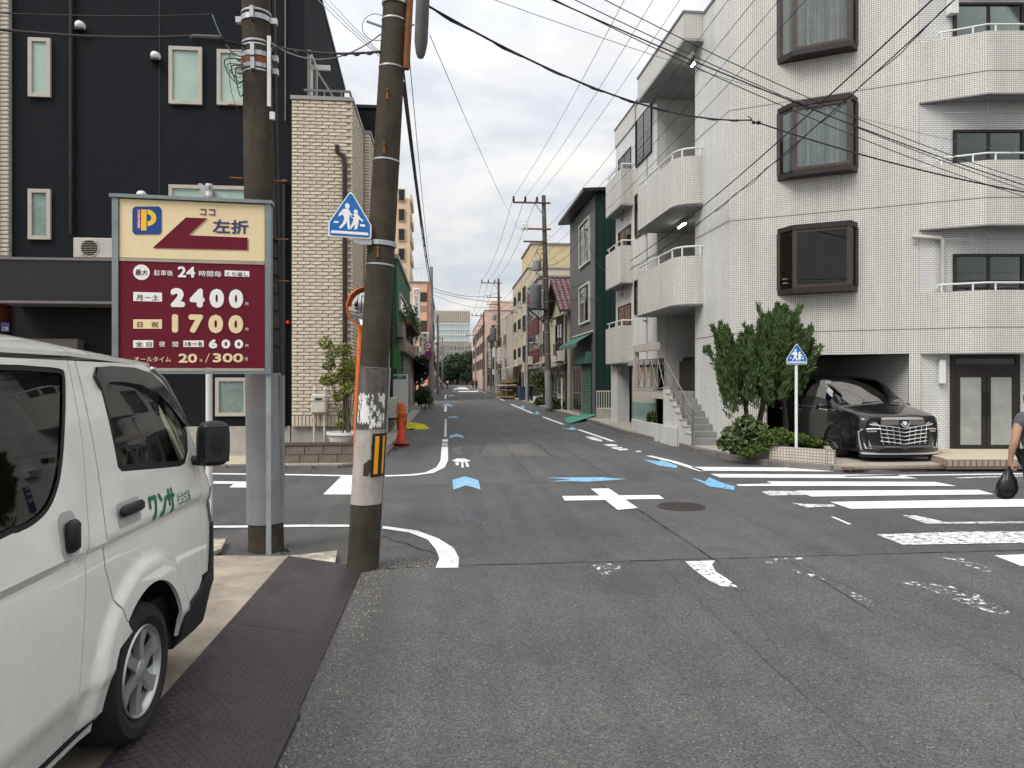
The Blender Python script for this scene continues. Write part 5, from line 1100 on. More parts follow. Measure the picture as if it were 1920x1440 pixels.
# small tiled balconies
xf = FS.off(-.46)
for k, (z0, z1) in enumerate(((2.48, 3.85), (5.48, 6.85), (8.4, 9.72))):
    m = MB(); m.box(-11.0, -8.65, -.46, -.36, z0, z1, FS.M); m.box(-8.75, -8.65, -.36, .0, z0, z1, FS.M); m.box(-11.0, -10.9, -.36, 0, z0, z1, FS.M); m.build('side_balcony', TILE, ap)
    m = MB(); m.box(-11.0, -8.65, -.46, 0, z0 - .05, z0 - .003, FS.M); m.box(-10.89, -8.76, -.355, 0, z0 + .02, z0 + .1, FS.M); m.build('balcony_slab', SOFF, ap)
    m = MB(); m.tube([FS.p(-8.7, z1 + .2, 0), FS.p(-8.7, z1 + .2, -.41), FS.p(-10.9, z1 + .2, -.41)], .024, 8)
    for u in (-8.72, -9.6, -10.6): m.cyl(FS.p(u, z1, -.41), FS.p(u, z1 + .2, -.41), .02, n=6)
    m.build('balcony_rail', WHITEM, ap, smooth=50)
    m = MB(); m.tube([FS.p(-9.3, z0 - .05, -.2), FS.p(-9.25, z0 - .3, -.22), FS.p(-9.4, z0 - .5, -.2), FS.p(-9.6, z0 - .3, -.2)], .014, 5); m.build('hanging_pipe', BLACKM, ap)
    if k < 3: win(ap, FS, -10.7, -8.9, z0 + .15, z0 + 2.25, DARKB, GLASSD, proud=.03, vbars=(.5,), back=DARKIN)
for a, b, c, d in ((1191, 527, 1211, 584), (1192, 367, 1211, 434), (1193, 200, 1223, 284)):
    win_px(ap, FS, a, b, c, d, DARKB, GLASSD, fw=.06, proud=.05, vbars=(.5,), hbars=(.25,), back=M('blind_grey', (.25, .25, .24), .9))
for px, py in ((1212, 437), (1213, 600)):
    u, v = FS.hit(px, py); m = MB(); m.ball(FS.p(u, v, -.06), .08, .08, .07); m.build('vent_hood', ZINC, ap, smooth=True)
m = MB(); m.box(-6.9, -6.87, -.02, .01, GZ, 10.5, FS.M); m.build('wall_joint', JOINT, ap)
# ground floor of the street side: teal glass shop front, column
m = MB(); m.box(U2, -10.2, -.2, .3, 0, GZ + .1, FS.M); m.build('corner_column', TILES, ap)
m = MB(); m.box(U2, -5.9, .5, .6, 0, GZ + .1, FS.M); m.build('shop_recess', DARKIN, ap)
u0, v1 = FS.hit(1186, 690); u1, _ = FS.hit(1231, 690)
TEAL = M('glass_teal_film', (.20, .32, .29), .08, .12, 1.2, coat=1.0)
m = MB(); m.box(u0, u1, -.02, .03, .32, v1, FS.M); sf = m.build('shop_glass', TEAL, ap)
m = MB(); m.box(u0 - .02, u1 + .02, -.03, .04, .12, .319, FS.M); m.box(u0 - .07, u0 - .002, -.03, .04, .12, v1 + .04, FS.M); m.box(u0 - .002, u1 + .05, -.03, .04, v1 + .002, v1 + .07, FS.M); m.builds('shop_frame', DARKB, ap)
m = MB(); m.box(-11, -6, -.21, .3, GZ - .1, GZ + .095, FS.M); m.build('shop_lintel', SOFF, ap)
# entrance landing, stairs, handrails
su = thing('entrance_stairs', 'concrete entrance stairs with steel rails climbing to the stairwell', 'stairs', tuple(FS.p(-2, 0, -.5)))
nst = 8; y0s, run, rise = FS.hit(1337, 832)[0], .27, .168
STEP = M('step_concrete', (.27, .27, .26), .85, .12, 4, .2, 60, dirt=.4)
us = -.55; sw = (-.70, -.02)
for k in range(nst):
    m = MB(); m.box(us - (k + 1) * run, us - k * run + .03, sw[0], sw[1], .1 if k == 0 else .115 + rise * (k - 1), .115 + rise * (k + 1), FS.M); m.build('step', STEP, su)
zl = .115 + rise * nst
m = MB(); m.box(-5.75, us - nst * run, -.78, 1.85, zl - .18, zl, FS.M); m.build('landing', STEP, su)
for k in range(nst):
    a = us - k * run; zt_ = .115 + rise * (k + 1) + .12; m = MB(); m.box(a - run + .004, a + .02, sw[0] - .12, sw[0] - .005, .0, zt_, FS.M); m.build('stringer_block', TILES, su)
    m = MB(); m.box(a - run - .01, a + .035, sw[0] - .14, sw[0] + .01, zt_ + .002, zt_ + .035, FS.M); m.build('stringer_cap', M('cap_beige', (.42, .38, .33), .7, .1), su)
m = MB(); m.box(-5.8, -2.72, -.83, -.785, zl - .2, zl - .02, FS.M); m.box(-5.78, -5.6, -.83, -.68, zl, 2.719, FS.M); m.box(-5.78, -3.4, -.83, -.69, 2.72, 2.95, FS.M); m.builds('gate_frame', M('wall_beige', (.46, .41, .37), .7, .1), su)
rails = MB()
hr0, hr1 = FS.p(us + .05, 1.05, sw[0] - .07), FS.p(us - nst * run, zl + .95, sw[0] - .07)
for dz in (0, -.38): rails.tube([hr0 + Vector((0, 0, dz)), hr1 + Vector((0, 0, dz))], .02, 6)
hr2, hr3 = FS.p(us + .05, 1.05, -.1), FS.p(us - nst * run, zl + .95, -.1)
rails.build('handrail', M('steel_rail', (.27, .24, .22), .4, .1, metal=.5), su)
m = MB()
for t in (0, .33, .66, 1): p = hr0.lerp(hr1, t); m.cyl((p.x, p.y, p.z - .95), p, .025, n=8)
m.builds('rail_post', M('post_grey', (.15, .155, .16), .5, .1), su)
m = MB()
for k in range(4):
    ua = -2.8 - k * .68; p0, p1, p2, p3 = FS.p(ua, zl + .1, -.74), FS.p(ua - .64, zl + .1, -.74), FS.p(ua - .64, zl + 1.0, -.74), FS.p(ua, zl + 1.0, -.74)
    for a, b in ((p0, p2), (p1, p3), (p2, p3), (p0, p1), (p1, p2), (p0, p3)): m.tube([a, b], .014, 5)
m.build('cross_railing', M('steel_rail'), su)
m = MB(); m.box(-5.5, -4.6, 1.2, 1.25, zl, zl + 2, FS.M); m.build('inner_gate', M('gate_dark', (.06, .055, .055), .6), su)
# low tiled planter box under the landing, wall boxes
m = MB(); m.box(-5.6, us - .9, -.93, -.835, .0, .52, FS.M); m.build('low_wall', TILES, su)
wb = thing('wall_fittings', 'small dark name plate on the white tiled side wall', 'name plate', tuple(FS.p(-1.5, 2.4, 0)))
u0, v1 = FS.hit(1319, 648); u1, v0 = FS.hit(1333, 660); m = MB(); m.cbox(u0, u1, -.03, 0, v0, v1, .008, FS.M); m.build('plate', M('plate_bronze', (.07, .06, .055), .35, .1, metal=.5), wb); wb.name = 'name_plate'; WM['name_plate'] = WM.get('wall_fittings')
bx = thing('meter_box', 'small white cage box on the white tiled corner', 'meter box', tuple(FS.p(-.3, 2.2, 0)))
u0, v1 = FS.hit(1344, 668); u1, v0 = FS.hit(1358, 686); m = MB(); m.cbox(u0, u1, -.14, 0, v0, v1, .01, FS.M); m.build('casing', WHITEM, bx); m = MB(); [m.box(u0, u1, -.15, -.142, v0 + .04 + .05 * k, v0 + .055 + .05 * k, FS.M) for k in range(4)]; m.builds('louvre', BLACKM, bx)
bs = thing('wall_sign', 'narrow dark blue vertical sign on the white block corner', 'sign', tuple(FS.p(-.15, 1.5, 0)))
u0, v1 = FS.hit(1357, 706); u1, v0 = FS.hit(1364, 760); m = MB(); m.box(u0, u1, -.03, -.003, v0, v1, FS.M); m.build('board', LETN, bs)
for k, ch_ in enumerate('駐車場'): lettering(ch_, lambda x, y: FS.p(x, y, -.033), u0 + .03, v1 - .12 - .18 * k, u1 - .03, v1 - .02 - .18 * k, LETW, bs)
# ------------------------------------------------------------------ houses further up the street
def wallmat(name, col, dirt=.4, rough=.8, var=.1): return M(name, col, rough, var, 1.6, .2, 40, dirt=dirt, dirtcol=tuple(c * .45 for c in col))
ALU = M('sash_alu', (.30, .30, .29), .4, .1, metal=.4); ALUB = M('sash_bronze', (.06, .052, .048), .45, .1)
def block(name, label, x0, x1, y0, y1, z1, wall, side, cap=.12, capmat=None, cat='building', z0=0):
    o = thing(name, label, cat, ((x0 + x1) / 2, y0, 0))
    m = MB(); m.box(x0, x1, y0, y1, z0, z1); m.build('wall', wall, o)
    if cap: m = MB(); m.box(x0 - .08, x1 + .08, y0 - .08, y1 + .08, z1 + .002, z1 + cap); m.build('roof', capmat or SLABE, o)
    fs = Fr((x0, y0, 0), (0, -1)) if side == 'R' else Fr((x1, y0, 0), (0, 1))
    fc = Fr((x0, y0, 0), (1, 0))
    return o, fs, fc
def bars(par, fr, u0, u1, v0, v1, step, mat, w=-.35, name='railing'):
    m = MB(); n_ = max(2, int((u1 - u0) / step))
    for k in range(n_ + 1): u = lerp(u0, u1, k / n_); m.box(u - .01, u + .01, w - .01, w + .01, v0, v1, fr.M)
    m.box(u0, u1, w - .015, w + .015, v1, v1 + .03, fr.M); m.box(u0, u1, w - .012, w + .012, v0 - .02, v0, fr.M); return m.build(name, mat, par)
BACKG = M('room_dim', (.05, .05, .05), .9, 0); BACKW = M('blind_pale', (.42, .41, .38), .9, .1)
# --- right row
GREYC = M('metal_grey', (.115, .118, .115), .55, .10, 1.2, .1, 20, dirt=.25, stretch=(1, 1, .2)); GREENC = M('metal_deep_green', (.011, .030, .026), .5, .14, 1.2, .1, 20, stretch=(1, 1, .2))
gb, gs, gc = block('green_grey_building', 'dark grey and green metal clad building with green shop awning', 6.8, 13, 32.1, 38.6, 10.35, GREYC, 'R', 0)
m = MB(); m.box(6.83, 13.02, 32.06, 32.095, 0, 10.34); cl_ = m.build('side_cladding', GREENC, gb)
rib = MB()
for k in range(20): rib.box(6.9 + .3 * k, 6.93 + .3 * k, 32.035, 32.058, 0, 10.3)
rib.build('cladding_ribs', GREENC, cl_)
m = MB(); m.add([(6.2, 31.7, 10.36), (13, 31.7, 10.75), (13, 39, 10.75), (6.2, 39, 10.36), (6.2, 31.7, 10.5), (13, 31.7, 10.9), (13, 39, 10.9), (6.2, 39, 10.5)], [(0, 3, 2, 1), (4, 5, 6, 7), (0, 1, 5, 4), (1, 2, 6, 5), (2, 3, 7, 6), (3, 0, 4, 7)]); m.build('roof', DKMETAL, gb)
for a, b, c, d in ((1088, 425, 1107, 490), (1088, 540, 1107, 603)): win_px(gb, gs, a, b, c, d, M('sash_cream', (.55, .53, .48), .5), GLASS, fw=.09, proud=.1, vbars=(.5,), back=M('blind_pinkish', (.36, .31, .28), .9, .1))
u0, v1 = gs.hit(1080, 640); u1, v0 = gs.hit(1118, 655); AWN = M('awning_green', (.06, .135, .115), .7, .15, 3, dirt=.3)
m = MB(); n_ = 10
for k in range(n_):
    a, b = lerp(u0 + 2, u1, k / n_), lerp(u0 + 2, u1, (k + 1) / n_); a, b = lerp(-5.6, -.4, k / n_), lerp(-5.6, -.4, (k + 1) / n_); sg_ = lambda k: -.05 * abs(math.sin(k * math.pi / n_ * 3))
    m.add([gs.p(a, 4.0, 0), gs.p(b, 4.0, 0), gs.p(b, 3.55 + sg_(k + 1), -.75), gs.p(a, 3.55 + sg_(k), -.75), gs.p(b, 3.38 + sg_(k + 1), -.76), gs.p(a, 3.38 + sg_(k), -.76)], [(0, 3, 2, 1), (3, 5, 4, 2)])
m.build('awning', AWN, gb); m = MB(); m.tube([gs.p(-5.6, 4.05, -.03), gs.p(-.3, 4.05, -.03)], .05, 8); m.build('awning_roll', M('roll_white', (.5, .5, .47), .5), gb)
m = MB(); m.cbox(-3.2, -.5, -.3, 0, 2.55, 3.1, .02, gs.M); m.build('shutter_box', AWN, gb)
SHUT = M('shutter_green', (.05, .12, .085), .5, .12, 3, dirt=.3)
m = MB()
for k in range(26): z = .12 + k * .092; m.add([gs.p(-2.6, z, -.03), gs.p(-.6, z, -.03), gs.p(-.6, z + .05, -.06), gs.p(-2.6, z + .05, -.06), gs.p(-.6, z + .09, -.03), gs.p(-2.6, z + .09, -.03)], [(0, 1, 2, 3), (3, 2, 4, 5)])
m.build('roller_shutter', SHUT, gb)
win(gb, gs, -5.4, -2.9, .15, 2.45, ALU, GLASS, fw=.07, proud=.06, vbars=(.33, .66), hbars=(.42,), back=BACKW, name='sliding_door')
mt = thing('ramp_mat', 'green rubber ramp mat at the foot of the green shutter', 'ramp', (6.3, 31.6, 0)); q = [az(1058, 786), az(1108, 776), az(1117, 787), az(1066, 796)]
m = MB(); m.slab([(p.x, p.y, z) for p, z in zip(q, (.012, .19, .19, .012))][::-1], (0, 0, .02)); m.build('mat', M('mat_green', (.07, .25, .18), .7, .12, 5), mt)
# white fence and low wall between block and green house
wf = thing('white_fence', 'short white bar fence on a grey wall beside the teal shop glass', 'fence', (6.4, 29.3, 0)); fr = Fr(az(1163, 778, .5), (az(1115, 770, .5) - az(1163, 778, .5)) * -1)
pf0, pf1 = ay(1116, 770, 30.6), ay(1156, 770, 30.0); ff = Fr((pf0.x, 30.4, 0), (1, 0)); wfw = pf1.x - pf0.x
m = MB(); m.box(0, wfw, -.06, .06, .1, .52, ff.M); m.build('base_wall', CONC, wf)
for k in range(8): m = MB(); u = lerp(.03, wfw - .03, k / 7); m.box(u - .015, u + .015, -.012, .012, .58, 1.28, ff.M); m.build('bar', M('fence_cream', (.58, .58, .48), .5), wf)
m = MB(); m.box(0, wfw, -.02, .02, .53, .579, ff.M); m.box(0, wfw, -.02, .02, 1.281, 1.33, ff.M); m.builds('rail', M('fence_cream'), wf)
cb = thing('utility_cabinet', 'pale grey utility cabinet beside the white fence', 'cabinet', (6.9, 29.2, 0)); p0, p1 = ay(1156, 700, 29.0), ay(1172, 700, 29.0)
m = MB(); m.cbox(p0.x, p1.x, 28.9, 29.4, .12, 1.45, .02); m.build('body', M('cabinet_grey', (.45, .45, .44), .5, .1, 3, dirt=.3), cb); m = MB(); m.box(p0.x - .03, p1.x + .03, 28.87, 29.43, 1.451, 1.49); m.build('lid', M('cabinet_grey'), cb)
# red tile roofed house
STUC = wallmat('stucco_cream', (.46, .41, .32)); rh, rs, rc = block('tile_roof_house', 'cream stucco house with red glazed tile gable roof', 6.7, 12, 38.7, 45, 5.6, STUC, 'R', 0, cat='house')
RTIL = M('roof_tile_red', (.16, .055, .055), .3, .25, 6, coat=.3); ym = 41.6
m = MB(); m.add([(6.7, 38.7, 5.6), (6.7, 45, 5.6), (6.7, ym, 7.5), (12, 38.7, 5.6), (12, 45, 5.6), (12, ym, 7.5)], [(0, 2, 1), (3, 4, 5)]); m.build('gable', STUC, rh)
for sgn, ya in ((1, 38.3), (-1, 45.3)):
    m = MB(); a, b = Vector((6.2, ya, 5.5)), Vector((6.2, ym, 7.65)); m.slab([a, b, b + Vector((6, 0, 0)), a + Vector((6, 0, 0))], (0, 0, .08)); rf = m.build('roof', M('roof_under', (.07, .05, .045), .8), rh)
    m = MB()
    for r in range(12):
        for c in range(10):
            t = r / 12; y = lerp(ya, ym, t); z = lerp(5.58, 7.73, t); x = 6.2 + c * .3; pts = [(x + .3 * k / 4, .05 * math.sin(math.pi * k / 4 * 1.6)) for k in range(5)]
            y2, z2 = lerp(ya, ym, (r + 1.15) / 12), lerp(5.58, 7.73, (r + 1.15) / 12)
            m.add([(u, y, z + h + .055) for u, h in pts] + [(u, y2, z2 + h + .02) for u, h in pts] + [(u, y, z + .0) for u, h in pts], [(k, k + 1, 6 + k, 5 + k) for k in range(4)] + [(10 + k, 11 + k, k + 1, k) for k in range(4)])
    tag(m.build('roof_tiles', RTIL, rf), kind='stuff')
m = MB(); m.slab([(6.18, 38.25, 5.38), (6.18, ym, 7.5), (6.18, 45.35, 5.38), (6.18, 45.35, 5.58), (6.18, ym, 7.72), (6.18, 38.25, 5.58)], (.06, 0, 0)); m.build('barge_board', M('wood_dark', (.05, .038, .03), .8), rh)
win(rh, rs, -3.9, -1.6, 3.3, 5.1, ALUB, GLASSD, proud=.1, vbars=(.5,), back=BACKG); m = MB(); m.slab([rs.p(-4.2, 5.5, 0), rs.p(-1.3, 5.5, 0), rs.p(-1.3, 5.25, -.6), rs.p(-4.2, 5.25, -.6)], (0, 0, .06)); m.build('window_hood', M('hood_grey', (.2, .19, .17), .7), rh); bars(rh, rs, -4.0, -1.5, 3.25, 3.9, .18, ALUB, -.2)
m = MB(); m.slab([rs.p(-6.3, 2.75, 0), rs.p(0, 2.75, 0), rs.p(0, 2.5, -.55), rs.p(-6.3, 2.5, -.55)], (0, 0, .05)); m.build('shop_eave', M('hood_grey'), rh)
win(rh, rs, -3.2, -.8, .9, 2.3, ALU, GLASSD, proud=.06, vbars=(.5,), back=BACKG); win(rh, rs, -5.9, -3.5, .15, 2.35, ALU, GLASS, proud=.06, vbars=(.5,), hbars=(.4,), back=BACKW, name='sliding_door')
m = MB(); m.cyl((6.62, 38.85, 0), (6.62, 38.85, 5.4), .05, n=8); m.build('rain_pipe', DKMETAL, rh)
m = MB(); m.cyl((6.5, 39.5, 0), (6.5, 39.5, 1.9), .05, n=8); m.build('white_pipe', WHITEM, rh)
br = thing('ac_bracket', 'rusty bracket shelf on the cream house', 'shelf', (6.4, 38.9, 2.7)); m = MB(); m.box(6.0, 6.7, 38.75, 39.75, 2.72, 2.77); m.build('shelf', RUST, br); m = MB(); m.tube([(6.1, 38.9, 2.72), (6.69, 38.9, 2.3)], .02, 5); m.build('brace', RUST, br)
ac_unit('air_conditioner', 'white outdoor unit on a bracket between grey building and cream house', (6.35, 39.2, 2.775), R(-90), .8, .62, .3, mat=M('ac_white', (.55, .54, .50), .5, .1, dirt=.3))
# beige narrow house, maroon striped building, cream block
b3, s3f, c3 = block('beige_house', 'narrow beige two storey house behind the tall pole', 6.9, 12, 45.1, 50.8, 6.3, wallmat('stucco_beige', (.42, .36, .27)), 'R', cat='house')
win(b3, s3f, -4.6, -2.4, 3.6, 5.2, ALUB, GLASSD, proud=.08, vbars=(.5,), back=BACKG); win(b3, s3f, -4.8, -.8, .15, 2.4, ALU, GLASS, proud=.06, vbars=(.25, .5, .75), back=BACKW, name='sliding_door')
m = MB(); m.slab([s3f.p(-5.6, 3.1, 0), s3f.p(0, 3.1, 0), s3f.p(0, 2.8, -.7), s3f.p(-5.6, 2.8, -.7)], (0, 0, .06)); m.build('shop_eave', M('hood_grey'), b3); bars(b3, s3f, -4.8, -2.2, 3.4, 4.2, .2, ALUB, -.3)
MAR = M('panel_maroon', (.11, .022, .026), .5, .12, 3)
b4, s4f, c4 = block('maroon_panel_building', 'three storey grey building with maroon panels and bay glazing', 6.8, 14, 50.9, 58.5, 9.2, wallmat('render_grey', (.32, .30, .27)), 'R')
for z in (2.9, 5.2, 7.6): m = MB(); m.box(-7.2, -.5, -.12, 0, z, z + 1.1, s4f.M); m.build('panel', MAR, b4)
for z in (4.05, 6.4): win(b4, s4f, -7.0, -.7, z, z + 1.1, ALU, GLASS, proud=.1, vbars=(.25, .5, .75), back=BACKW)
m = MB(); m.box(-7.4, -.2, -.3, 0, 2.6, 2.8, s4f.M); m.build('shop_lintel', SLABE, b4); win(b4, s4f, -7, -.8, .15, 2.5, ALUB, GLASSD, proud=.05, vbars=(.3, .6), back=BACKG, name='shop_front')
CRM = wallmat('render_cream', (.52, .46, .35), .3)
b5, s5f, c5 = block('cream_apartment', 'cream four storey apartment block with small windows and a penthouse', 6.8, 15, 58.6, 72, 11.0, CRM, 'R')
m = MB(); m.box(7.2, 11.5, 59.6, 67, 11.13, 13.2); m.build('penthouse', M('render_yellowish', (.56, .46, .28), .8, .1, 2), b5); m = MB(); m.box(7.1, 11.6, 59.5, 67.1, 13.203, 13.35); m.build('penthouse_roof', SLABE, b5)
for z in (3.4, 6.0, 8.5):
    for u in (-2.6, -6.6, -10.8): win(b5, s5f, u - .9, u + .9, z, z + 1.3, ALUB, GLASSD, proud=.1, vbars=(.5,), back=BACKG)
    for u in (-4.6, -8.8): m = MB(); m.box(u - .35, u + .35, -.3, 0, z - .3, z + .25, s5f.M); m.build('window_unit', M('ac_beige'), b5)
for u in (-4.4, -8.4): m = MB(); m.box(u - .06, u + .06, -.04, 0, 0, 11, s5f.M); m.build('rain_pipe', M('duct_cream'), b5)
bars(b5, c5, .3, 6.5, 11.2, 12.2, .25, M('fence_cream'), .3)
m = MB(); m.box(-1.6, -.4, -.08, 0, .2, 2.6, s5f.M); m.build('blue_shutter', M('shutter_blue', (.04, .07, .15), .6, .15), b5)
for u in (-4.5, -8): win(b5, s5f, u - 1.5, u + 1.4, .15, 2.4, ALUB, GLASSD, proud=.06, vbars=(.5,), back=BACKG, name='shop_front')
b6, s6f, c6 = block('balcony_building', 'three storey building with brown panelled balconies and white end columns', 6.7, 14, 72.2, 91.5, 8.6, wallmat('render_white', (.55, .52, .46), .3), 'R')
for z in (3.0, 5.6):
    for k in range(3):
        u = -5.8 * k - .6; m = MB(); m.box(u - 5.2, u, -.4, -.32, z, z + .95, s6f.M); m.build('balcony_panel', M('panel_brown', (.16, .09, .05), .6, .15, 3), b6); win(b6, s6f, u - 4.8, u - .4, z + .95, z + 2.3, ALU, GLASSD, proud=.04, vbars=(.25, .5, .75), back=BACKG)
for k in range(4): m = MB(); u = -6.0 * k - .05; m.box(u - .5, u, -.5, 0, 0, 8.6, s6f.M); m.build('column', wallmat('render_white', ()), b6)
for u in (-3, -9, -15): win(b6, s6f, u - 2.4, u + 2.2, .15, 2.5, ALUB, GLASSD, proud=.06, vbars=(.3, .6), back=BACKG, name='shop_front')
m = MB(); m.box(-1.4, -.9, -.75, -.62, 2.6, 4.9, s6f.M); vs_ = m.build('shop_sign', SGW, b6)
aw = thing('market_awning', 'pale ribbed shop awning over the pavement by the cream block', 'awning', (6.4, 66, 2.9)); m = MB(); n_ = 12
for k in range(n_): a, b = lerp(-5, -13, k / n_), lerp(-5, -13, (k + 1) / n_); m.slab([s5f.p(a, 3.1, -.05), s5f.p(b, 3.1, -.05), s5f.p(b, 2.75 + .04 * (k % 2), -1.5), s5f.p(a, 2.75 + .04 * (k % 2), -1.5)], (0, 0, .03))
m.build('canopy', M('awning_pale', (.50, .49, .45), .7, .12, 3), aw); m = MB(); [m.cyl(s5f.p(u, .1, -1.4), s5f.p(u, 2.75, -1.4), .03, n=6) for u in (-5.2, -12.8)]; m.builds('post', STEEL, aw)
b7, s7f, c7 = block('white_gable_house', 'small white house with dark roof in the middle of the far row', 6.6, 13, 91.7, 101, 6.3, wallmat('render_white2', (.6, .58, .54), .2), 'R', .5, M('roof_dark', (.05, .05, .055), .7), cat='house')
for u in (-2.5, -6.5): win(b7, s7f, u - 1.2, u + 1.2, 3.2, 4.8, ALUB, GLASSD, proud=.08, vbars=(.5,), back=BACKG); win(b7, s7f, u - 1.5, u + 1.5, .2, 2.4, ALUB, GLASSD, proud=.06, vbars=(.5,), back=BACKG, name='shop_front')
b7b, s7b, c7b = block('charcoal_house', 'dark charcoal clad house before the far orange block', 6.4, 13, 101.2, 111.5, 8.2, wallmat('clad_charcoal', (.06, .06, .062), .2), 'R', cat='house')
for z in (3.2, 5.9): win(b7b, s7b, -8, -2, z, z + 1.5, ALU, GLASSD, proud=.08, vbars=(.33, .66), back=BACKG)
win(b7b, s7b, -8.5, -1.5, .2, 2.5, ALU, GLASSD, proud=.08, vbars=(.33, .66), back=BACKG, name='shop_front')
ORW = wallmat('render_salmon', (.60, .43, .35), .2)  # wall colour lightened to carry the distance haze
b8, s8f, c8 = block('salmon_block', 'tall salmon coloured block at the far right end of the street', 6.2, 20, 112, 165, 12.6, ORW, 'R')
for z in (3.5, 6.3, 9.2):
    for k in range(8): u = -3 - 6.3 * k; win(b8, s8f, u - 1.6, u + 1.6, z, z + 1.7, ALUB, GLASSD, proud=.1, vbars=(.5,), back=BACKG)
for k in range(2): win(b8, c8, 1 + 5 * k, 3.4 + 5 * k, 8.5, 10.3, ALUB, GLASSD, proud=.1, vbars=(.5,), back=BACKG)
m = MB(); m.box(7.5, 12, 116, 124, 12.73, 14.6); m.build('roof_house', ORW, b8)
b9, s9f, c9 = block('grey_far_block', 'grey block with a green roof light beyond the balcony building', 9.5, 22, 93, 110, 11.5, wallmat('render_grey2', (.4, .38, .35), .2), 'R')
for k in range(4): win(b9, c9, .8 + 2.6 * k, 2.6 + 2.6 * k, 8.2, 10.2, ALUB, GLASSD, proud=.1, vbars=(.5,), back=BACKG)
m = MB(); m.add([(10, 95, 11.63), (12.5, 95, 11.63), (12.5, 99, 11.63), (10, 99, 11.63), (11.25, 97, 13.6)], [(0, 1, 4), (1, 2, 4), (2, 3, 4), (3, 0, 4)]); m.build('roof_light', M('green_glassy', (.25, .5, .18), .4), b9)
# --- left row
GRW = M('mortar_green', (.045, .125, .06), .75, .16, 2, .5, 25, dirt=.35, dirtcol=(.02, .06, .03)); GRD = M('metal_green', (.02, .10, .045), .5, .15, 2)
l2, l2s, l2c = block('green_house', 'green rendered shop house with window box of plants', -9, -2.0, 29.3, 40, 6.75, GRW, 'L', .18, M('trim_pale', (.45, .43, .38), .6), cat='house')
m = MB(); m.box(-9, -2.7, 29.6, 36, 6.94, 9.2); m.build('upper_storey', GRD, l2); m = MB(); m.box(-9, -2.5, 29.4, 36.2, 9.203, 9.35); m.build('upper_roof', DKMETAL, l2)
m = MB(); m.box(-2.52, -2.44, 29.2, 29.295, 3.2, 7.0); m.build('white_strip', WHITEM, l2)
win_px(l2, l2s, 748, 548, 763, 604, M('sash_cream'), GLASS, fw=.09, proud=.08, vbars=(.5,), back=BACKW)
u0, v0 = l2s.hit(750, 606); u1, _ = l2s.hit(767, 606); m = MB(); m.box(u0, u1, -.55, -.02, v0 - .12, v0, l2s.M); m.build('window_box', M('wood_dark'), l2); bars(l2, l2s, u0, u1, v0 + .02, v0 + .5, .2, DKMETAL, -.5)
pwb = thing('window_box_plants', 'green plants spilling from the window box of the green house', 'plant', tuple(l2s.p((u0 + u1) / 2, v0, -.3))); fo = MB(); rq = random.Random(2)
for k in range(9): leaf_cloud(fo, l2s.p(lerp(u0, u1 + .8, k / 8), v0 + .25 + rq.uniform(-.1, .3) - k * .05, -.35), .4, .4, .35, 90, .12, rq)
fo.build('foliage', M('leaf_box', (.09, .13, .035), .6, .4, 5), pwb); mm = MB(); mm.box(u0 + .1, u1 - .1, -.45, -.1, v0 + .005, v0 + .12, l2s.M); mm.build('trough', M('terracotta_pot', (.3, .12, .06), .8), pwb)
m = MB(); m.box(.6, 10.6, -.3, -.01, 3.0, 3.55, l2s.M); m.build('fascia', M('fascia_taupe', (.28, .235, .205), .7, .15, 3, dirt=.3), l2); m = MB(); m.box(1.2, 10.4, -.32, -.302, 3.1, 3.45, l2s.M); m.build('fascia_sign', M('sign_worn', (.34, .22, .19), .6, .2, 2), l2)
m = MB(); m.box(.0, 2.2, -.25, -.02, 3.56, 4.15, l2s.M); m.build('box_light', M('cladding_taupe', (.25, .21, .18), .7), l2)
SHG = M('shutter_grey', (.20, .205, .20), .5, .12, 3, dirt=.3); m = MB()
for k in range(30): z = .12 + k * .095; m.add([l2s.p(3.6, z, -.03), l2s.p(10.2, z, -.03), l2s.p(10.2, z + .05, -.06), l2s.p(3.6, z + .05, -.06), l2s.p(10.2, z + .093, -.03), l2s.p(3.6, z + .093, -.03)], [(0, 1, 2, 3), (3, 2, 4, 5)])
m.build('roller_shutter', SHG, l2)
gp_ = M('panel_green', (.055, .20, .07), .6, .1, 2); m = MB(); m.box(-2.75, -1.86, 29.0, 29.06, 2.25, 3.1); m.build('green_panel', gp_, l2)
sp = thing('white_panel_sign', 'white shop panel with a green blue header before the green house', 'sign', (-2.2, 28.6, 0)); a, b = ay(735, 702, 28.6), ay(765, 702, 28.6)
fq = Fr((0, 28.6, 0), (1, 0)); m = MB(); m.box(a.x, b.x, 0, .12, .1, a.z, fq.M); m.build('panel', M('panel_white', (.70, .70, .67), .4, .04), sp); zz0, zz1 = ay(735, 711, 28.6).z, ay(735, 704, 28.6).z; m = MB(); m.box(a.x, b.x - .08, -.006, -.001, zz0, zz1, fq.M); hd = m.build('header', M('print_teal', (.03, .12, .16), .4), sp); lettering('やまや', lambda x, y: fq.p(x, y, -.009), a.x + .2, zz0 + .03, b.x - .2, zz1 - .03, LETW, hd, .02)
l3, l3s, l3c = block('pale_shop', 'pale narrow shop house between green house and orange building', -8, -2.1, 40.2, 50, 6.0, wallmat('render_pale', (.56, .50, .42), .25), 'L', cat='house'); win(l3, l3s, 1, 4, 3.4, 5, ALUB, GLASSD, proud=.08, vbars=(.5,), back=BACKG); win(l3, l3s, 5, 9, .2, 2.4, ALU, GLASSD, proud=.08, vbars=(.3, .6), back=BACKG, name='shop_front'); m = MB(); m.slab([l3s.p(.5, 3.1, 0), l3s.p(9.5, 3.1, 0), l3s.p(9.5, 2.7, -.7), l3s.p(.5, 2.7, -.7)], (0, 0, .06)); m.build('awning', M('awning_dark', (.04, .035, .04), .7), l3)
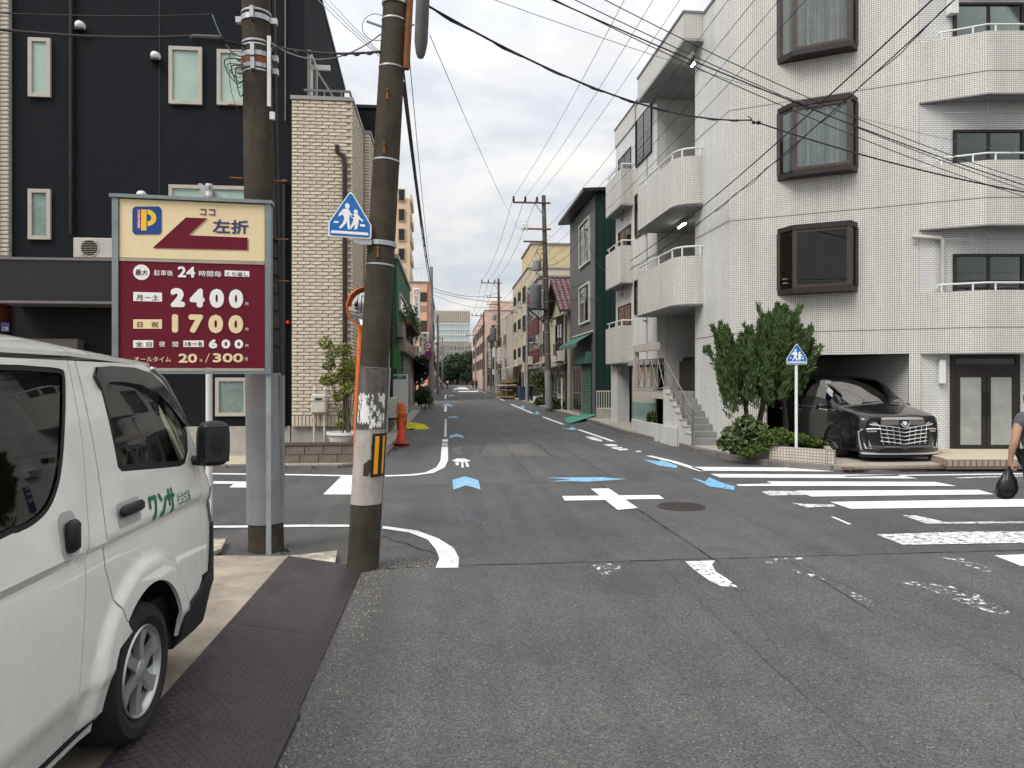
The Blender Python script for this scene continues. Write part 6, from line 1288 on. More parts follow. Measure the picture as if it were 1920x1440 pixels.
OR2 = wallmat('render_orange', (.66, .44, .31), .2); y0 = 60  # paler wall, haze put into its colour
a, b = ay(776, 530, y0), ay(806, 530, y0)
l4, l4s, l4c = block('orange_building', 'orange rendered building with open corner balconies behind the white banner sign', a.x - 3, b.x, y0, 84, a.z, OR2, 'L')
bars(l4, l4c, 1.0, b.x - a.x + 2.9, a.z + .15, a.z + 1.25, .3, M('fence_cream'), .4)
for k, (py0, py1) in enumerate(((548, 566), (573, 585), (601, 622), (632, 650), (660, 690))):
    u0, v1 = l4c.hit(787, py0); u1, v0 = l4c.hit(801, py1); m = MB(); m.box(u0, u1, -.02, .5, v0, v1, l4c.M); m.build('balcony_infill', BACKG if k != 1 else M('balcony_screen', (.30, .24, .19), .6), l4)  # solid dark boxes stand in for the shade inside open balconies
m = MB(); u, _ = l4c.hit(803.5, 600); m.box(u - .12, u + .16, -.1, -.003, 0, a.z, l4c.M); m.build('red_pipe', M('pipe_redorange', (.5, .12, .06), .6), l4)
for z in (3.2, 6.2): 
    for k in range(4): win(l4, l4s, 2 + 5.4 * k, 5 + 5.4 * k, z, z + 1.6, ALUB, GLASSD, proud=.08, vbars=(.5,), back=BACKG)
l5 = thing('tall_beige_tower', 'tall beige tower of stacked balconies behind the orange building', 'building', (-6, 80, 0)); a, b = ay(752, 380, 80), ay(777, 380, 80); zt5 = ay(770, 372, 80).z
m = MB(); m.box(a.x - 8, b.x - .5, 80, 86, 0, zt5); m.build('wall', wallmat('render_tan', (.62, .48, .34), .2), l5); f5 = Fr((0, 80, 0), (1, 0))
for k in range(9):
    z = 4 + k * 2.2
    for j in range(4): win(l5, f5, b.x - 1.8 - j * 1.5, b.x - 1.0 - j * 1.5, z, z + 1.4, M('trim_tan', (.42, .3, .19), .7), GLASSD, fw=.08, proud=.15, back=BACKG)
f5s = Fr((b.x - .5, 80, 0), (0, 1))
for k in range(9): m = MB(); m.box(.3, 5.7, -.2, -.02, 4 + k * 2.2, 4.9 + k * 2.2, f5s.M); m.build('balcony', wallmat('render_tan', ()), l5)
xs_ = [(-2.0, 85, 97, 6.2, (.42, .36, .30)), (-1.9, 97.3, 110, 7.4, (.30, .27, .25)), (-1.8, 110.3, 128, 5.4, (.50, .45, .40)), (-1.7, 128.4, 150, 8.2, (.36, .30, .24)), (-1.8, 150.5, 185, 6.0, (.45, .42, .38))]
nm_ = ['first low beige house beyond the orange building', 'second grey brown house beyond the orange building', 'third pale house beyond the orange building', 'fourth taller brown house far up the left row', 'last grey house at the far left end']
for (x, ya, yb, z, c), lb in zip(xs_, nm_):
    o, f_, fc_ = block('far_house', lb, -9, x, ya, yb, z, wallmat('far_render_%d' % ya, c, .2), 'L', cat='house', capmat=M('roof_dark'))
    n_ = int((yb - ya) / 4)
    for k in range(n_):
        u = 1 + k * 4; win(o, f_, u, u + 2, 3.2, 4.6, ALUB, GLASSD, proud=.08, vbars=(.5,), back=BACKG); win(o, f_, u - .3, u + 2.5, .2, 2.4, ALU, GLASSD, proud=.08, vbars=(.5,), back=BACKG, name='shop_front')
    o['group'] = 'houses far up the left row'
# vertical banner signs
def banner(label, px0, py0, px1, py1, Y, chars, emblem=False):
    a, b = ay(px0, py0, Y), ay(px1, py1, Y); o = thing('banner_sign', label, 'sign', ((a.x + b.x) / 2, Y, b.z)); fr = Fr((a.x, Y, 0), (1, 0)); w_ = b.x - a.x
    m = MB(); m.cbox(0, w_, -.08, .08, b.z, a.z, .04, fr.M); bd = m.build('board', M('banner_white', (.68, .66, .61), .5, .06, 3, dirt=.25), o); h = a.z - b.z; n_ = len(chars); top = .18 if emblem else .03
    for k, c in enumerate(chars):
        zc = a.z - h * (top + (1 - top - .04) * (k + .5) / n_); s = min(w_ * .6, h * (1 - top) / n_ * .8); lettering(c, lambda x, y: fr.p(x, y, -.083), w_ / 2 - s / 2, zc - s / 2, w_ / 2 + s / 2, zc + s / 2, M('letter_ink', (.03, .035, .05), .6, 0), bd, .02)
    if emblem: m = MB(); m.lathe([(w_ * .2, 0), (w_ * .3, 0)], fr.p(w_ / 2, a.z - h * .1, -.084), 16, 'Y'); m.build('emblem', M('print_red2', (.5, .06, .05), .5, 0), bd)
    m = MB(); m.box(-.6, 0, -.02, .02, a.z - h * .2, a.z - h * .2 + .05, fr.M); m.builds('bracket', STEEL, o); return o
banner('tall white vertical banner sign with red emblem and black script', 774, 540, 788, 618, 46, 'ヒゲタ電機株式会社', True)
banner('white vertical sign with black characters above the round signs', 789, 623, 806, 680, 50, '株式会社山田')
banner('small white vertical sign across the street on the balcony building', 933, 652, 939, 682, 71.5, '中村酒店')
sgn = thing('loudspeaker', 'white horn loudspeaker below the tall banner sign', 'loudspeaker', tuple(ay(777, 627, 44))); p = ay(777, 627, 44); m = MB(); m.lathe([(.04, 0), (.08, .15), (.28, .42), (.3, .43)], n=16, axis='X'); m.xform(Matrix.Translation(p - Vector((.2, 0, 0)))); m.build('horn', WHITEM, sgn, smooth=50); m = MB(); m.cyl(p - Vector((.3, 0, 0)), p - Vector((.15, 0, 0)), .09, n=12); m.build('driver', WHITEM, sgn)
# --- end of the street
FARG = thing('glass_tower', 'pale glass office tower closing the view over the street end', 'building', (3, 330, 0)); a, b = ay(817, 583, 330), ay(881, 640, 330); ft = Fr((a.x, 330, 0), (1, 0)); w_ = b.x - a.x; zt_ = a.z
m = MB(); m.box(0, w_, 0, 12, 0, zt_, ft.M); m.build('wall', M('tower_glass', (.42, .52, .50), .15, .08, .2, coat=.5), FARG)
z = 14.0
while z < zt_ - 5: m = MB(); m.box(-.1, w_ + .1, -.3, -.01, z, z + .5, ft.M); m.build('spandrel', M('tower_white', (.62, .64, .62), .6), FARG); z += 2.6
for k in range(15): m = MB(); u = lerp(.2, w_ - .5, k / 14); m.box(u, u + .35, -.25, -.005, 10, zt_ - 5.4, ft.M); m.build('mullion', M('tower_white'), FARG)
m = MB(); m.box(-.2, w_ + .2, -.1, 12, zt_ - 5, zt_, ft.M); m.build('crown', M('tower_crown', (.42, .36, .30), .6), FARG)
for k in range(18): m = MB(); u = lerp(0, w_ - .4, k / 17); m.box(u, u + .4, -.4, -.11, zt_ - 5, zt_ + .3, ft.M); m.build('crown_fin', M('crown_fin', (.56, .49, .42), .6), FARG)
gb2 = thing('grey_office_block', 'grey office block with a grid of windows in front of the glass tower', 'building', (3, 270, 0)); a, b = ay(822, 641, 270), ay(884, 700, 270); fg = Fr((a.x, 270, 0), (1, 0)); w_ = b.x - a.x
m = MB(); m.box(0, w_, 0, 10, 0, a.z, fg.M); m.build('wall', M('office_grey', (.33, .30, .26), .7, .12, .3), gb2)
for r in range(5):
    for k in range(9): m = MB(); m.box(lerp(.4, w_ - 1, k / 8), lerp(.4, w_ - 1, k / 8) + .8, -.06, -.01, 3.5 + 2.3 * r, 5 + 2.3 * r, fg.M); m.build('window', GLASSW if False else M('office_window', (.20, .22, .22), .2, .3, .5), gb2)
m = MB(); m.box(-12, 30, 214, 216, 0, 3.2); wl = m.build('end_wall', wallmat('render_end', (.50, .44, .36), .2)); tag(wl, 'low beige wall closing the street behind the trees', 'wall')
# ------------------------------------------------------------------ poles up the street
POLR = M('pole_brown_far', (.12, .10, .085), .85, .2, 2)
def far_pole(label, x, y, h, lean=0.0, arms=True, trans=True, r0=.19, sheet=True):
    o = thing('utility_pole', label, 'utility pole', (x, y, 0), group='poles along the street'); t = Vector((x + lean, y, h)); A = pole_axis((x, y, 0), t)
    m = MB(); m.cyl((x, y, 0), t, r0, r0 * .6, 16); m.build('shaft', POLR if sheet else POLEG, o, smooth=40)
    if sheet: m = MB(); m.cyl(A(.2), A(2.3), r0 + .012, r0 + .008, 16); m.build('foot_sheet', POLEG, o, smooth=40)
    m = MB(); [m.cyl(A(z), A(z + .04), r0 * (1 - .4 * z / h) + .01, n=14) for z in (3.2, 4.4, 5.0, 6.1, 7.4) if z < h]; m.builds('wire_band', ZINC, o)
    if arms:
        for k, (z, l0, l1) in enumerate(((h - .45, -1.75, .35), (h - 1.9, -1.3, .35), (h - 2.6, -1.2, .1))):
            c = A(z); m = MB(); m.box(c.x + l0, c.x + l1, y - .13 - .05, y - .13 + .05, z - .04, z + .04); m.build('crossarm', RUST if k else M('arm_brown', (.11, .06, .04), .7), o)
        c = A(h - .45); m = MB(); m.tube([c + Vector((-.55, -.13, 0)), A(h - 1.2) + Vector((0, -.13, 0))], .025, 5); m.build('arm_brace', STEEL, o)
        for u in (-1.7, -1.05, -.4): m = MB(); m.lathe([(.03, 0), (.07, .04), (.05, .09), (.08, .12), (.05, .18), (.07, .22), (.04, .3), (0, .31)], (c.x + u, y - .13, c.z + .04), 10); m.build('insulator', BLACKM, o, smooth=50)
        for u in (-1.2, -1.0): q = A(h - 1.9); m = MB(); m.lathe([(.03, 0), (.08, .1), (.05, .2), (.07, .35), (0, .4)], (q.x + u, y - .13, q.z - .1), 8); m.build('insulator', WHITEM, o, smooth=50)
    if trans:
        c = A(h - 4.3) + Vector((-.5, -.1, 0)); m = MB(); m.lathe([(0, 0), (.22, 0), (.24, .03), (.24, .55), (.17, .62), (0, .64)], c + Vector((0, 0, .1)), 16); m.build('switch_box', M('box_grey', (.34, .34, .33), .5, .1), o, smooth=40)
        c = A(h - 6.3) + Vector((-.62, -.12, 0)); m = MB(); m.lathe([(0, 0), (.30, 0), (.32, .04), (.32, 1.25), (.26, 1.32), (0, 1.34)], c, 18); tr = m.build('transformer', M('transformer_grey', (.16, .165, .165), .55, .12, 3, dirt=.3), o, smooth=40)
        m = MB(); m.box(c.x - .45, c.x + .62, c.y - .3, c.y + .3, c.z - .08, c.z - .005); m.tube([c + Vector((-.35, 0, -.08)), A(h - 7.2)], .04, 6); m.build('transformer_shelf', M('shelf_dark', (.06, .058, .055), .7), o)
        m = MB(); rr2 = random.Random(int(y))
        for k in range(10): a = A(h - 3 - .28 * k) + Vector((-.06, -.15, 0)); m.tube([a, a + Vector((-.35 - rr2.random() * .4, -.05, .15 * rr2.uniform(-1, 1))), a + Vector((-.45, -.05, -.6 * rr2.random())), a + Vector((-.05, -.05, -.8))], .014, 4)
        m.build('jumper_wires', BLACKC, o)
    m = MB(); [m.box(A(2.6 + .45 * k).x + (-.3 if k % 2 else .08), A(2.6 + .45 * k).x + (-.08 if k % 2 else .3), y - .012, y + .012, 2.6 + .45 * k, 2.62 + .45 * k) for k in range(int((h - 4) / .45))]; tag(m.build('step_bolts', STEEL, o), kind='stuff')
    return A
R1 = far_pole('tall brown pole with grey transformer, nearest on the right side of the street', 5.72, 39.2, 12.05, -.30)
R2 = far_pole('second transformer pole on the right side, beside the market awning', 5.45, 72, 12.0, -.12)
R3 = far_pole('third pole on the right side before the salmon block', 5.5, 104, 11.5, 0, True, False)
R4 = far_pole('thin grey far pole by the salmon block front', 5.6, 135, 10.5, 0, True, False, .16, False)
R5 = far_pole('slim plain pole half hidden by the maroon panels', 6.2, 54, 8.5, 0, False, False, .14, False)
L1_ = far_pole('grey pole carrying two round road signs on the left side', -.92, 45, 8.9, 0, False, False, .18, False)
L2_ = far_pole('thin grey pole behind the round road signs', -.9, 82, 9.2, 0, False, False, .15, False)
L3_ = far_pole('farthest thin pole on the left side', -.6, 120, 9, 0, True, False, .15, False)
rsn = thing('round_road_signs', 'red rimmed round sign above a blue no parking sign on the grey pole', 'road sign', (-1.13, 44.75, 3.3))
for zz_, c1, nm in ((3.92, (.70, .70, .68), 'limit_disc'), (3.36, (.03, .06, .35), 'no_parking_disc')):
    cpt = (ay(803, 650, 44.7).x, 44.7, zz_); m = MB(); m.lathe([(0, .004), (.24, .004), (.245, .0), (.245, .012), (0, .014)], cpt, 24, 'Y'); dsc = m.build(nm, M('sign_red', (.5, .02, .03), .4, .05), rsn); m = MB(); m.lathe([(0, 0), (.17, 0)], (cpt[0], cpt[1] + .0005, cpt[2]), 24, 'Y'); m.build('disc_face', M('disc_%s' % nm, c1, .4, .03), dsc)
    if nm == 'limit_disc': lettering('30', lambda x, y: Vector((x, 44.696, y)), cpt[0] - .09, zz_ - .07, cpt[0] + .09, zz_ + .07, BLU, dsc, .03)
    else: m = MB(); m.slab([(cpt[0] - .14, 44.696, zz_ + .10), (cpt[0] - .10, 44.696, zz_ + .14), (cpt[0] + .14, 44.696, zz_ - .10), (cpt[0] + .10, 44.696, zz_ - .14)], (0, .002, 0)); m.build('slash', M('sign_red'), dsc)
m = MB(); m.box(-1.35, -.9, 44.72, 44.76, 3.90, 3.94); m.box(-1.35, -.9, 44.72, 44.76, 3.34, 3.38); m.builds('bracket', STEEL, rsn)
banner('blue lettered white sign hanging before the far white house', 916, 655, 921, 690, 92, '歯科医院')
banner('narrow pale sign on the second far grey brown house', 811, 640, 815, 672, 97, '旅館')
for k, (x, y, z, r, lb) in enumerate(((6.35, 60.5, 3.0, -90, 'beige outdoor unit high on the cream apartment block'), (6.3, 53.0, 2.85, -90, 'beige outdoor unit above the maroon building shop'), (-1.75, 43.0, 3.15, 90, 'beige outdoor unit on the pale narrow shop'), (6.2, 94, .12, -90, 'outdoor unit on the pavement by the far white house'))): ac_unit('air_conditioner', lb, (x, y, z), R(r), .85, .65, .3)
# ------------------------------------------------------------------ white delivery van beside the camera
VX, VW = -1.42, 1.69; VC = VX - VW / 2; VZ = LOTZ                     # outer side plane, width, centre line, ground
van = thing('delivery_van', 'white delivery van with green lettering parked beside the steel plates', 'van', (VC, 2.3, VZ))
PAINT = M('van_white', (.78, .765, .71), .28, .05, 2.0, coat=1.0); SEAL = M('rubber_black', (.012, .012, .013), .5, .1, 8); VISOR = M('visor_smoke', (.012, .012, .014), .12, 0, coat=.6)
VGLS = glass_mat('van_glass', (.60, .66, .62)); VGLD = glass_mat('van_glass_privacy', (.045, .05, .048))
HUB = (3.53, .46)
def v_in(u, z):
    """how far the side is drawn in from the outer plane"""
    t = 0.0
    if z > 1.16: t += .115 * (z - 1.16) / .79 + .03 * max(0, (z - 1.45) / .5) ** 2
    else: t += .026 * math.exp(-(1.16 - z) / .09) * min(1, (1.16 - z) / .02)
    if z < .60: t += .05 * (.60 - z) / .22 + (.01 if z < .585 else 0)
    for hy in (HUB[0], HUB[0] - 2.57):
        r = math.hypot(u - hy, z - HUB[1])
        if r < .56 and z > .45: t -= .030 * min(1, max(0, (.55 - r) / .035))
    return t
def v_front(z): return 4.66 - (max(0, z - 1.22) ** 1.15) * .72
def v_pos(u, z, side=1, lift=0.0):
    rc = .25; hw = VW / 2 - v_in(min(u, 4.2), z) + lift; yf = v_front(z) + lift; yc = yf - rc
    if u <= yc: x, y = hw, u
    elif u <= yc + rc * math.pi / 2: a = (u - yc) / rc; x, y = hw - rc * (1 - math.cos(a)), yc + rc * math.sin(a)
    else: x, y = hw - rc - (u - yc - rc * math.pi / 2), yf
    return Vector((VC + side * x, y, z))
def vs_(px, py):
    z = 1.2
    for _ in range(6): p = ax(px, py, VX - v_in(3.0, z)); z = p.z
    return (p.y, p.z)
def inset(poly, e):
    n = len(poly); out = []
    for i in range(n):
        a, b, c = Vector(poly[i - 1]), Vector(poly[i]), Vector(poly[(i + 1) % n]); d1, d2 = (b - a).normalized(), (c - b).normalized()
        nn = Vector((-d1.y - d2.y, d1.x + d2.x)); nn = nn.normalized() if nn.length > 1e-6 else Vector((-d1.y, d1.x)); k = max(.5, nn.dot(Vector((-d1.y, d1.x)))); q = b + nn * (e / k); out.append((q.x, q.y))
    return out
def ccw(poly):
    a = sum(poly[i - 1][0] * poly[i][1] - poly[i][0] * poly[i - 1][1] for i in range(len(poly))); return poly if a > 0 else poly[::-1]
TOPZ = 1.925
arch = lambda hy, r, a0, a1, n=20: [(hy + r * math.cos(R(lerp(a0, a1, k / n))), HUB[1] + r * math.sin(R(lerp(a0, a1, k / n)))) for k in range(n + 1)]
slide_win = ccw([tuple(p) for p in smooth_poly([vs_(-250, 684), vs_(-100, 684), vs_(60, 686), vs_(112, 692), vs_(124, 705), vs_(125, 760), vs_(122, 850), vs_(112, 915), vs_(92, 957), vs_(60, 984), vs_(0, 1012), vs_(-120, 1068), vs_(-300, 1160), vs_(-330, 1000)], 4)])
slide_win = ccw(rrect(1.35, 2.93, 1.36, 1.845, .05, 3)); 
slide_win = ccw([tuple(p) for p in smooth_poly([(1.30, 1.22), (1.8, 1.25)] + [vs_(*p) for p in ((0, 1013), (35, 999), (65, 984), (93, 957), (111, 915), (120, 860), (124, 790), (125, 730), (123, 703), (112, 691), (60, 686), (0, 683))] + [(1.8, 1.896), (1.30, 1.897)], 3)])
door_win = ccw([tuple(p) for p in [vs_(177, 698), vs_(184, 690), vs_(205, 690), vs_(240, 692), vs_(272, 701), vs_(292, 718), vs_(318, 752), vs_(340, 786), vs_(352, 812), vs_(354, 845), vs_(349, 868), vs_(340, 874), vs_(280, 880), vs_(228, 884), vs_(221, 876), vs_(206, 800), vs_(190, 735)]])
Y_A0, Y_A1 = 2.87, 3.09                                               # sliding door front edge, bottom and top
D0 = [(3.155, TOPZ), (3.15, 1.45), (3.135, 1.05), (3.20, .88), (3.27, .765), (3.305, .72)]
slide_door = ccw([(1.28, .385), (Y_A0, .385), (2.9, .6), (2.985, 1.15), (3.06, 1.6), (Y_A1, TOPZ), (1.28, TOPZ)])
g_ = .0035
pillar = ccw([(Y_A0 + 2 * g_, .385), (3.02, .385)] + [p for p in arch(HUB[0], .415, 192, 146, 8)] + [(y - 2 * g_, z) for y, z in D0[::-1]] + [(Y_A1 + 2 * g_, TOPZ), (3.06 + 2 * g_, 1.6), (2.985 + 2 * g_, 1.15), (2.9 + 2 * g_, .6)])
a_end = arch(HUB[0], .415, 146, 2, 22)
DF = 4.30
front_door = ccw([(y + g_, z) for y, z in D0] + a_end[1:] + [(3.99, .52), (4.2, .60), (DF, .68), (DF, 1.3), (DF, 1.62), (4.20, 1.70), (4.05, 1.83), (3.93, 1.90), (3.8, TOPZ)])
rear_q = ccw([(-.03, .5)] + [(.5, .42)] + arch(HUB[0] - 2.57, .415, 185, -5, 16) + [(1.272, .385), (1.272, TOPZ), (.1, TOPZ), (-.03, 1.2)])
rear_win = ccw(rrect(.2, 1.18, 1.33, 1.85, .07, 3))
for side in (1, -1):
    sdv = (-side, 0, 0)
    def panel(name, poly, holes, mat=PAINT, par=van, lift=0.0, step=.04, skirt=.02): return sheet(poly, holes, step, lambda u, z: v_pos(u, z, side, lift), skirt=skirt, skirtdir=sdv).build(name, mat, par, smooth=35)
    sdp = panel('sliding_door', slide_door, [slide_win]); fdp = panel('front_door', front_door, [door_win], step=.024); panel('side_panel', pillar, [], step=.028); rq_ = panel('rear_quarter', rear_q, [rear_win])
    for nm, poly, gm, par, e in (('sliding_door_glass', slide_win, VGLD, sdp, .02), ('door_glass', door_win, VGLS, fdp, .03), ('rear_glass', rear_win, VGLD, rq_, .02)):
        panel('window_seal', poly, [inset(poly, e)], SEAL, par, -.004, .05, 0); panel(nm, inset(poly, e * .6), [], gm, par, -.010, .08, 0)
    panel('seam_shade', ccw([(y - .03, z) for y, z in D0] + [(y + .03, z) for y, z in D0[::-1]]), [], SEAL, van, -.014, .06, 0); panel('seam_shade', ccw([(2.84, .39), (2.955, 1.15), (3.03, 1.6), (3.06, 1.92), (3.12, 1.92), (3.09, 1.6), (3.015, 1.15), (2.9, .39)]), [], SEAL, van, -.014, .06, 0)  # black strips added so the door gaps read as shaded
    # the rain visor over the front door glass
    vz = ccw([tuple(p) for p in [vs_(173, 705), vs_(178, 688), vs_(205, 686), vs_(245, 689), vs_(277, 699), vs_(300, 720), vs_(326, 757), vs_(352, 800), vs_(344, 800), vs_(312, 760), vs_(290, 737), vs_(262, 722), vs_(225, 716), vs_(200, 716), vs_(192, 722), vs_(186, 730)]])
    panel('rain_visor', vz, [], VISOR, fdp, .018, .05, .015)
    # front skin, windscreen, bumper, lamp: arc length carries on round the corner to the centre line
    uc = 5.6
    UE = lambda z: v_front(z) - .25 + .25 * math.pi / 2 + (VW / 2 - v_in(4.2, z)) - .25
    zs = [.70 + .1 * k for k in range(12)]
    fp = ccw([(DF + .007, .70), (DF + .007, 1.64), (4.21, 1.715), (4.06, 1.845), (3.94, 1.912)] + [(UE(1.915), 1.915)] + [(UE(z), z) for z in zs[::-1]])
    ws = ccw([(4.42, 1.30), (4.40, 1.45), (4.27, 1.70), (4.09, 1.87)] + [(UE(1.885) - .004, 1.885), (UE(1.6) - .004, 1.6), (UE(1.3) - .004, 1.30)])
    panel('front_panel', fp, [inset(ws, .0) if False else ws], step=.05); panel('windscreen', ws, [], VGLS, van, -.008, .1, 0)
    bp_ = ccw([(3.955, .40), (3.955, .53), (4.0, .585), (4.25, .64), (4.40, .70), (4.46, .96), (4.9, 1.0)] + [(UE(z), z) for z in (1.0, .7, .40)] + [(4.3, .38)])
    panel('bumper', bp_, [], BLACKM, van, .016, .05, .03)
    hl = ccw([(4.44, .985), (4.42, 1.10), (4.5, 1.19), (4.95, 1.17), (4.95, 1.03)]); panel('headlight', hl, [], M('headlight_lens', (.10, .10, .10), .08, .1, 8, coat=1), van, .012, .05, .02)
    # mirror
    cp = v_pos(4.24, 1.46, side); m = MB(); m.ball((0, 0, -.005), .096, .07, .135, 20, 14); m.v = [Vector((math.copysign(abs(p.x / .096) ** .55, p.x) * .088, math.copysign(abs(p.y / .07) ** .6, p.y) * .064, math.copysign(abs((p.z + .005) / .135) ** .55, p.z + .005) * .13 - .005)) for p in m.v]; bmt = Matrix.Translation(cp + Vector((side * .12, .02, .02))) @ Matrix.Rotation(R(38) * side, 4, 'Z'); m.xform(bmt)
    mrr = m.build('door_mirror', BLACKM, van, smooth=60); m = MB(); m.cbox(-.07, .07, -.062, -.056, -.11, .10, .002); m.xform(bmt); m.build('mirror_glass', M('mirror_dark_reflection', (.10, .105, .11), .12, 0, metal=1), mrr); m = MB(); m.tube([cp + Vector((side * .0, 0, -.08)), cp + Vector((side * .1, .02, -.09))], .028, 8); m.build('mirror_arm', BLACKM, mrr, smooth=50)  # mirror glass coloured dark to stand in for a dim reflection
    # handles
    c = vs_(238, 954); h0, h1 = vs_(219, 962), vs_(261, 944); m = MB(); pts = [v_pos(lerp(h0[0], h1[0], t), 1.262, side, l) for t, l in ((0, -.005), (.08, .022), (.5, .028), (.92, .022), (1, -.005))]; hm = MB(); hm.cbox(-.07, .07, -.016, .016, -.026, .026, .014); cc = v_pos((h0[0] + h1[0]) / 2, 1.262, side, .02); hm.xform(Matrix.Translation(cc) @ Matrix.Rotation(R(90), 4, 'Z') @ Matrix.Scale((h1[0] - h0[0]) / .14, 4, (1, 0, 0))); hm.build('handle', BLACKM, fdp, smooth=50)
    rc_ = [(lerp(h0[0], h1[0], .02), 1.19), (lerp(h0[0], h1[0], 1.0), 1.19), (lerp(h0[0], h1[0], 1.0), 1.30), (lerp(h0[0], h1[0], .02), 1.30)]; panel('handle_cup', ccw(rrect(h0[0], h1[0], 1.19, 1.30, .02, 3)), [], M('van_cup', (.45, .44, .42), .4, .1), fdp, .0015, .05, 0)
    b0, b1 = vs_(121, 975), vs_(121, 1040); yb_ = b0[0]; m = MB(); m.cbox(-.022, .022, -.03, .032, b1[1], b0[1], .015); m.xform(Matrix.Translation((0, 0, 0))); px_ = v_pos(yb_, 1.2, side, .014); m.xform(Matrix.Translation((px_.x, px_.y, 0))); m.build('handle', BLACKM, sdp, smooth=50)
    panel('handle_cup', ccw(rrect(yb_ - .05, yb_ + .075, b1[1] - .03, b0[1] + .03, .04, 4)), [], M('van_cup'), sdp, .0015, .05, 0)
# lettering on the near door
tb0, tb1 = vs_(282, 968), vs_(329, 948)
lm = M('letter_green', (.015, .16, .09), .45, .03)
zf = lambda u: 1.215 - (u - tb0[0]) * .03
lettering('ワンサ', lambda x, y: v_pos(x, y + zf(x) - 1.215, 1, .003), tb0[0], 1.155, tb1[0], 1.29, lm, van, .05)
t2a, t2b = vs_(331, 945), vs_(357, 930)
lettering('社会式株', lambda x, y: v_pos(x, y + zf(x) - 1.215, 1, .003), t2a[0] + .01, 1.185, t2b[0], 1.25, lm, van, .0)
# roof
def roofz(x, y):
    a = min(1, abs(x) / (VW / 2 - .10)); fr_ = max(0, min(1, (y - 3.1) / 1.0)); base = lerp(1.937, 1.916, fr_); cr_ = lerp(.125, .035, fr_ ** 1.3); return base + cr_ * (1 - a ** 2.4) ** .75
hwr = VW / 2 - .137
ro = ccw([(-hwr, .02), (hwr, .02), (hwr, 3.7), (hwr - .01, 3.93), (hwr - .07, 4.06), (hwr - .22, 4.13), (0, 4.17), (-hwr + .22, 4.13), (-hwr + .07, 4.06), (-hwr + .01, 3.93), (-hwr, 3.7)])
sheet(ro, [], .06, lambda x, y: Vector((VC + x, y, roofz(x, y))), skirt=.018, skirtdir=(0, 0, -1)).build('roof', PAINT, van, smooth=50)
m = MB(); m.tube([v_pos(u, z, 1, .006) for u, z in ((3.9, 1.905), (4.05, 1.845), (4.2, 1.715), (4.31, 1.60))], .010, 6); m.build('gutter_trim', ZINC, van, smooth=50)
m = MB(); m.box(VC - .62, VC + .62, .05, 4.0, 1.885, 1.90); m.build('roof_lining', M('lining_grey', (.25, .25, .24), .9), van)
m = MB(); m.box(VC - .80, VC + .80, 0, 4.45, .42, .50); m.box(VC - .78, VC + .78, 0, 4.0, .501, .72); m.box(VC - .76, VC + .76, -.03, .02, .4, 1.9); m.build('floor_pan', DARKIN, van)
m = MB(); m.cbox(VC - .7, VC + .7, 4.0, 4.42, .75, 1.22, .08); m.build('dashboard', M('dash_dark', (.03, .03, .03), .6), van)
for x in (.4, -.4):
    m = MB(); m.cbox(VC + x - .25, VC + x + .25, 2.95, 3.12, .95, 1.62, .06); m.cbox(VC + x - .14, VC + x + .14, 2.93, 3.05, 1.63, 1.82, .05); m.cbox(VC + x - .25, VC + x + .25, 3.1, 3.6, .8, .98, .05); m.build('seat', M('seat_grey', (.045, .045, .048), .8, .1, 5), van)
m = MB(); m.lathe([(.17, -.014), (.185, 0), (.17, .014), (.156, 0)], n=24, closed=True); m.cyl((-.16, 0, 0), (.16, 0, 0), .012, n=6); m.cyl((0, 0, -.01), (0, -.16, 0), .014, n=6); m.xform(Matrix.Translation((VC + .42, 3.88, 1.33)) @ Matrix.Rotation(R(62), 4, 'X')); m.build('steering_wheel', BLACKM, van, smooth=50)
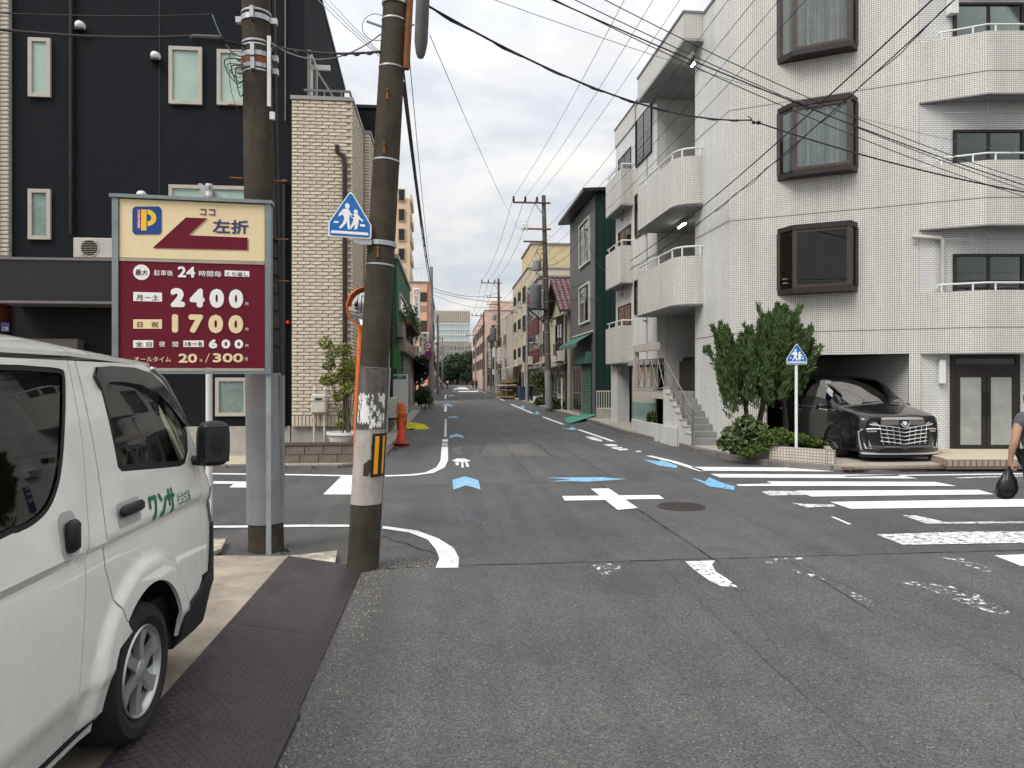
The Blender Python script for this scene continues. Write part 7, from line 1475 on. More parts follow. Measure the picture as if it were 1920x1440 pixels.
# wheels
TYRE = M('tyre', (.022, .021, .02), .8, .15, 12, .2, 40, dirt=.4, dirtcol=(.07, .06, .05)); ALLOY = M('wheel_silver', (.46, .47, .47), .32, .06, 6, metal=.65, dirt=.2)
def wheel(y, side):
    s = side; w0 = VC + s * (VW / 2 - .17); hub = Vector((w0, y, HUB[1])); rr0 = .322
    m = MB(); pr = [(.19, -.02), (.20, .10), (.215, .145), (.25, .165), (.29, .160), (.308, .135), (.320, .10), (.322, .03), (.322, -.04), (.30, -.07), (.2, -.06)]
    m.lathe([(r, h * s) for r, h in pr], hub, 48, 'X', closed=True); wh = m.build('wheel', TYRE, van, smooth=35)
    m = MB(); m.lathe([(r, h * s) for r, h in ((.193, .10), (.205, .125), (.212, .150), (.206, .158), (.196, .150), (.188, .125))], hub, 40, 'X'); m.build('rim', ALLOY, wh, smooth=35)
    m = MB(); m.lathe([(0, .045 * s), (.20, .045 * s)], hub + Vector((.02 * s, 0, 0)), 24, 'X'); m.build('gap_shade_disc', M('gap_dark', (.012, .010, .010), .6), wh)  # black disc behind the spokes stands in for shade in the gaps
    m = MB(); n_ = 6
    for k in range(n_):
        a0 = 2 * math.pi * (k + .35) / n_; prof = [(.0, .30, .142), (.06, .34, .146), (.12, .26, .140), (.192, .20, .150)]
        L_, R__ = [], []; wl_ = [.045, .026, .024, .036]
        for (r, _, h), wdt in zip(prof, wl_):
            for lst, sg in ((L_, 1), (R__, -1)): lst.append(hub + Vector((h * s, r * math.cos(a0) - sg * wdt * math.sin(a0), r * math.sin(a0) + sg * wdt * math.cos(a0))))
        back = Vector((-.03 * s, 0, 0)); vs2 = L_ + R__ + [p + back for p in L_] + [p + back for p in R__]; q = 4
        fs2 = [(i, i + 1, q + i + 1, q + i) for i in range(3)] + [(i, 8 + i, 9 + i, i + 1) for i in range(3)] + [(4 + i, 5 + i, 13 + i, 12 + i) for i in range(3)]
        m.add(vs2, fs2)
    m.lathe([(0, .158 * s), (.03, .156 * s), (.05, .148 * s), (.06, .13 * s)], hub, 20, 'X'); m.build('hubcap', ALLOY, wh, smooth=30)
for y in (HUB[0], HUB[0] - 2.57):
    for s in (1, -1): wheel(y, s)
    m = MB(); m.lathe([(.43, -.25), (.43, .05)], (VC + VW / 2 - .12, y, HUB[1]), 24, 'X', arc=.5); m.lathe([(.43, -.05), (.43, .25)], (VC - VW / 2 + .12, y, HUB[1]), 24, 'X', arc=.5); m.builds('wheel_well', DARKIN, van)
m = MB(); m.box(VC - .7, VC + .7, 2.95, 3.0, .45, 1.0); m.box(VC - .82, VC - .78, .2, 3.05, .5, 1.2); m.box(VC + .74, VC + .78, .2, 3.05, .5, 1.2); m.build('inner_lining', DARKIN, van)
# ------------------------------------------------------------------ black minivan backed into the garage
fw = az(1583, 862, .12)
car = thing('parked_minivan', 'black minivan with a large chrome grille backed into the tiled garage', 'car', (0, 0, 0))
CPX, CPY = ay(1690, 800, 14.05).x, 14.05
car.location = (CPX, CPY, .121); car.rotation_euler = (0, 0, R(1.5)); WM[car.name] = Matrix.Translation((CPX, CPY, .121)) @ Matrix.Rotation(R(1.5), 4, 'Z')
CBLK = M('car_black', (.010, .009, .010), .22, 0, coat=1.0); CHR = M('chrome', (.80, .80, .80), .3, 0, metal=1.0); CGL = glass_mat('car_glass', (.14, .16, .15), .4); CTRIM = M('trim_black', (.012, .012, .012), .5, 0)
# stations: distance back from the nose, then half section points (x, z) from sill to centre line
ST = [(.00, [(.72, .24), (.80, .40), (.82, .60), (.80, .78), (.74, .88), (.62, .905), (.45, .92), (.28, .93), (.14, .935), (0, .94)]),
      (.10, [(.82, .20), (.88, .36), (.895, .60), (.885, .80), (.84, .92), (.70, .95), (.52, .965), (.32, .975), (.15, .98), (0, .985)]),
      (.34, [(.88, .20), (.915, .36), (.925, .62), (.915, .84), (.875, .985), (.74, 1.02), (.55, 1.035), (.34, 1.045), (.16, 1.05), (0, 1.055)]),
      (.64, [(.90, .20), (.922, .36), (.925, .62), (.92, .88), (.885, 1.04), (.78, 1.09), (.58, 1.115), (.36, 1.13), (.17, 1.135), (0, 1.14)]),
      (.78, [(.90, .20), (.922, .36), (.925, .62), (.92, .89), (.885, 1.055), (.80, 1.11), (.61, 1.15), (.38, 1.175), (.18, 1.185), (0, 1.19)]),
      (1.24, [(.90, .20), (.922, .36), (.925, .62), (.92, .90), (.89, 1.07), (.84, 1.22), (.72, 1.42), (.44, 1.48), (.20, 1.50), (0, 1.51)]),
      (1.72, [(.90, .20), (.922, .36), (.925, .62), (.92, .91), (.892, 1.08), (.845, 1.32), (.70, 1.71), (.46, 1.775), (.22, 1.80), (0, 1.81)]),
      (2.15, [(.90, .20), (.922, .36), (.925, .62), (.92, .91), (.893, 1.08), (.845, 1.34), (.715, 1.78), (.50, 1.86), (.24, 1.885), (0, 1.895)]),
      (3.10, [(.90, .20), (.922, .36), (.925, .62), (.92, .91), (.893, 1.08), (.845, 1.35), (.72, 1.80), (.52, 1.895), (.25, 1.925), (0, 1.935)]),
      (4.20, [(.90, .20), (.922, .36), (.925, .62), (.92, .91), (.893, 1.08), (.845, 1.35), (.72, 1.78), (.52, 1.88), (.25, 1.905), (0, 1.91)]),
      (4.85, [(.84, .28), (.87, .40), (.88, .62), (.87, .91), (.85, 1.08), (.80, 1.30), (.70, 1.66), (.50, 1.76), (.25, 1.78), (0, 1.785)])]
def _cr(a, b, c, d, t): return .5 * (2 * b + (c - a) * t + (2 * a - 5 * b + 4 * c - d) * t * t + (3 * b - a - 3 * c + d) * t ** 3)
G0 = [[Vector((x, y, z * (1 if z < 1.2 else 1 - .05 * (z - 1.2) / .7))) for x, z in pts] for y, pts in ST]; SI, SJ = 5, 4
def _up(rows, n):
    out = []; k = len(rows)
    for i in range(k - 1):
        for t in range(n): out.append([_cr(rows[max(i - 1, 0)][j], rows[i][j], rows[i + 1][j], rows[min(i + 2, k - 1)][j], t / n) for j in range(len(rows[0]))])
    out.append(rows[-1]); return out
_tr = lambda r: [list(c) for c in zip(*r)]
GG = _tr(_up(_tr(_up(G0, SI)), SJ)); NI, NJ = len(GG), len(GG[0])
def cpos(i, j, s): p = GG[i][j]; return Vector((s * max(p.x, 0), p.y, p.z))
parts = {}
for s in (1, -1):
    for ii in range(NI - 1):
        for jj in range(NJ - 1):
            i, j = ii // SI, jj // SJ
            nm = 'body'
            if 4 <= i <= 5 and j >= 6: nm = 'windscreen'
            elif 6 <= i <= 8 and j == 5: nm = 'side_glass'
            elif i == 5 and j == 5: nm = 'side_glass'
            key = (nm, s if nm == 'side_glass' else 0); m = parts.setdefault(key, MB())
            a, b, c, d = cpos(ii, jj, s), cpos(ii, jj + 1, s), cpos(ii + 1, jj + 1, s), cpos(ii + 1, jj, s)
            m.add([a, b, c, d], [(0, 1, 2, 3)] if s > 0 else [(3, 2, 1, 0)])
bodyo = None
for (nm, s), m in sorted(parts.items(), key=lambda k: k[0][0]):
    if nm == 'body':
        for k_ in (0, NI - 1): m.add([cpos(k_, j, 1) for j in range(NJ)] + [cpos(k_, j, -1) for j in range(NJ - 2, -1, -1)], [tuple(range(2 * NJ - 1)) if k_ == 0 else tuple(range(2 * NJ - 2, -1, -1))])
    bm = bmesh.new(); me0 = m.mesh('t', None)
    bm.from_mesh(me0); bmesh.ops.remove_doubles(bm, verts=bm.verts, dist=1e-4)
    if nm == 'body':
        hub = []
        for yy in (.95, 3.95): hub.append(yy)
    me = bpy.data.meshes.new(nm); bm.to_mesh(me); bm.free(); bpy.data.meshes.remove(me0)
    me.materials.append(CBLK if nm == 'body' else CGL); me.shade_smooth(); me.set_sharp_from_angle(angle=R(38))
    o = bpy.data.objects.new(nm, me); COL.objects.link(o); o.parent = car; WM[o.name] = WM[car.name]
    if nm == 'body': bodyo = o
m = MB(); m.box(-.8, .8, 1.3, 4.7, .5, 1.05); m.build('cabin_floor', DARKIN, car, local=True)
m = MB(); m.cbox(-.78, .78, .85, 1.25, .9, 1.13, .03); m.build('dashboard', M('dash_grey', (.10, .10, .095), .7), car, local=True)
for x in (-.4, .4): m = MB(); m.cbox(x - .27, x + .27, 2.3, 2.5, .8, 1.45, .06); m.cbox(x - .13, x + .13, 2.33, 2.45, 1.46, 1.68, .04); m.build('seat', M('seat_black', (.03, .03, .03), .7), car, local=True)
# nose: plan curve of the bumper
def nose(x, z, lift=0.0): return Vector((x, -.065 + .22 * (abs(x) / .92) ** 3.2 - lift + max(0, (z - .70)) * .28 - (.03 if z < .3 else 0), z))
def fsheet(name, pts, mat, par, lift, step=.04, skirt=.03, mirror=True):
    outs = []
    for s in ((1, -1) if mirror else (1,)): outs.append(sheet(ccw([(s * x, z) for x, z in pts]), [], step, lambda x, z: nose(x, z, lift), skirt=skirt, skirtdir=(0, 1, 0)).build(name, mat, par, smooth=40, local=True))
    return outs
fsheet('bumper', [(0, .14), (.80, .14), (.90, .20), (.925, .40), (.92, .66), (.50, .66), (.48, .36), (0, .36)], CBLK, car, .03)
fsheet('bumper_fill', [(.46, .36), (.9, .36), (.9, .66), (.46, .7)], CTRIM, car, .022)
gr = fsheet('grille', [(-.50, .34), (.50, .34), (.55, .50), (.50, .76), (-.50, .76), (-.55, .50)], M('grille_dark', (.01, .01, .011), .4, 0), car, .034, mirror=False)[0]
for s in (1, -1):
    for k in range(4):
        xa, xb = s * (.09 + .125 * k), s * (.125 + .135 * k); m = MB(); m.tube([nose(xa, .36, .045), nose(xb, .74, .045)], .009, 6); m.build('grille_bar', CHR, gr, local=True)
for z in (.40, .48, .56, .64, .72):
    m = MB(); m.tube([nose(-.52, z + .03, .045), nose(-.3, z + .01, .045), nose(0, z - .035, .045), nose(.3, z + .01, .045), nose(.52, z + .03, .045)], .010, 6); m.build('grille_bar', CHR, gr, local=True)
m = fsheet('grille_header', [(-.50, .765), (.50, .765), (.48, .875), (-.48, .875)], M('satin_header', (.16, .14, .135), .18, 0, metal=.8), car, .05, mirror=False)[0]
m = MB(); n_ = 8; xs2 = [lerp(-.47, .47, k / n_) for k in range(n_ + 1)]
for a, b in zip(xs2, xs2[1:]): m.quad(nose(a, .875, .07), nose(b, .875, .07), nose(b, .925, .0), nose(a, .925, .0))
m.build('hood_trim', CHR, car, local=True, smooth=True)
m = MB(); sh = [(-.09, .87), (.09, .87), (.10, .80), (.06, .745), (0, .72), (-.06, .745), (-.10, .80)]; m.slab([nose(x, z, .075) for x, z in sh], (0, .02, 0)); em = m.build('emblem', CTRIM, car, local=True)
m = MB(); m.tube([nose(x * .98, z, .078) for x, z in sh[2:] + sh[:0]] , .010, 6); m.build('emblem_rim', CHR, em, local=True); m = MB(); m.slab([nose(x * .5, .80 + (z - .80) * .55, .08) for x, z in sh], (0, .01, 0)); m.build('emblem_core', CHR, em, local=True)
HLM = M('headlamp', (.30, .31, .32), .15, .3, 30, coat=1.0)
for s in (1, -1):
    def side_pos(t, z): 
        # wraps from the nose on to the wing
        if t < .86: return nose(s * t, z, .035)
        k = (t - .86); y = nose(.86, z, .035).y + k * .9; return Vector((s * (.862 + .05 * min(1, k * 4)), y, z))
    hl = sheet(ccw([(.50, .735), (.56, .80), (.86, .885), (1.0, .93), (1.02, .90), (.86, .83), (.70, .745)]), [], .05, lambda t, z: side_pos(t, z), skirt=.02, skirtdir=(0, 1, 0)).build('headlight', HLM, car, smooth=40, local=True)
    m = MB(); m.tube([side_pos(t, z) + Vector((0, -.012, 0)) for t, z in ((.50, .745), (.70, .775), (.86, .835), (.98, .895))], .013, 6); m.build('light_strip', CHR, hl, local=True)
    m = MB(); [m.ball(side_pos(.60 + .08 * k, .80 + .017 * k) + Vector((0, -.006, 0)), .022, .012, .018, 8, 6) for k in range(4)]; m.build('projector', M('lens_bright', (.5, .52, .55), .05, 0, metal=.6), hl, local=True)
    m = MB(); m.tube([nose(s * t, z, .06) for t, z in ((.52, .685), (.70, .68), (.86, .665), (.905, .62), (.895, .45), (.875, .24))], .018, 6); m.tube([nose(s * t, z, .055) for t, z in ((.60, .635), (.82, .625), (.84, .58), (.82, .40), (.80, .27))], .014, 6); m.build('bumper_trim', CHR, car, local=True)
    fl = sheet(ccw([(.68, .28), (.78, .28), (.80, .46), (.74, .50)]), [], .05, lambda x, z: nose(s * x, z, .04), skirt=.01, skirtdir=(0, 1, 0)).build('fog_lamp', HLM, car, local=True)
    # mirror
    m = MB(); m.cbox(-.11, .11, -.09, .07, -.07, .08, .04); m.xform(Matrix.Translation((s * 1.02, 1.32, 1.10))); mo = m.build('door_mirror', CBLK, car, smooth=60, local=True); m = MB(); m.tube([(s * .93, 1.22, 1.02), (s * 1.0, 1.23, 1.03), (s * 1.12, 1.23, 1.05)], .016, 6); m.build('mirror_trim', CHR, mo, local=True)
    m = MB(); m.tube([(s * .905, .95 + .0, 1.03), (s * .90, 1.6, 1.085), (s * .897, 2.4, 1.09), (s * .897, 4.2, 1.09)], .010, 5); m.build('belt_trim', CHR, car, local=True)
    m = MB(); m.tube([(s * .935, 1.35, .27), (s * .935, 3.5, .27)], .012, 5); m.build('sill_trim', CHR, car, local=True)
    for y in (2.45, 3.35): m = MB(); m.tube([(s * .925, y - .1, .98), (s * .95, y - .08, .985), (s * .95, y + .08, .985), (s * .925, y + .1, .98)], .012, 5); m.build('door_handle', CHR, car, local=True)
    for y in (.98, 3.98):
        hb = Vector((s * .80, y, .338)); m = MB(); m.lathe([(r, h * s) for r, h in ((.24, .0), (.25, .11), (.28, .132), (.32, .125), (.336, .09), (.336, -.08), (.25, -.1))], hb, 32, 'X', closed=True); wh = m.build('wheel', TYRE, car, smooth=35, local=True)
        m = MB(); m.lathe([(r, h * s) for r, h in ((0, .05), (.2, .05), (.235, .09), (.252, .128), (.24, .132), (.225, .10))], hb, 32, 'X'); m.build('rim', M('rim_dark', (.06, .06, .065), .25, 0, metal=.8), wh, smooth=35, local=True)
        m = MB()
        for k in range(14): a = 2 * math.pi * k / 14; m.tube([hb + Vector((.115 * s, .03 * math.cos(a), .03 * math.sin(a))), hb + Vector((.118 * s, .235 * math.cos(a + .12), .235 * math.sin(a + .12)))], .008, 4)
        m.build('spokes', CHR, wh, local=True)
        m = MB(); m.lathe([(.37, -.02 * s), (.375, .132 * s), (.335, .136 * s)], hb, 24, 'X', arc=.5); m.build('wheel_arch', CTRIM, car, local=True)
fsheet('lip_trim', [(-.86, .155), (.86, .155), (.90, .19), (.88, .20), (.5, .185), (-.5, .185), (-.88, .20), (-.90, .19)], CHR, car, .062, mirror=False)
fsheet('lower_lip', [(-.88, .09), (.88, .09), (.9, .15), (-.9, .15)], CTRIM, car, .03, mirror=False)
m = MB(); m.box(-.165, .165, -.065, -.05, .295, .46); pt_ = m.build('number_plate', M('plate_grey', (.42, .44, .43), .5, .25, 9), car, local=True)
m = MB(); m.tube([(-.35, .80, 1.20), (.1, .84, 1.225)], .012, 5); m.tube([(.15, .80, 1.20), (.55, .84, 1.20)], .012, 5); m.build('wiper', CTRIM, car, local=True)
# ------------------------------------------------------------------ planter, juniper, shrubs and sign at the corner
pa, pb, pc = az(1369, 846, .1), az(1442, 866, .06), az(1563, 876, .06); pd, pe = pc + Vector((.42, .9, 0)), FA.p(.85, 0, -.05); pf = FS.p(-.02, 0, -.03)
plan_ = [(p.x, p.y) for p in (pa, pb, pc, pd, pe, pf)]
pn = thing('tiled_planter', 'low white tiled planter bed at the foot of the white apartment corner', 'planter', (pb.x, pb.y, 0))
PTILE = tile_mat('planter_tile', .062, .062, .007, (.62, .57, .50), (.55, .50, .44), (.20, .16, .13), .4, .7)
m = MB(); ins = .11; cxp, cyp = sum(p[0] for p in plan_) / 6, sum(p[1] for p in plan_) / 6
for i in (0, 1, 2):
    a, b = Vector((*plan_[i], 0)), Vector((*plan_[i + 1], 0)); fr = Fr(a, b - a); l = (b - a).length; zt_ = (.30, .40, .40)[i]; m = MB(); m.box(.002, l - .002, 0, .12, .02, zt_, fr.M); m.build('wall', PTILE, pn)
m = MB(); inn_ = [(lerp(x, cxp, .06), lerp(y, cyp, .06)) for x, y in plan_]; m.prism(inn_, .1, .27); m.build('soil', M('soil'), pn)
rj = random.Random(21); T = lambda px, py, dy=0.0: ay(px, py, 15.35 + dy)
jt = thing('juniper_tree', 'dark green juniper with flame-like upswept plumes beside the garage', 'tree', (T(1450, 800).x, 15.35, .27))
BARK = M('bark_dark', (.055, .042, .032), .9, .3, 8, .6, 30); JL = M('juniper_green', (.070, .112, .036), .65, .6, 9); JD = M('juniper_shade', (.022, .042, .018), .8, .4, 4)
for pts, r in (([(1474, 852), (1474, 800), (1470, 755), (1462, 700)], .075), ([(1400, 850), (1402, 800), (1396, 745), (1380, 690)], .07), ([(1420, 852), (1424, 790), (1436, 730), (1445, 660)], .08)):
    m = MB(); q = [T(x, y, rj.uniform(-.1, .25)) for x, y in pts]; m.tube(q, r, 9, [r, r * .8, r * .6, r * .3]); m.build('trunk', BARK, jt, smooth=50)
crown = MB(); core = MB()
def plume(b, t, rad, n):
    b, t = Vector(b), Vector(t); ax_ = t - b; l = ax_.length; d = ax_ / l; o = d.orthogonal().normalized(); o2 = d.cross(o); bend = Vector((rj.uniform(-.08, .08), rj.uniform(-.08, .08), 0))
    for _ in range(n):
        k = rj.random() ** .8; env = min(1, k * 4 + .25) * (1 - k) ** .7 + .04; a = rj.uniform(0, 6.283); rr_ = rad * env * math.sqrt(rj.random()) * 1.05
        c = b + ax_ * k + (o * math.cos(a) + o2 * math.sin(a)) * rr_ + bend * math.sin(k * 3.1)
        dl = (d * 1.0 + (o * math.cos(a) + o2 * math.sin(a)) * rj.uniform(.1, .9) + Vector((rj.gauss(0, .2), rj.gauss(0, .25), rj.gauss(.2, .25)))).normalized(); s_ = rj.uniform(.06, .15); w_ = dl.cross(Vector((rj.gauss(0, 1), rj.gauss(0, 1), rj.gauss(0, 1)))).normalized() * s_ * rj.uniform(.09, .16)
        crown.add([c, c + dl * s_ * .5 + w_, c + dl * s_, c + dl * s_ * .5 - w_], [(0, 1, 2, 3)])
tips = [(1458, 578, .11), (1474, 583, .12), (1440, 598, .15), (1489, 600, .12), (1425, 610, .14), (1505, 632, .12), (1522, 645, .09), (1466, 622, .2), (1447, 640, .22), (1412, 628, .14), (1488, 655, .2), (1430, 665, .22), (1508, 690, .16), (1470, 680, .24), (1450, 708, .2), (1422, 704, .18),
        (1347, 587, .075), (1352, 612, .10), (1335, 620, .06), (1362, 640, .12), (1350, 655, .09), (1388, 645, .13), (1376, 668, .16), (1360, 690, .15), (1398, 690, .2), (1384, 712, .2), (1408, 725, .18)]
for x, y, r in tips[:8] + tips[17:24]: dy = rj.uniform(-.3, .3); plume(T(lerp(x, 1448 if x > 1420 else 1395, .35), y + 100, dy), T(x, y - 6, dy), r * 1.1, 520)
for k in range(120):
    cx_, cy_, rx_, ry_ = ((1462, 672, 42, 62), (1440, 705, 42, 46), (1392, 704, 32, 50))[k % 3]; a, q = rj.uniform(0, 6.28), math.sqrt(rj.random()); x, y = cx_ + rx_ * q * math.cos(a), cy_ + ry_ * q * math.sin(a); dy = rj.uniform(-.5, .45); out = (x - cx_) / rx_
    plume(T(x, y + 26, dy), T(x + out * 34 + rj.uniform(-12, 12), y - rj.uniform(20, 66), dy + rj.uniform(-.1, .1)), rj.uniform(.08, .15), 250)
for k in range(24):
    cx_, cy_, rx_, ry_ = ((1462, 680, 48, 85), (1390, 700, 42, 70))[k % 2]; a = rj.uniform(-2.9, -.25); x, y = cx_ + rx_ * math.cos(a) * 1.05, cy_ + ry_ * math.sin(a) * 1.0; dy = rj.uniform(-.5, .45); plume(T(lerp(cx_, x, .62), lerp(cy_, y, .55) + 14, dy), T(x + rj.uniform(-6, 6), y - rj.uniform(4, 22), dy), rj.uniform(.05, .09), 260)
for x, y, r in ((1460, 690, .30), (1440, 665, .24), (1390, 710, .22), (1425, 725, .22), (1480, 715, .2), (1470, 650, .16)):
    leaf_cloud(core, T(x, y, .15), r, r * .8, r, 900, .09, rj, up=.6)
cr_ = crown.build('crown', JL, jt); core.build('shade_foliage', JD, jt)  # inner leaves coloured dark, added to block light through the crown
sh_ = thing('broadleaf_shrub', 'broad leaved shrub at the stair end of the planter', 'shrub', (T(1395, 850).x, 15.2, .27)); fol = MB()
for x, y, r in ((1372, 815, .22), (1395, 800, .25), (1420, 808, .24), (1385, 835, .25), (1410, 830, .25), (1360, 832, .16), (1432, 822, .14), (1402, 790, .14)): leaf_cloud(fol, ay(x, y, 14.95), r, r, r * .85, 150, .15, rj)
fol.build('foliage', M('leaf_olive', (.085, .115, .045), .45, .5, 6), sh_); m = MB(); [m.tube([ay(1395, 850, 15.0), ay(x, y, 14.95)], .012, 5) for x, y in ((1375, 815), (1400, 805), (1420, 812))]; m.builds('stems', BARK, sh_)
gc_ = thing('ground_cover', 'bright green creeping conifer filling the planter bed', 'shrub', (T(1480, 850).x, 14.8, .27)); fol = MB()
for x, y, r in ((1420, 838, .22), (1445, 825, .24), (1470, 820, .24), (1495, 822, .22), (1520, 828, .2), (1540, 834, .15), (1460, 812, .2), (1435, 815, .2), (1400, 848, .18)): leaf_cloud(fol, ay(x, y, 14.75), r * 1.1, r * 1.1, r * .55, 420, .075, rj, up=.8)
fol.build('foliage', M('leaf_bright', (.075, .115, .022), .6, .5, 6), gc_)
ps_ = az(1493, 873); rsg = thing('school_crossing_sign', 'small blue school crossing sign on a white post in front of the planter', 'road sign', tuple(ps_))
m = MB(); zt_ = ay(1493, 660, ps_.y).z; m.cyl(ps_, (ps_.x, ps_.y, zt_), .032, n=14); m.build('post', WHITEM, rsg, smooth=40)
a, b, c = ay(1477, 683, ps_.y - .05), ay(1511, 683, ps_.y - .05), ay(1494, 645, ps_.y - .05); w2, h2, x2, z2 = b.x - a.x, c.z - a.z, (a.x + b.x) / 2, a.z
school_sign(rsg, None, 1, 1, lambda x, y, w: Vector((x2 + x * w2 * .96, ps_.y - .05 + w - x * .12, z2 + y * h2)))
# ------------------------------------------------------------------ odds and ends on the left pavement
cp_ = az(752, 838); cn = thing('traffic_cone', 'red traffic cone on a black base by the kerb', 'traffic cone', tuple(cp_)); CONE = M('cone_red', (.62, .045, .025), .5, .12, 5, dirt=.25)
m = MB(); m.lathe([(.16, .06), (.15, .08), (.035, .74), (.025, .77), (0, .772)], n=20); m.build('cone', CONE, cn, smooth=50, local=True); m = MB(); m.cbox(-.2, .2, -.2, .2, 0, .03, .01); m.build('base', CONE, cn, local=True)
m = MB(); m.lathe([(.15, .03), (.22, .04), (.23, .09), (.17, .12), (.14, .1)], n=16); m.build('weight_ring', BLACKM, cn, smooth=50, local=True)
q = az(752, 792); bn = thing('orange_bin', 'orange plastic barrel beside the air conditioner', 'barrel', (q.x, 25.2, .05)); m = MB(); m.lathe([(0, 0), (.16, 0), (.2, .5), (.21, .52), (.21, .6), (.17, .62), (.15, .82), (.1, .95), (0, .97)], n=18); m.build('body', ORANGE, bn, smooth=40, local=True); m = MB(); m.lathe([(.205, .3), (.215, .31), (.215, .36), (.205, .37)], n=18); m.build('band', ORANGE, bn, local=True)
bn.location.x = ay(753, 770, 25.2).x
q = az(775, 804); yn = thing('yellow_net', 'crumpled yellow crow net heaped by the kerb', 'net', tuple(q)); m = MB(); rr_ = random.Random(8); NX, NY = 26, 16
vs2 = []
for j in range(NY):
    for i in range(NX):
        u, v = i / (NX - 1) * 2 - 1, j / (NY - 1) * 2 - 1; e = max(0, 1 - (u * u + v * v * .9)); vs2.append((u * .55 + rr_.uniform(-.02, .02) + .1 * v, v * .5 + rr_.uniform(-.02, .02), .01 + .2 * e ** .6 * rr_.uniform(.55, 1.25)))
m.add(vs2, [(j * NX + i, j * NX + i + 1, (j + 1) * NX + i + 1, (j + 1) * NX + i) for j in range(NY - 1) for i in range(NX - 1)]); m.build('heap', M('net_yellow', (.55, .50, .03), .8, .3, 16, .4, 60), yn, local=True)
ac_unit('air_conditioner', 'beige outdoor unit standing on the block wall beyond the leaning pole', (ay(735, 760, 24.2).x, 24.2, .49), R(90), .80, .72, .32)
rs2 = random.Random(33)
def bush(name, label, c, rx, rz, n, s, mat, trunk=0.0, cat='shrub', clumps=7):
    o = thing(name, label, cat, (c[0], c[1], 0)); f = MB()
    for k in range(clumps): a = rs2.uniform(0, 6.28); rr = rs2.uniform(.1, .6); leaf_cloud(f, (c[0] + math.cos(a) * rx * rr, c[1] + math.sin(a) * rx * rr, c[2] + rs2.uniform(-.55, .6) * rz), rx * .55, rx * .55, rz * .5, n // clumps, s, rs2)
    leaf_cloud(f, c, rx * .75, rx * .75, rz * .8, n // 3, s, rs2); f.build('crown' if cat == 'tree' else 'foliage', mat, o)
    m = MB()
    m.tube([(c[0], c[1], 0), (c[0] + .02, c[1], c[2] * .6), (c[0], c[1], c[2])], max(.03, trunk), 8); m.build('trunk', BARK, o); return o
LD = M('leaf_dark', (.022, .040, .018), .6, .45, 3); LM = M('leaf_mid', (.055, .085, .028), .6, .45, 3)
p = ay(786, 700, 47); bush('clipped_tree', 'dark rounded tree between green house and pole', (p.x, 47, 2.35), .8, 1.15, 2600, .17, LD, .07, 'tree')
for px, py, Y, rx, rz, lb in ((790, 745, 43, .55, .5, 'leafy pot plants by the foot of the grey signed pole'), (797, 742, 42.4, .5, .6, 'taller pot plant touching the grey signed pole')): p = ay(px, py, Y); bush('pot_plant', lb, (p.x, Y, p.z), rx, rz, 900, .13, LM)
for px, py, Y, rx, rz, lb in ((1012, 728, 48.5, .7, 1.2, 'bamboo-like shrub before the beige house'), (1048, 764, 40.2, .75, .4, 'low weeds at the foot of the tall pole'), (1013, 756, 46.5, .5, .35, 'small pot shrub beside the bamboo-like shrub')): p = ay(px, py, Y); bush('pavement_shrub', lb, (p.x, Y, max(.35, p.z)), rx, rz, 900, .15, LM)
p = ay(1242, 812, 21); bush('step_plant', 'small spiky plant in the low wall beside the stairs', (6.3, 21.4, .6), .18, .28, 120, .13, LM)
for i, (px, Y, rx, z, rz) in enumerate(((845, 206, 3.4, 4.6, 4.0), (858, 210, 3.8, 5.0, 4.2), (874, 207, 3.6, 5.2, 4.6), (836, 212, 2.6, 4.0, 3.4), (884, 211, 3.2, 5.6, 4.4))):
    p = ay(px, 700, Y); bush('end_tree', ['round crowned tree closing the street, nearest the lane centre', 'tallest middle tree closing the street', 'tree closing the street before the salmon block', 'smallest tree at the left end of the closing row', 'outer tree at the right end of the closing row'][i], (p.x, Y, z), rx, rz, 2600, .55, LD if i % 2 else M('leaf_far', (.035, .055, .025), .6, .4, .6), .3, 'tree')
for i, px in enumerate((868, 878)): p = ay(px, 712, 200); bush('topiary', ['clipped ball bush at the street end, left of two', 'clipped ball bush at the street end, right of two'][i], (p.x, 200, 2.0), 1.1, 1.3, 900, .3, LD, .1)
# goods pile, bin and pots on the far pavement
gpile = thing('goods_pile', 'heap of flattened cardboard and sacks under the market awning', 'goods', (5.6, 66, .1)); CARD = M('cardboard', (.30, .22, .12), .85, .25, 3)
rk = random.Random(6)
for k in range(11): m = MB(); w_, d2 = rk.uniform(.5, .9), rk.uniform(.6, 1.3); m.cbox(-w_, w_, -d2, d2, 0, .13, .03); m.xform(Matrix.Translation((5.7 + rk.uniform(-.2, .2), 65.5 + rk.uniform(-.6, .6), .12 + .15 * k)) @ Matrix.Rotation(rk.uniform(-.3, .3), 4, 'Z') @ Matrix.Rotation(rk.uniform(-.08, .08), 4, 'Y')); m.build('bundle', CARD if k % 4 != 3 else M('tarp_pale', (.5, .46, .36), .7), gpile)
bb = thing('street_bin', 'dark blue plastic bin by the maroon building', 'bin', (6.3, 57.5, .1)); m = MB(); m.cbox(-.35, .35, -.35, .35, 0, 1.0, .05); m.build('body', M('bin_blue', (.03, .05, .09), .5), bb, local=True); m = MB(); m.cbox(-.38, .38, -.38, .38, 1.003, 1.12, .04); m.build('lid', M('bin_blue'), bb, local=True)
pk = thing('plant_tub', 'white plastic tub beside the bamboo-like shrub', 'tub', (6.15, 47.4, .1)); m = MB(); m.lathe([(0, 0), (.25, 0), (.33, .55), (.36, .57), (.33, .57), (.3, .5), (0, .5)], n=16); m.build('tub', WHITEM, pk, local=True, smooth=40)
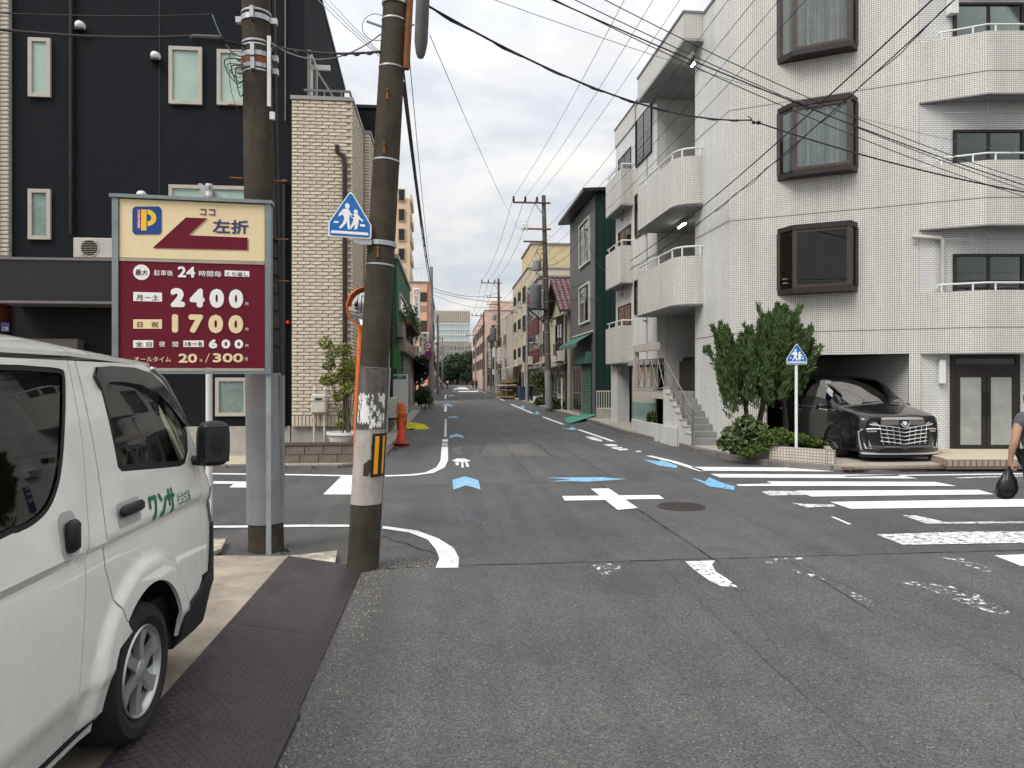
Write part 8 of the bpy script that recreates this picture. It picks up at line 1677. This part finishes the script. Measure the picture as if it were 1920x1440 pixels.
# ------------------------------------------------------------------ people
def skin_mesh(name, pts, edges, radii, mat, parent, sub=2, root=0):
    me = bpy.data.meshes.new(name); me.from_pydata(pts, edges, []); ob = bpy.data.objects.new(name, me); COL.objects.link(ob)
    md = ob.modifiers.new('s', 'SKIN'); md.use_smooth_shade = True
    for i, r in enumerate(radii): me.skin_vertices[0].data[i].radius = r if isinstance(r, tuple) else (r, r)
    me.skin_vertices[0].data[root].use_root = True
    sb = ob.modifiers.new('u', 'SUBSURF'); sb.levels = sub; sb.render_levels = sub
    dg = bpy.context.evaluated_depsgraph_get(); m2 = bpy.data.meshes.new_from_object(ob.evaluated_get(dg)); bpy.data.objects.remove(ob)
    m2.materials.clear(); m2.materials.append(mat); m2.shade_smooth(); m2.name = name
    o = bpy.data.objects.new(name, m2); COL.objects.link(o); o.parent = parent; WM[o.name] = WM[parent.name]; return o
SKINM = M('skin', (.42, .25, .17), .55, .08, 10); HAIRM = M('hair_dark', (.03, .026, .024), .6, .2, 20)
def person(label, loc, rotz, shirt, trousers, stride=.2, detail=2, bag=False, group=None):
    o = thing('person', label, 'person', loc, rotz, group); V = []; E = []; Rr = []; ix = {}
    def v(n, x, y, z, r, link=None):
        ix[n] = len(V); V.append((x, y, z)); Rr.append(r)
        if link: E.append((ix[link], ix[n]))
    v('pel', 0, 0, .93, (.155, .115)); v('spi', 0, .01, 1.10, (.14, .11), 'pel'); v('che', 0, .03, 1.28, (.165, .115), 'spi'); v('nk0', 0, .045, 1.41, .062, 'che'); v('nk1', 0, .06, 1.47, .052, 'nk0'); v('hd0', 0, .075, 1.53, (.072, .088), 'nk1'); v('hd1', 0, .085, 1.61, (.078, .098), 'hd0'); v('hd2', 0, .08, 1.67, (.06, .07), 'hd1'); v('nose', 0, .185, 1.565, .012, 'hd0')
    for s, n in ((-1, 'L'), (1, 'R')):
        sw = -stride * .6 * s if not (bag and s < 0) else .0
        ex = .0 if s > 0 or not bag else -.075
        v('sh' + n, s * .175 + ex * .15, .03, 1.355, .068, 'che'); v('ua' + n, s * .215 + ex * .5, .02 + sw * .2, 1.22, .056, 'sh' + n); v('el' + n, s * .235 + ex * .9, .0 + sw * .4, 1.07, .046, 'ua' + n); v('fa' + n, s * .238 + ex, .03 + sw * .6, .96, .042, 'el' + n); v('wr' + n, s * .235 + ex, .06 + sw, .83, .027, 'fa' + n); v('pa' + n, s * .232 + ex, .065 + sw, .775, (.022, .038), 'wr' + n)
        if detail > 1:
            for k, (dy, l) in enumerate(((.036, .9), (.012, 1.0), (-.012, .95), (-.034, .75))):
                b = (s * .230 + ex, .065 + sw + dy, .735); v('f%d%s' % (k, n), *b, .0095, 'pa' + n); v('g%d%s' % (k, n), b[0] - s * .012, b[1], b[2] - .030 * l, .0088, 'f%d%s' % (k, n)); v('h%d%s' % (k, n), b[0] - s * .040, b[1], b[2] - .038 * l, .008, 'g%d%s' % (k, n)); v('i%d%s' % (k, n), b[0] - s * .052, b[1], b[2] - .018 * l, .0075, 'h%d%s' % (k, n))
            v('t0' + n, s * .222 + ex, .065 + sw + .045, .775, .011, 'pa' + n); v('t1' + n, s * .205 + ex, .065 + sw + .062, .745, .010, 't0' + n); v('t2' + n, s * .185 + ex, .065 + sw + .055, .722, .008, 't1' + n)
        st_ = stride * s * .5; v('hp' + n, s * .095, 0, .88, .095, 'pel'); v('kn' + n, s * .085 + .02, st_ * .45 + .03, .49, .062, 'hp' + n); v('ca' + n, s * .08 + .03, st_ * .7 - .02, .34, .056, 'kn' + n); v('an' + n, s * .075 + .04, st_ - .03, .085, .038, 'ca' + n); v('to' + n, s * .08 + .04, st_ + .13, .035, (.04, .028), 'an' + n)
    skin_mesh('body', V, E, Rr, SKINM, o, detail)
    V2 = {'hem': ((0, 0, .80), (.165, .125))}
    def garment(name, names, links, grow, mat):
        id2 = {n: i for i, n in enumerate(names)}; pv = [V2[n][0] if n in V2 else V[ix[n]] for n in names]; rv = [V2[n][1] if n in V2 else Rr[ix[n]] for n in names]; return skin_mesh(name, pv, [(id2[a], id2[b]) for a, b in links], [tuple(c + grow for c in (r if isinstance(r, tuple) else (r,) * 2)) for r in rv], mat, o, detail)
    garment('shirt', ['spi', 'pel', 'che', 'nk0', 'shL', 'uaL', 'shR', 'uaR', 'hem'], [('spi', 'pel'), ('pel', 'hem'), ('spi', 'che'), ('che', 'nk0'), ('che', 'shL'), ('shL', 'uaL'), ('che', 'shR'), ('shR', 'uaR')], .022, shirt)
    garment('trousers', ['pel', 'hpL', 'knL', 'caL', 'anL', 'hpR', 'knR', 'caR', 'anR'], [('pel', 'hpL'), ('hpL', 'knL'), ('knL', 'caL'), ('caL', 'anL'), ('pel', 'hpR'), ('hpR', 'knR'), ('knR', 'caR'), ('caR', 'anR')], .018, trousers)
    for n in 'LR': garment('shoe', ['an' + n, 'to' + n], [('an' + n, 'to' + n)], .012, BLACKM)
    m = MB(); m.ball((0, .06, 1.615), .098, .115, .105, 16, 12); m.v = [p for p in m.v]; m.build('hair', HAIRM, o, smooth=True, local=True)
    return o
px0 = ay(1945, 800, 8.2).x
person('person in grey short sleeved shirt and dark trousers carrying a black bag', (px0, 8.2, 0), 0, M('cloth_grey', (.095, .10, .115), .85, .15, 12, .4, 90), M('cloth_dark', (.02, .022, .026), .85, .15, 8), .16, 2, True)
hx, hz = px0 - .32, .70
bg_ = thing('plastic_bag', 'bulging black plastic bag hanging from the hand at the frame edge', 'bag', (hx, 8.27, .33)); BAGM = M('bag_black', (.012, .012, .013), .28, 0); m = MB(); rb2 = random.Random(14)
prof = [(0, -.36), (.05, -.355), (.10, -.33), (.128, -.27), (.128, -.20), (.105, -.12), (.07, -.05), (.04, -.005), (.025, .02)]; n_ = 26; ring = []
for i in range(n_):
    a = 2 * math.pi * i / n_; 
    for j, (r, h) in enumerate(prof):
        f = 1 + (.10 * math.sin(a * 5 + j * .9) + .06 * math.sin(a * 9 + j * 1.7)) * (0.4 + j / 9); ring.append(Vector((hx - .06 * (1 - j / 8) + r * f * math.cos(a) * .95, 8.27 + r * f * math.sin(a) * .75, .70 + h + rb2.uniform(-.003, .003))))
k = len(prof); m.add(ring, [(i * k + j, ((i + 1) % n_) * k + j, ((i + 1) % n_) * k + j + 1, i * k + j + 1) for i in range(n_) for j in range(k - 1)]); m.build('sack', BAGM, bg_, smooth=True)
m = MB(); m.tube([(hx - .01, 8.27, .71), (hx + .0, 8.255, .755), (hx + .01, 8.27, .765), (hx + .012, 8.29, .74)], .012, 6); m.build('tied_handles', BAGM, bg_, smooth=True)
WSH, BSH = M('cloth_white', (.66, .66, .64), .85, .1), M('cloth_navy', (.03, .035, .05), .85, .1)
for px, Y, sh2, lb in ((839, 132, WSH, 'far pedestrian in a white top walking in the lane centre'), (887, 118, BSH, 'far pedestrian in dark clothes along the salmon block'), (893, 112, BSH, 'second far pedestrian in dark clothes nearer the salmon block corner'), (826, 165, WSH, 'far pedestrian in a pale top at the left end'), (852, 185, BSH, 'far pedestrian before the closing trees')):
    person(lb, (ay(px, 700, Y).x, Y, 0.0 if px < 880 else .115), R(10) * (px % 3), sh2, BSH, .3, 1, group='pedestrians far up the street')
# weeds and grit along the edges
wd = MB(); rw = random.Random(77)
for x, y, n_, sp_ in ((-1.72, 7.72, 2, .1), (-2.8, 15.08, 12, .3), (-1.7, 15.5, 16, .25), (-1.5, 18.5, 24, .5), (-1.5, 21.5, 20, .8), (6.3, 20, 14, .4), (6.2, 24, 18, .8), (6.1, 33, 20, 1.5), (7.9, 13.85, 10, .3)):
    for _ in range(n_): leaf_cloud(wd, (x + rw.gauss(0, sp_ * .25), y + rw.gauss(0, sp_), .03), .035, .035, .035, 6, .04, rw, up=1.2)
tag(wd.build('weeds', LM), 'small weeds and leaf litter along kerbs and pole feet', 'weeds', kind='stuff')
gr2 = MB()
for _ in range(900):
    r_ = rw.random(); x, y = (rw.uniform(-.82, -.55), rw.uniform(2.5, 7)) if r_ < .35 else (rw.uniform(-1.2, -.1), rw.gauss(7.1, .12)) if r_ < .6 else (rw.uniform(-1.5, -1.2), rw.uniform(15, 30)) if r_ < .8 else (rw.uniform(5.6, 6.3), rw.uniform(16, 36)); s_ = rw.uniform(.003, .009); gr2.add([(x - s_, y, .006), (x, y - s_, .006), (x + s_, y, .006), (x, y + s_, .006), (x, y, .006 + s_ * 1.3)], [(0, 1, 4), (1, 2, 4), (2, 3, 4), (3, 0, 4)])
tag(gr2.build('grit', M('grit_pale', (.30, .27, .23), .9, .3, 40)), 'pale grit swept along plate, joint and kerb edges', 'gravel', kind='stuff')
# ------------------------------------------------------------------ overhead cables
WIRE = M('cable_black'); WIREG = M('cable_grey', (.16, .16, .17), .5, 0)
def wire(label, a, b, sag=.3, r=.008, mat=None, n=20, group='overhead cables', exta=0.0, extb=0.0, twist=0.0):
    a, b = Vector(a), Vector(b); pts = []
    for k in range(n + 1):
        t = k / n; p = a.lerp(b, t); p.z -= sag * 4 * t * (1 - t); pts.append(p)
    if exta: d = (pts[0] - pts[1]).normalized(); pts.insert(0, pts[0] + d * exta)
    if extb: d = (pts[-1] - pts[-2]).normalized(); pts.append(pts[-1] + d * extb)
    m = MB(); m.tube(pts, r, 6); o = m.build('overhead_cable', mat or WIRE); tag(o, label, 'cable', group)
    if twist:
        rr_ = random.Random(int(abs(a.x * 100))); q = []; nt_ = n * 4
        for k in range(nt_ + 1):
            t = k / nt_; p = a.lerp(b, t); p.z -= sag * 4 * t * (1 - t); q.append(p + Vector((rr_.uniform(-.5, .5), rr_.uniform(-.5, .5), math.sin(t * 60) - .6)) * twist)
        m = MB(); m.tube(q, r * .7, 4); m.build('lashing', mat or WIRE, o)
    return o
# three high lines along the right poles
c1 = R1(11.6); c2 = R2(11.55); c3 = R3(11.05); NP = [Vector((5.2, 1.5, 12.6)), Vector((6.0, 1.5, 12.6)), Vector((6.7, 1.5, 12.6))]
for k, u in enumerate((-1.7, -1.05, -.4)):
    nm = ('outer', 'middle', 'inner')[k]; off = Vector((u, -.13, .33))
    wire('%s high voltage line from overhead to the nearest right pole' % nm, NP[k], c1 + off, .75, .0075, exta=25); wire('%s high voltage line between the first two right poles' % nm, c1 + off, c2 + off, .8, .011); wire('%s high voltage line between second and third right poles' % nm, c2 + off, c3 + off, .8, .014)
# lower lines along the right side
for k, (z, x0, z0, lb) in enumerate(((10.2, 7.0, 11.6, 'upper'), (9.5, 7.3, 11.2, 'second'), (8.9, 7.6, 10.9, 'third'), (8.3, 7.8, 10.5, 'lowest'))):
    q = R1(z) + Vector((.12, -.1, 0)); wire('%s service line from overhead to the nearest right pole' % lb, (x0, 4.0, z0), q, .55, .008, exta=25); wire('%s service line between the first two right poles' % lb, R1(z - .4), R2(z - .6), .6, .012)
# lines from the leaning pole across to the right
tp = axB(5.6); RE = lambda px, py, Y: ay(px, py, Y)
wire('thick black cable from the leaning pole to the junction knot over the corner', tp + Vector((.1, -.05, 0)), RE(1408, 225, 12.4), .35, .013, twist=.012)
KN = RE(1422, 230, 12.4)
wire('heavy cable descending from the upper edge to the white block balcony', RE(1760, -12, 9.0), FS.p(-8.3, 6.2, -.2), .22, .014, exta=14)
wire('twisted cable descending from the upper edge to the white block', RE(1800, -10, 9.2), FS.p(-8.2, 5.9, -.22), .32, .011, exta=14, twist=.035)
wire('dark cable leaving the junction knot to the frame edge', KN, RE(1990, 372, 11.2), .12, .013, extb=16)
for k, (y0, y1, lb) in enumerate(((-12, 352, 'first'), (-30, 362, 'second'), (-6, 372, 'third'), (-50, 340, 'fourth'))):
    wire('%s of the thin line bundle crossing from upper middle to frame edge' % lb, RE(965 + 12 * k, y0 - 20, 7.2), RE(2010, y1 + 22, 10.6), .14 + .03 * k, .0055 if k else .008, exta=12, extb=16)
wire('thin pale line across the white block facade', RE(900, -10, 8.2), RE(1990, 300, 14.2), .25, .004, WIREG, exta=12, extb=8)
m = MB(); m.ball(KN, .05, .04, .035); m.ball(KN + Vector((-.09, 0, .0)), .04, .03, .03); m.tube([KN + Vector((-.1, 0, -.0)), KN + Vector((-.14, 0, .08)), KN + Vector((-.2, 0, .11))], .01, 5); tag(m.build('cable_junction', BLACKM, smooth=True), 'small dark cable junction knot hanging over the corner', 'cable clamp')
# across to the pole A and the dark house
qa, qb = axA(5.42), axB(5.02)
wire('black cable between the two near poles', qa + Vector((.13, -.08, 0)), qb + Vector((-.12, -.05, 0)), .05, .012, twist=.012)
wire('grey looping cable between the two near poles', qa + Vector((.15, -.1, .03)), qb + Vector((-.11, -.03, .18)), .22, .007, WIREG)
wire('black cable from the frame edge to the splice box at pole A', ay(-60, 48, 7.2), ay(356, 68, 7.5), .05, .013, exta=12)
wire('thin upper line from the frame edge to pole A', ay(-60, 21, 7.2), ay(398, 27, 7.5), .03, .006, exta=12)
wire('pale looped tail between thin line and pole A', ay(398, 27, 7.5), ay(455, 105, 7.6), .12, .007, M('cable_teal', (.12, .19, .20), .5, 0))
a, b = ay(357, 66, 7.5), ay(425, 88, 7.55); m = MB(); m.cbox(a.x, b.x, 7.44, 7.56, b.z, a.z, .03); m.tube([(b.x - .02, 7.5, (a.z + b.z) / 2), tuple(axA(5.38) + Vector((-.1, -.12, 0)))], .013, 6); o = m.build('splice_box', BLACKM); tag(o, 'black splice box hanging on the cable beside pole A', 'splice box')
for k in range(3): wire('%s thin drop line from the upper left down to the leaning pole' % ('upper', 'middle', 'lower')[k], ay(560 + 12 * k, -40, 12 + k), axB(4.98) + Vector((-.11, -.02, .02 * k)), .04, .0045, WIREG, exta=12)
# left side lines running up the street
for k, (z0, z1, r_, tw, lb) in enumerate(((4.75, 7.6, .018, .03, 'thick lashed bundle'), (4.7, 7.2, .011, .012, 'second cable'), (4.85, 8.0, .008, 0, 'third thin cable'), (5.3, 8.4, .005, 0, 'highest thin cable'))):
    wire('%s from the leaning pole up to the grey signed pole' % lb, axB(z0) + Vector((.12, .02, 0)), L1_(z1) + Vector((.1, -.1, 0)), .35 + .12 * k, r_, twist=tw); wire('%s continuing from the grey signed pole up the left row' % lb, L1_(z1), L2_(z1 - .2), .5, r_ * 1.2)
wire('thin line from the street lamp to the nearest right pole crossarm', ay(806, 66, 6.8), R1(10.0) + Vector((-1.3, -.1, 0)), .25, .004, WIREG)
for k, z in enumerate((7.6, 7.2)): wire('%s line spanning the street between signed pole and second right pole' % ('upper', 'lower')[k], L1_(z), R2(z + 3 - k * .9), .5, .013 if k else .018)
wire('cable spanning from signed pole to the grey building', L1_(7.4), gs.p(-3.5, 5.9, -.1), .45, .014); wire('sagging drop between second right pole and far left pole', R2(7), L2_(6), 1.3, .014); wire('low drop line between far left pole and second right pole', L2_(5.2), R2(6.2), .9, .010)
for k, (z, v) in enumerate(((8.2, 9.0), (7.6, 6.6))): wire('%s drop from nearest right pole to the grey building front' % ('upper', 'lower')[k], R1(z), gs.p(-2.2, v, -.05), .5, .012)
wire('cable running along the grey building towards the white block', gs.p(-2.2, 9.0, -.05), FS.p(-10.6, 6.0, -.3), .4, .012); wire('lower cable from grey building to the white block', gs.p(-4, 6.2, -.06), FS.p(-10.8, 5.3, -.3), .25, .010)
for k, (z, Y, x, v) in enumerate(((6.4, 43, 6.6, 5.0), (6.0, 48, 6.8, 4.6), (7.0, 54, 6.7, 6.0), (7.6, 62, 6.7, 7.0))): wire('%s slack drop from the nearest right pole to the far right houses' % ('first', 'second', 'third', 'fourth')[k], R1(z), (x, Y, v), .5, .012)
for k in range(3): wire('%s slack line between nearest right pole and plain slim pole' % ('upper', 'middle', 'lower')[k], R1(7.4 - .5 * k), R5(7.8 - .4 * k), .5 + .1 * k, .012)
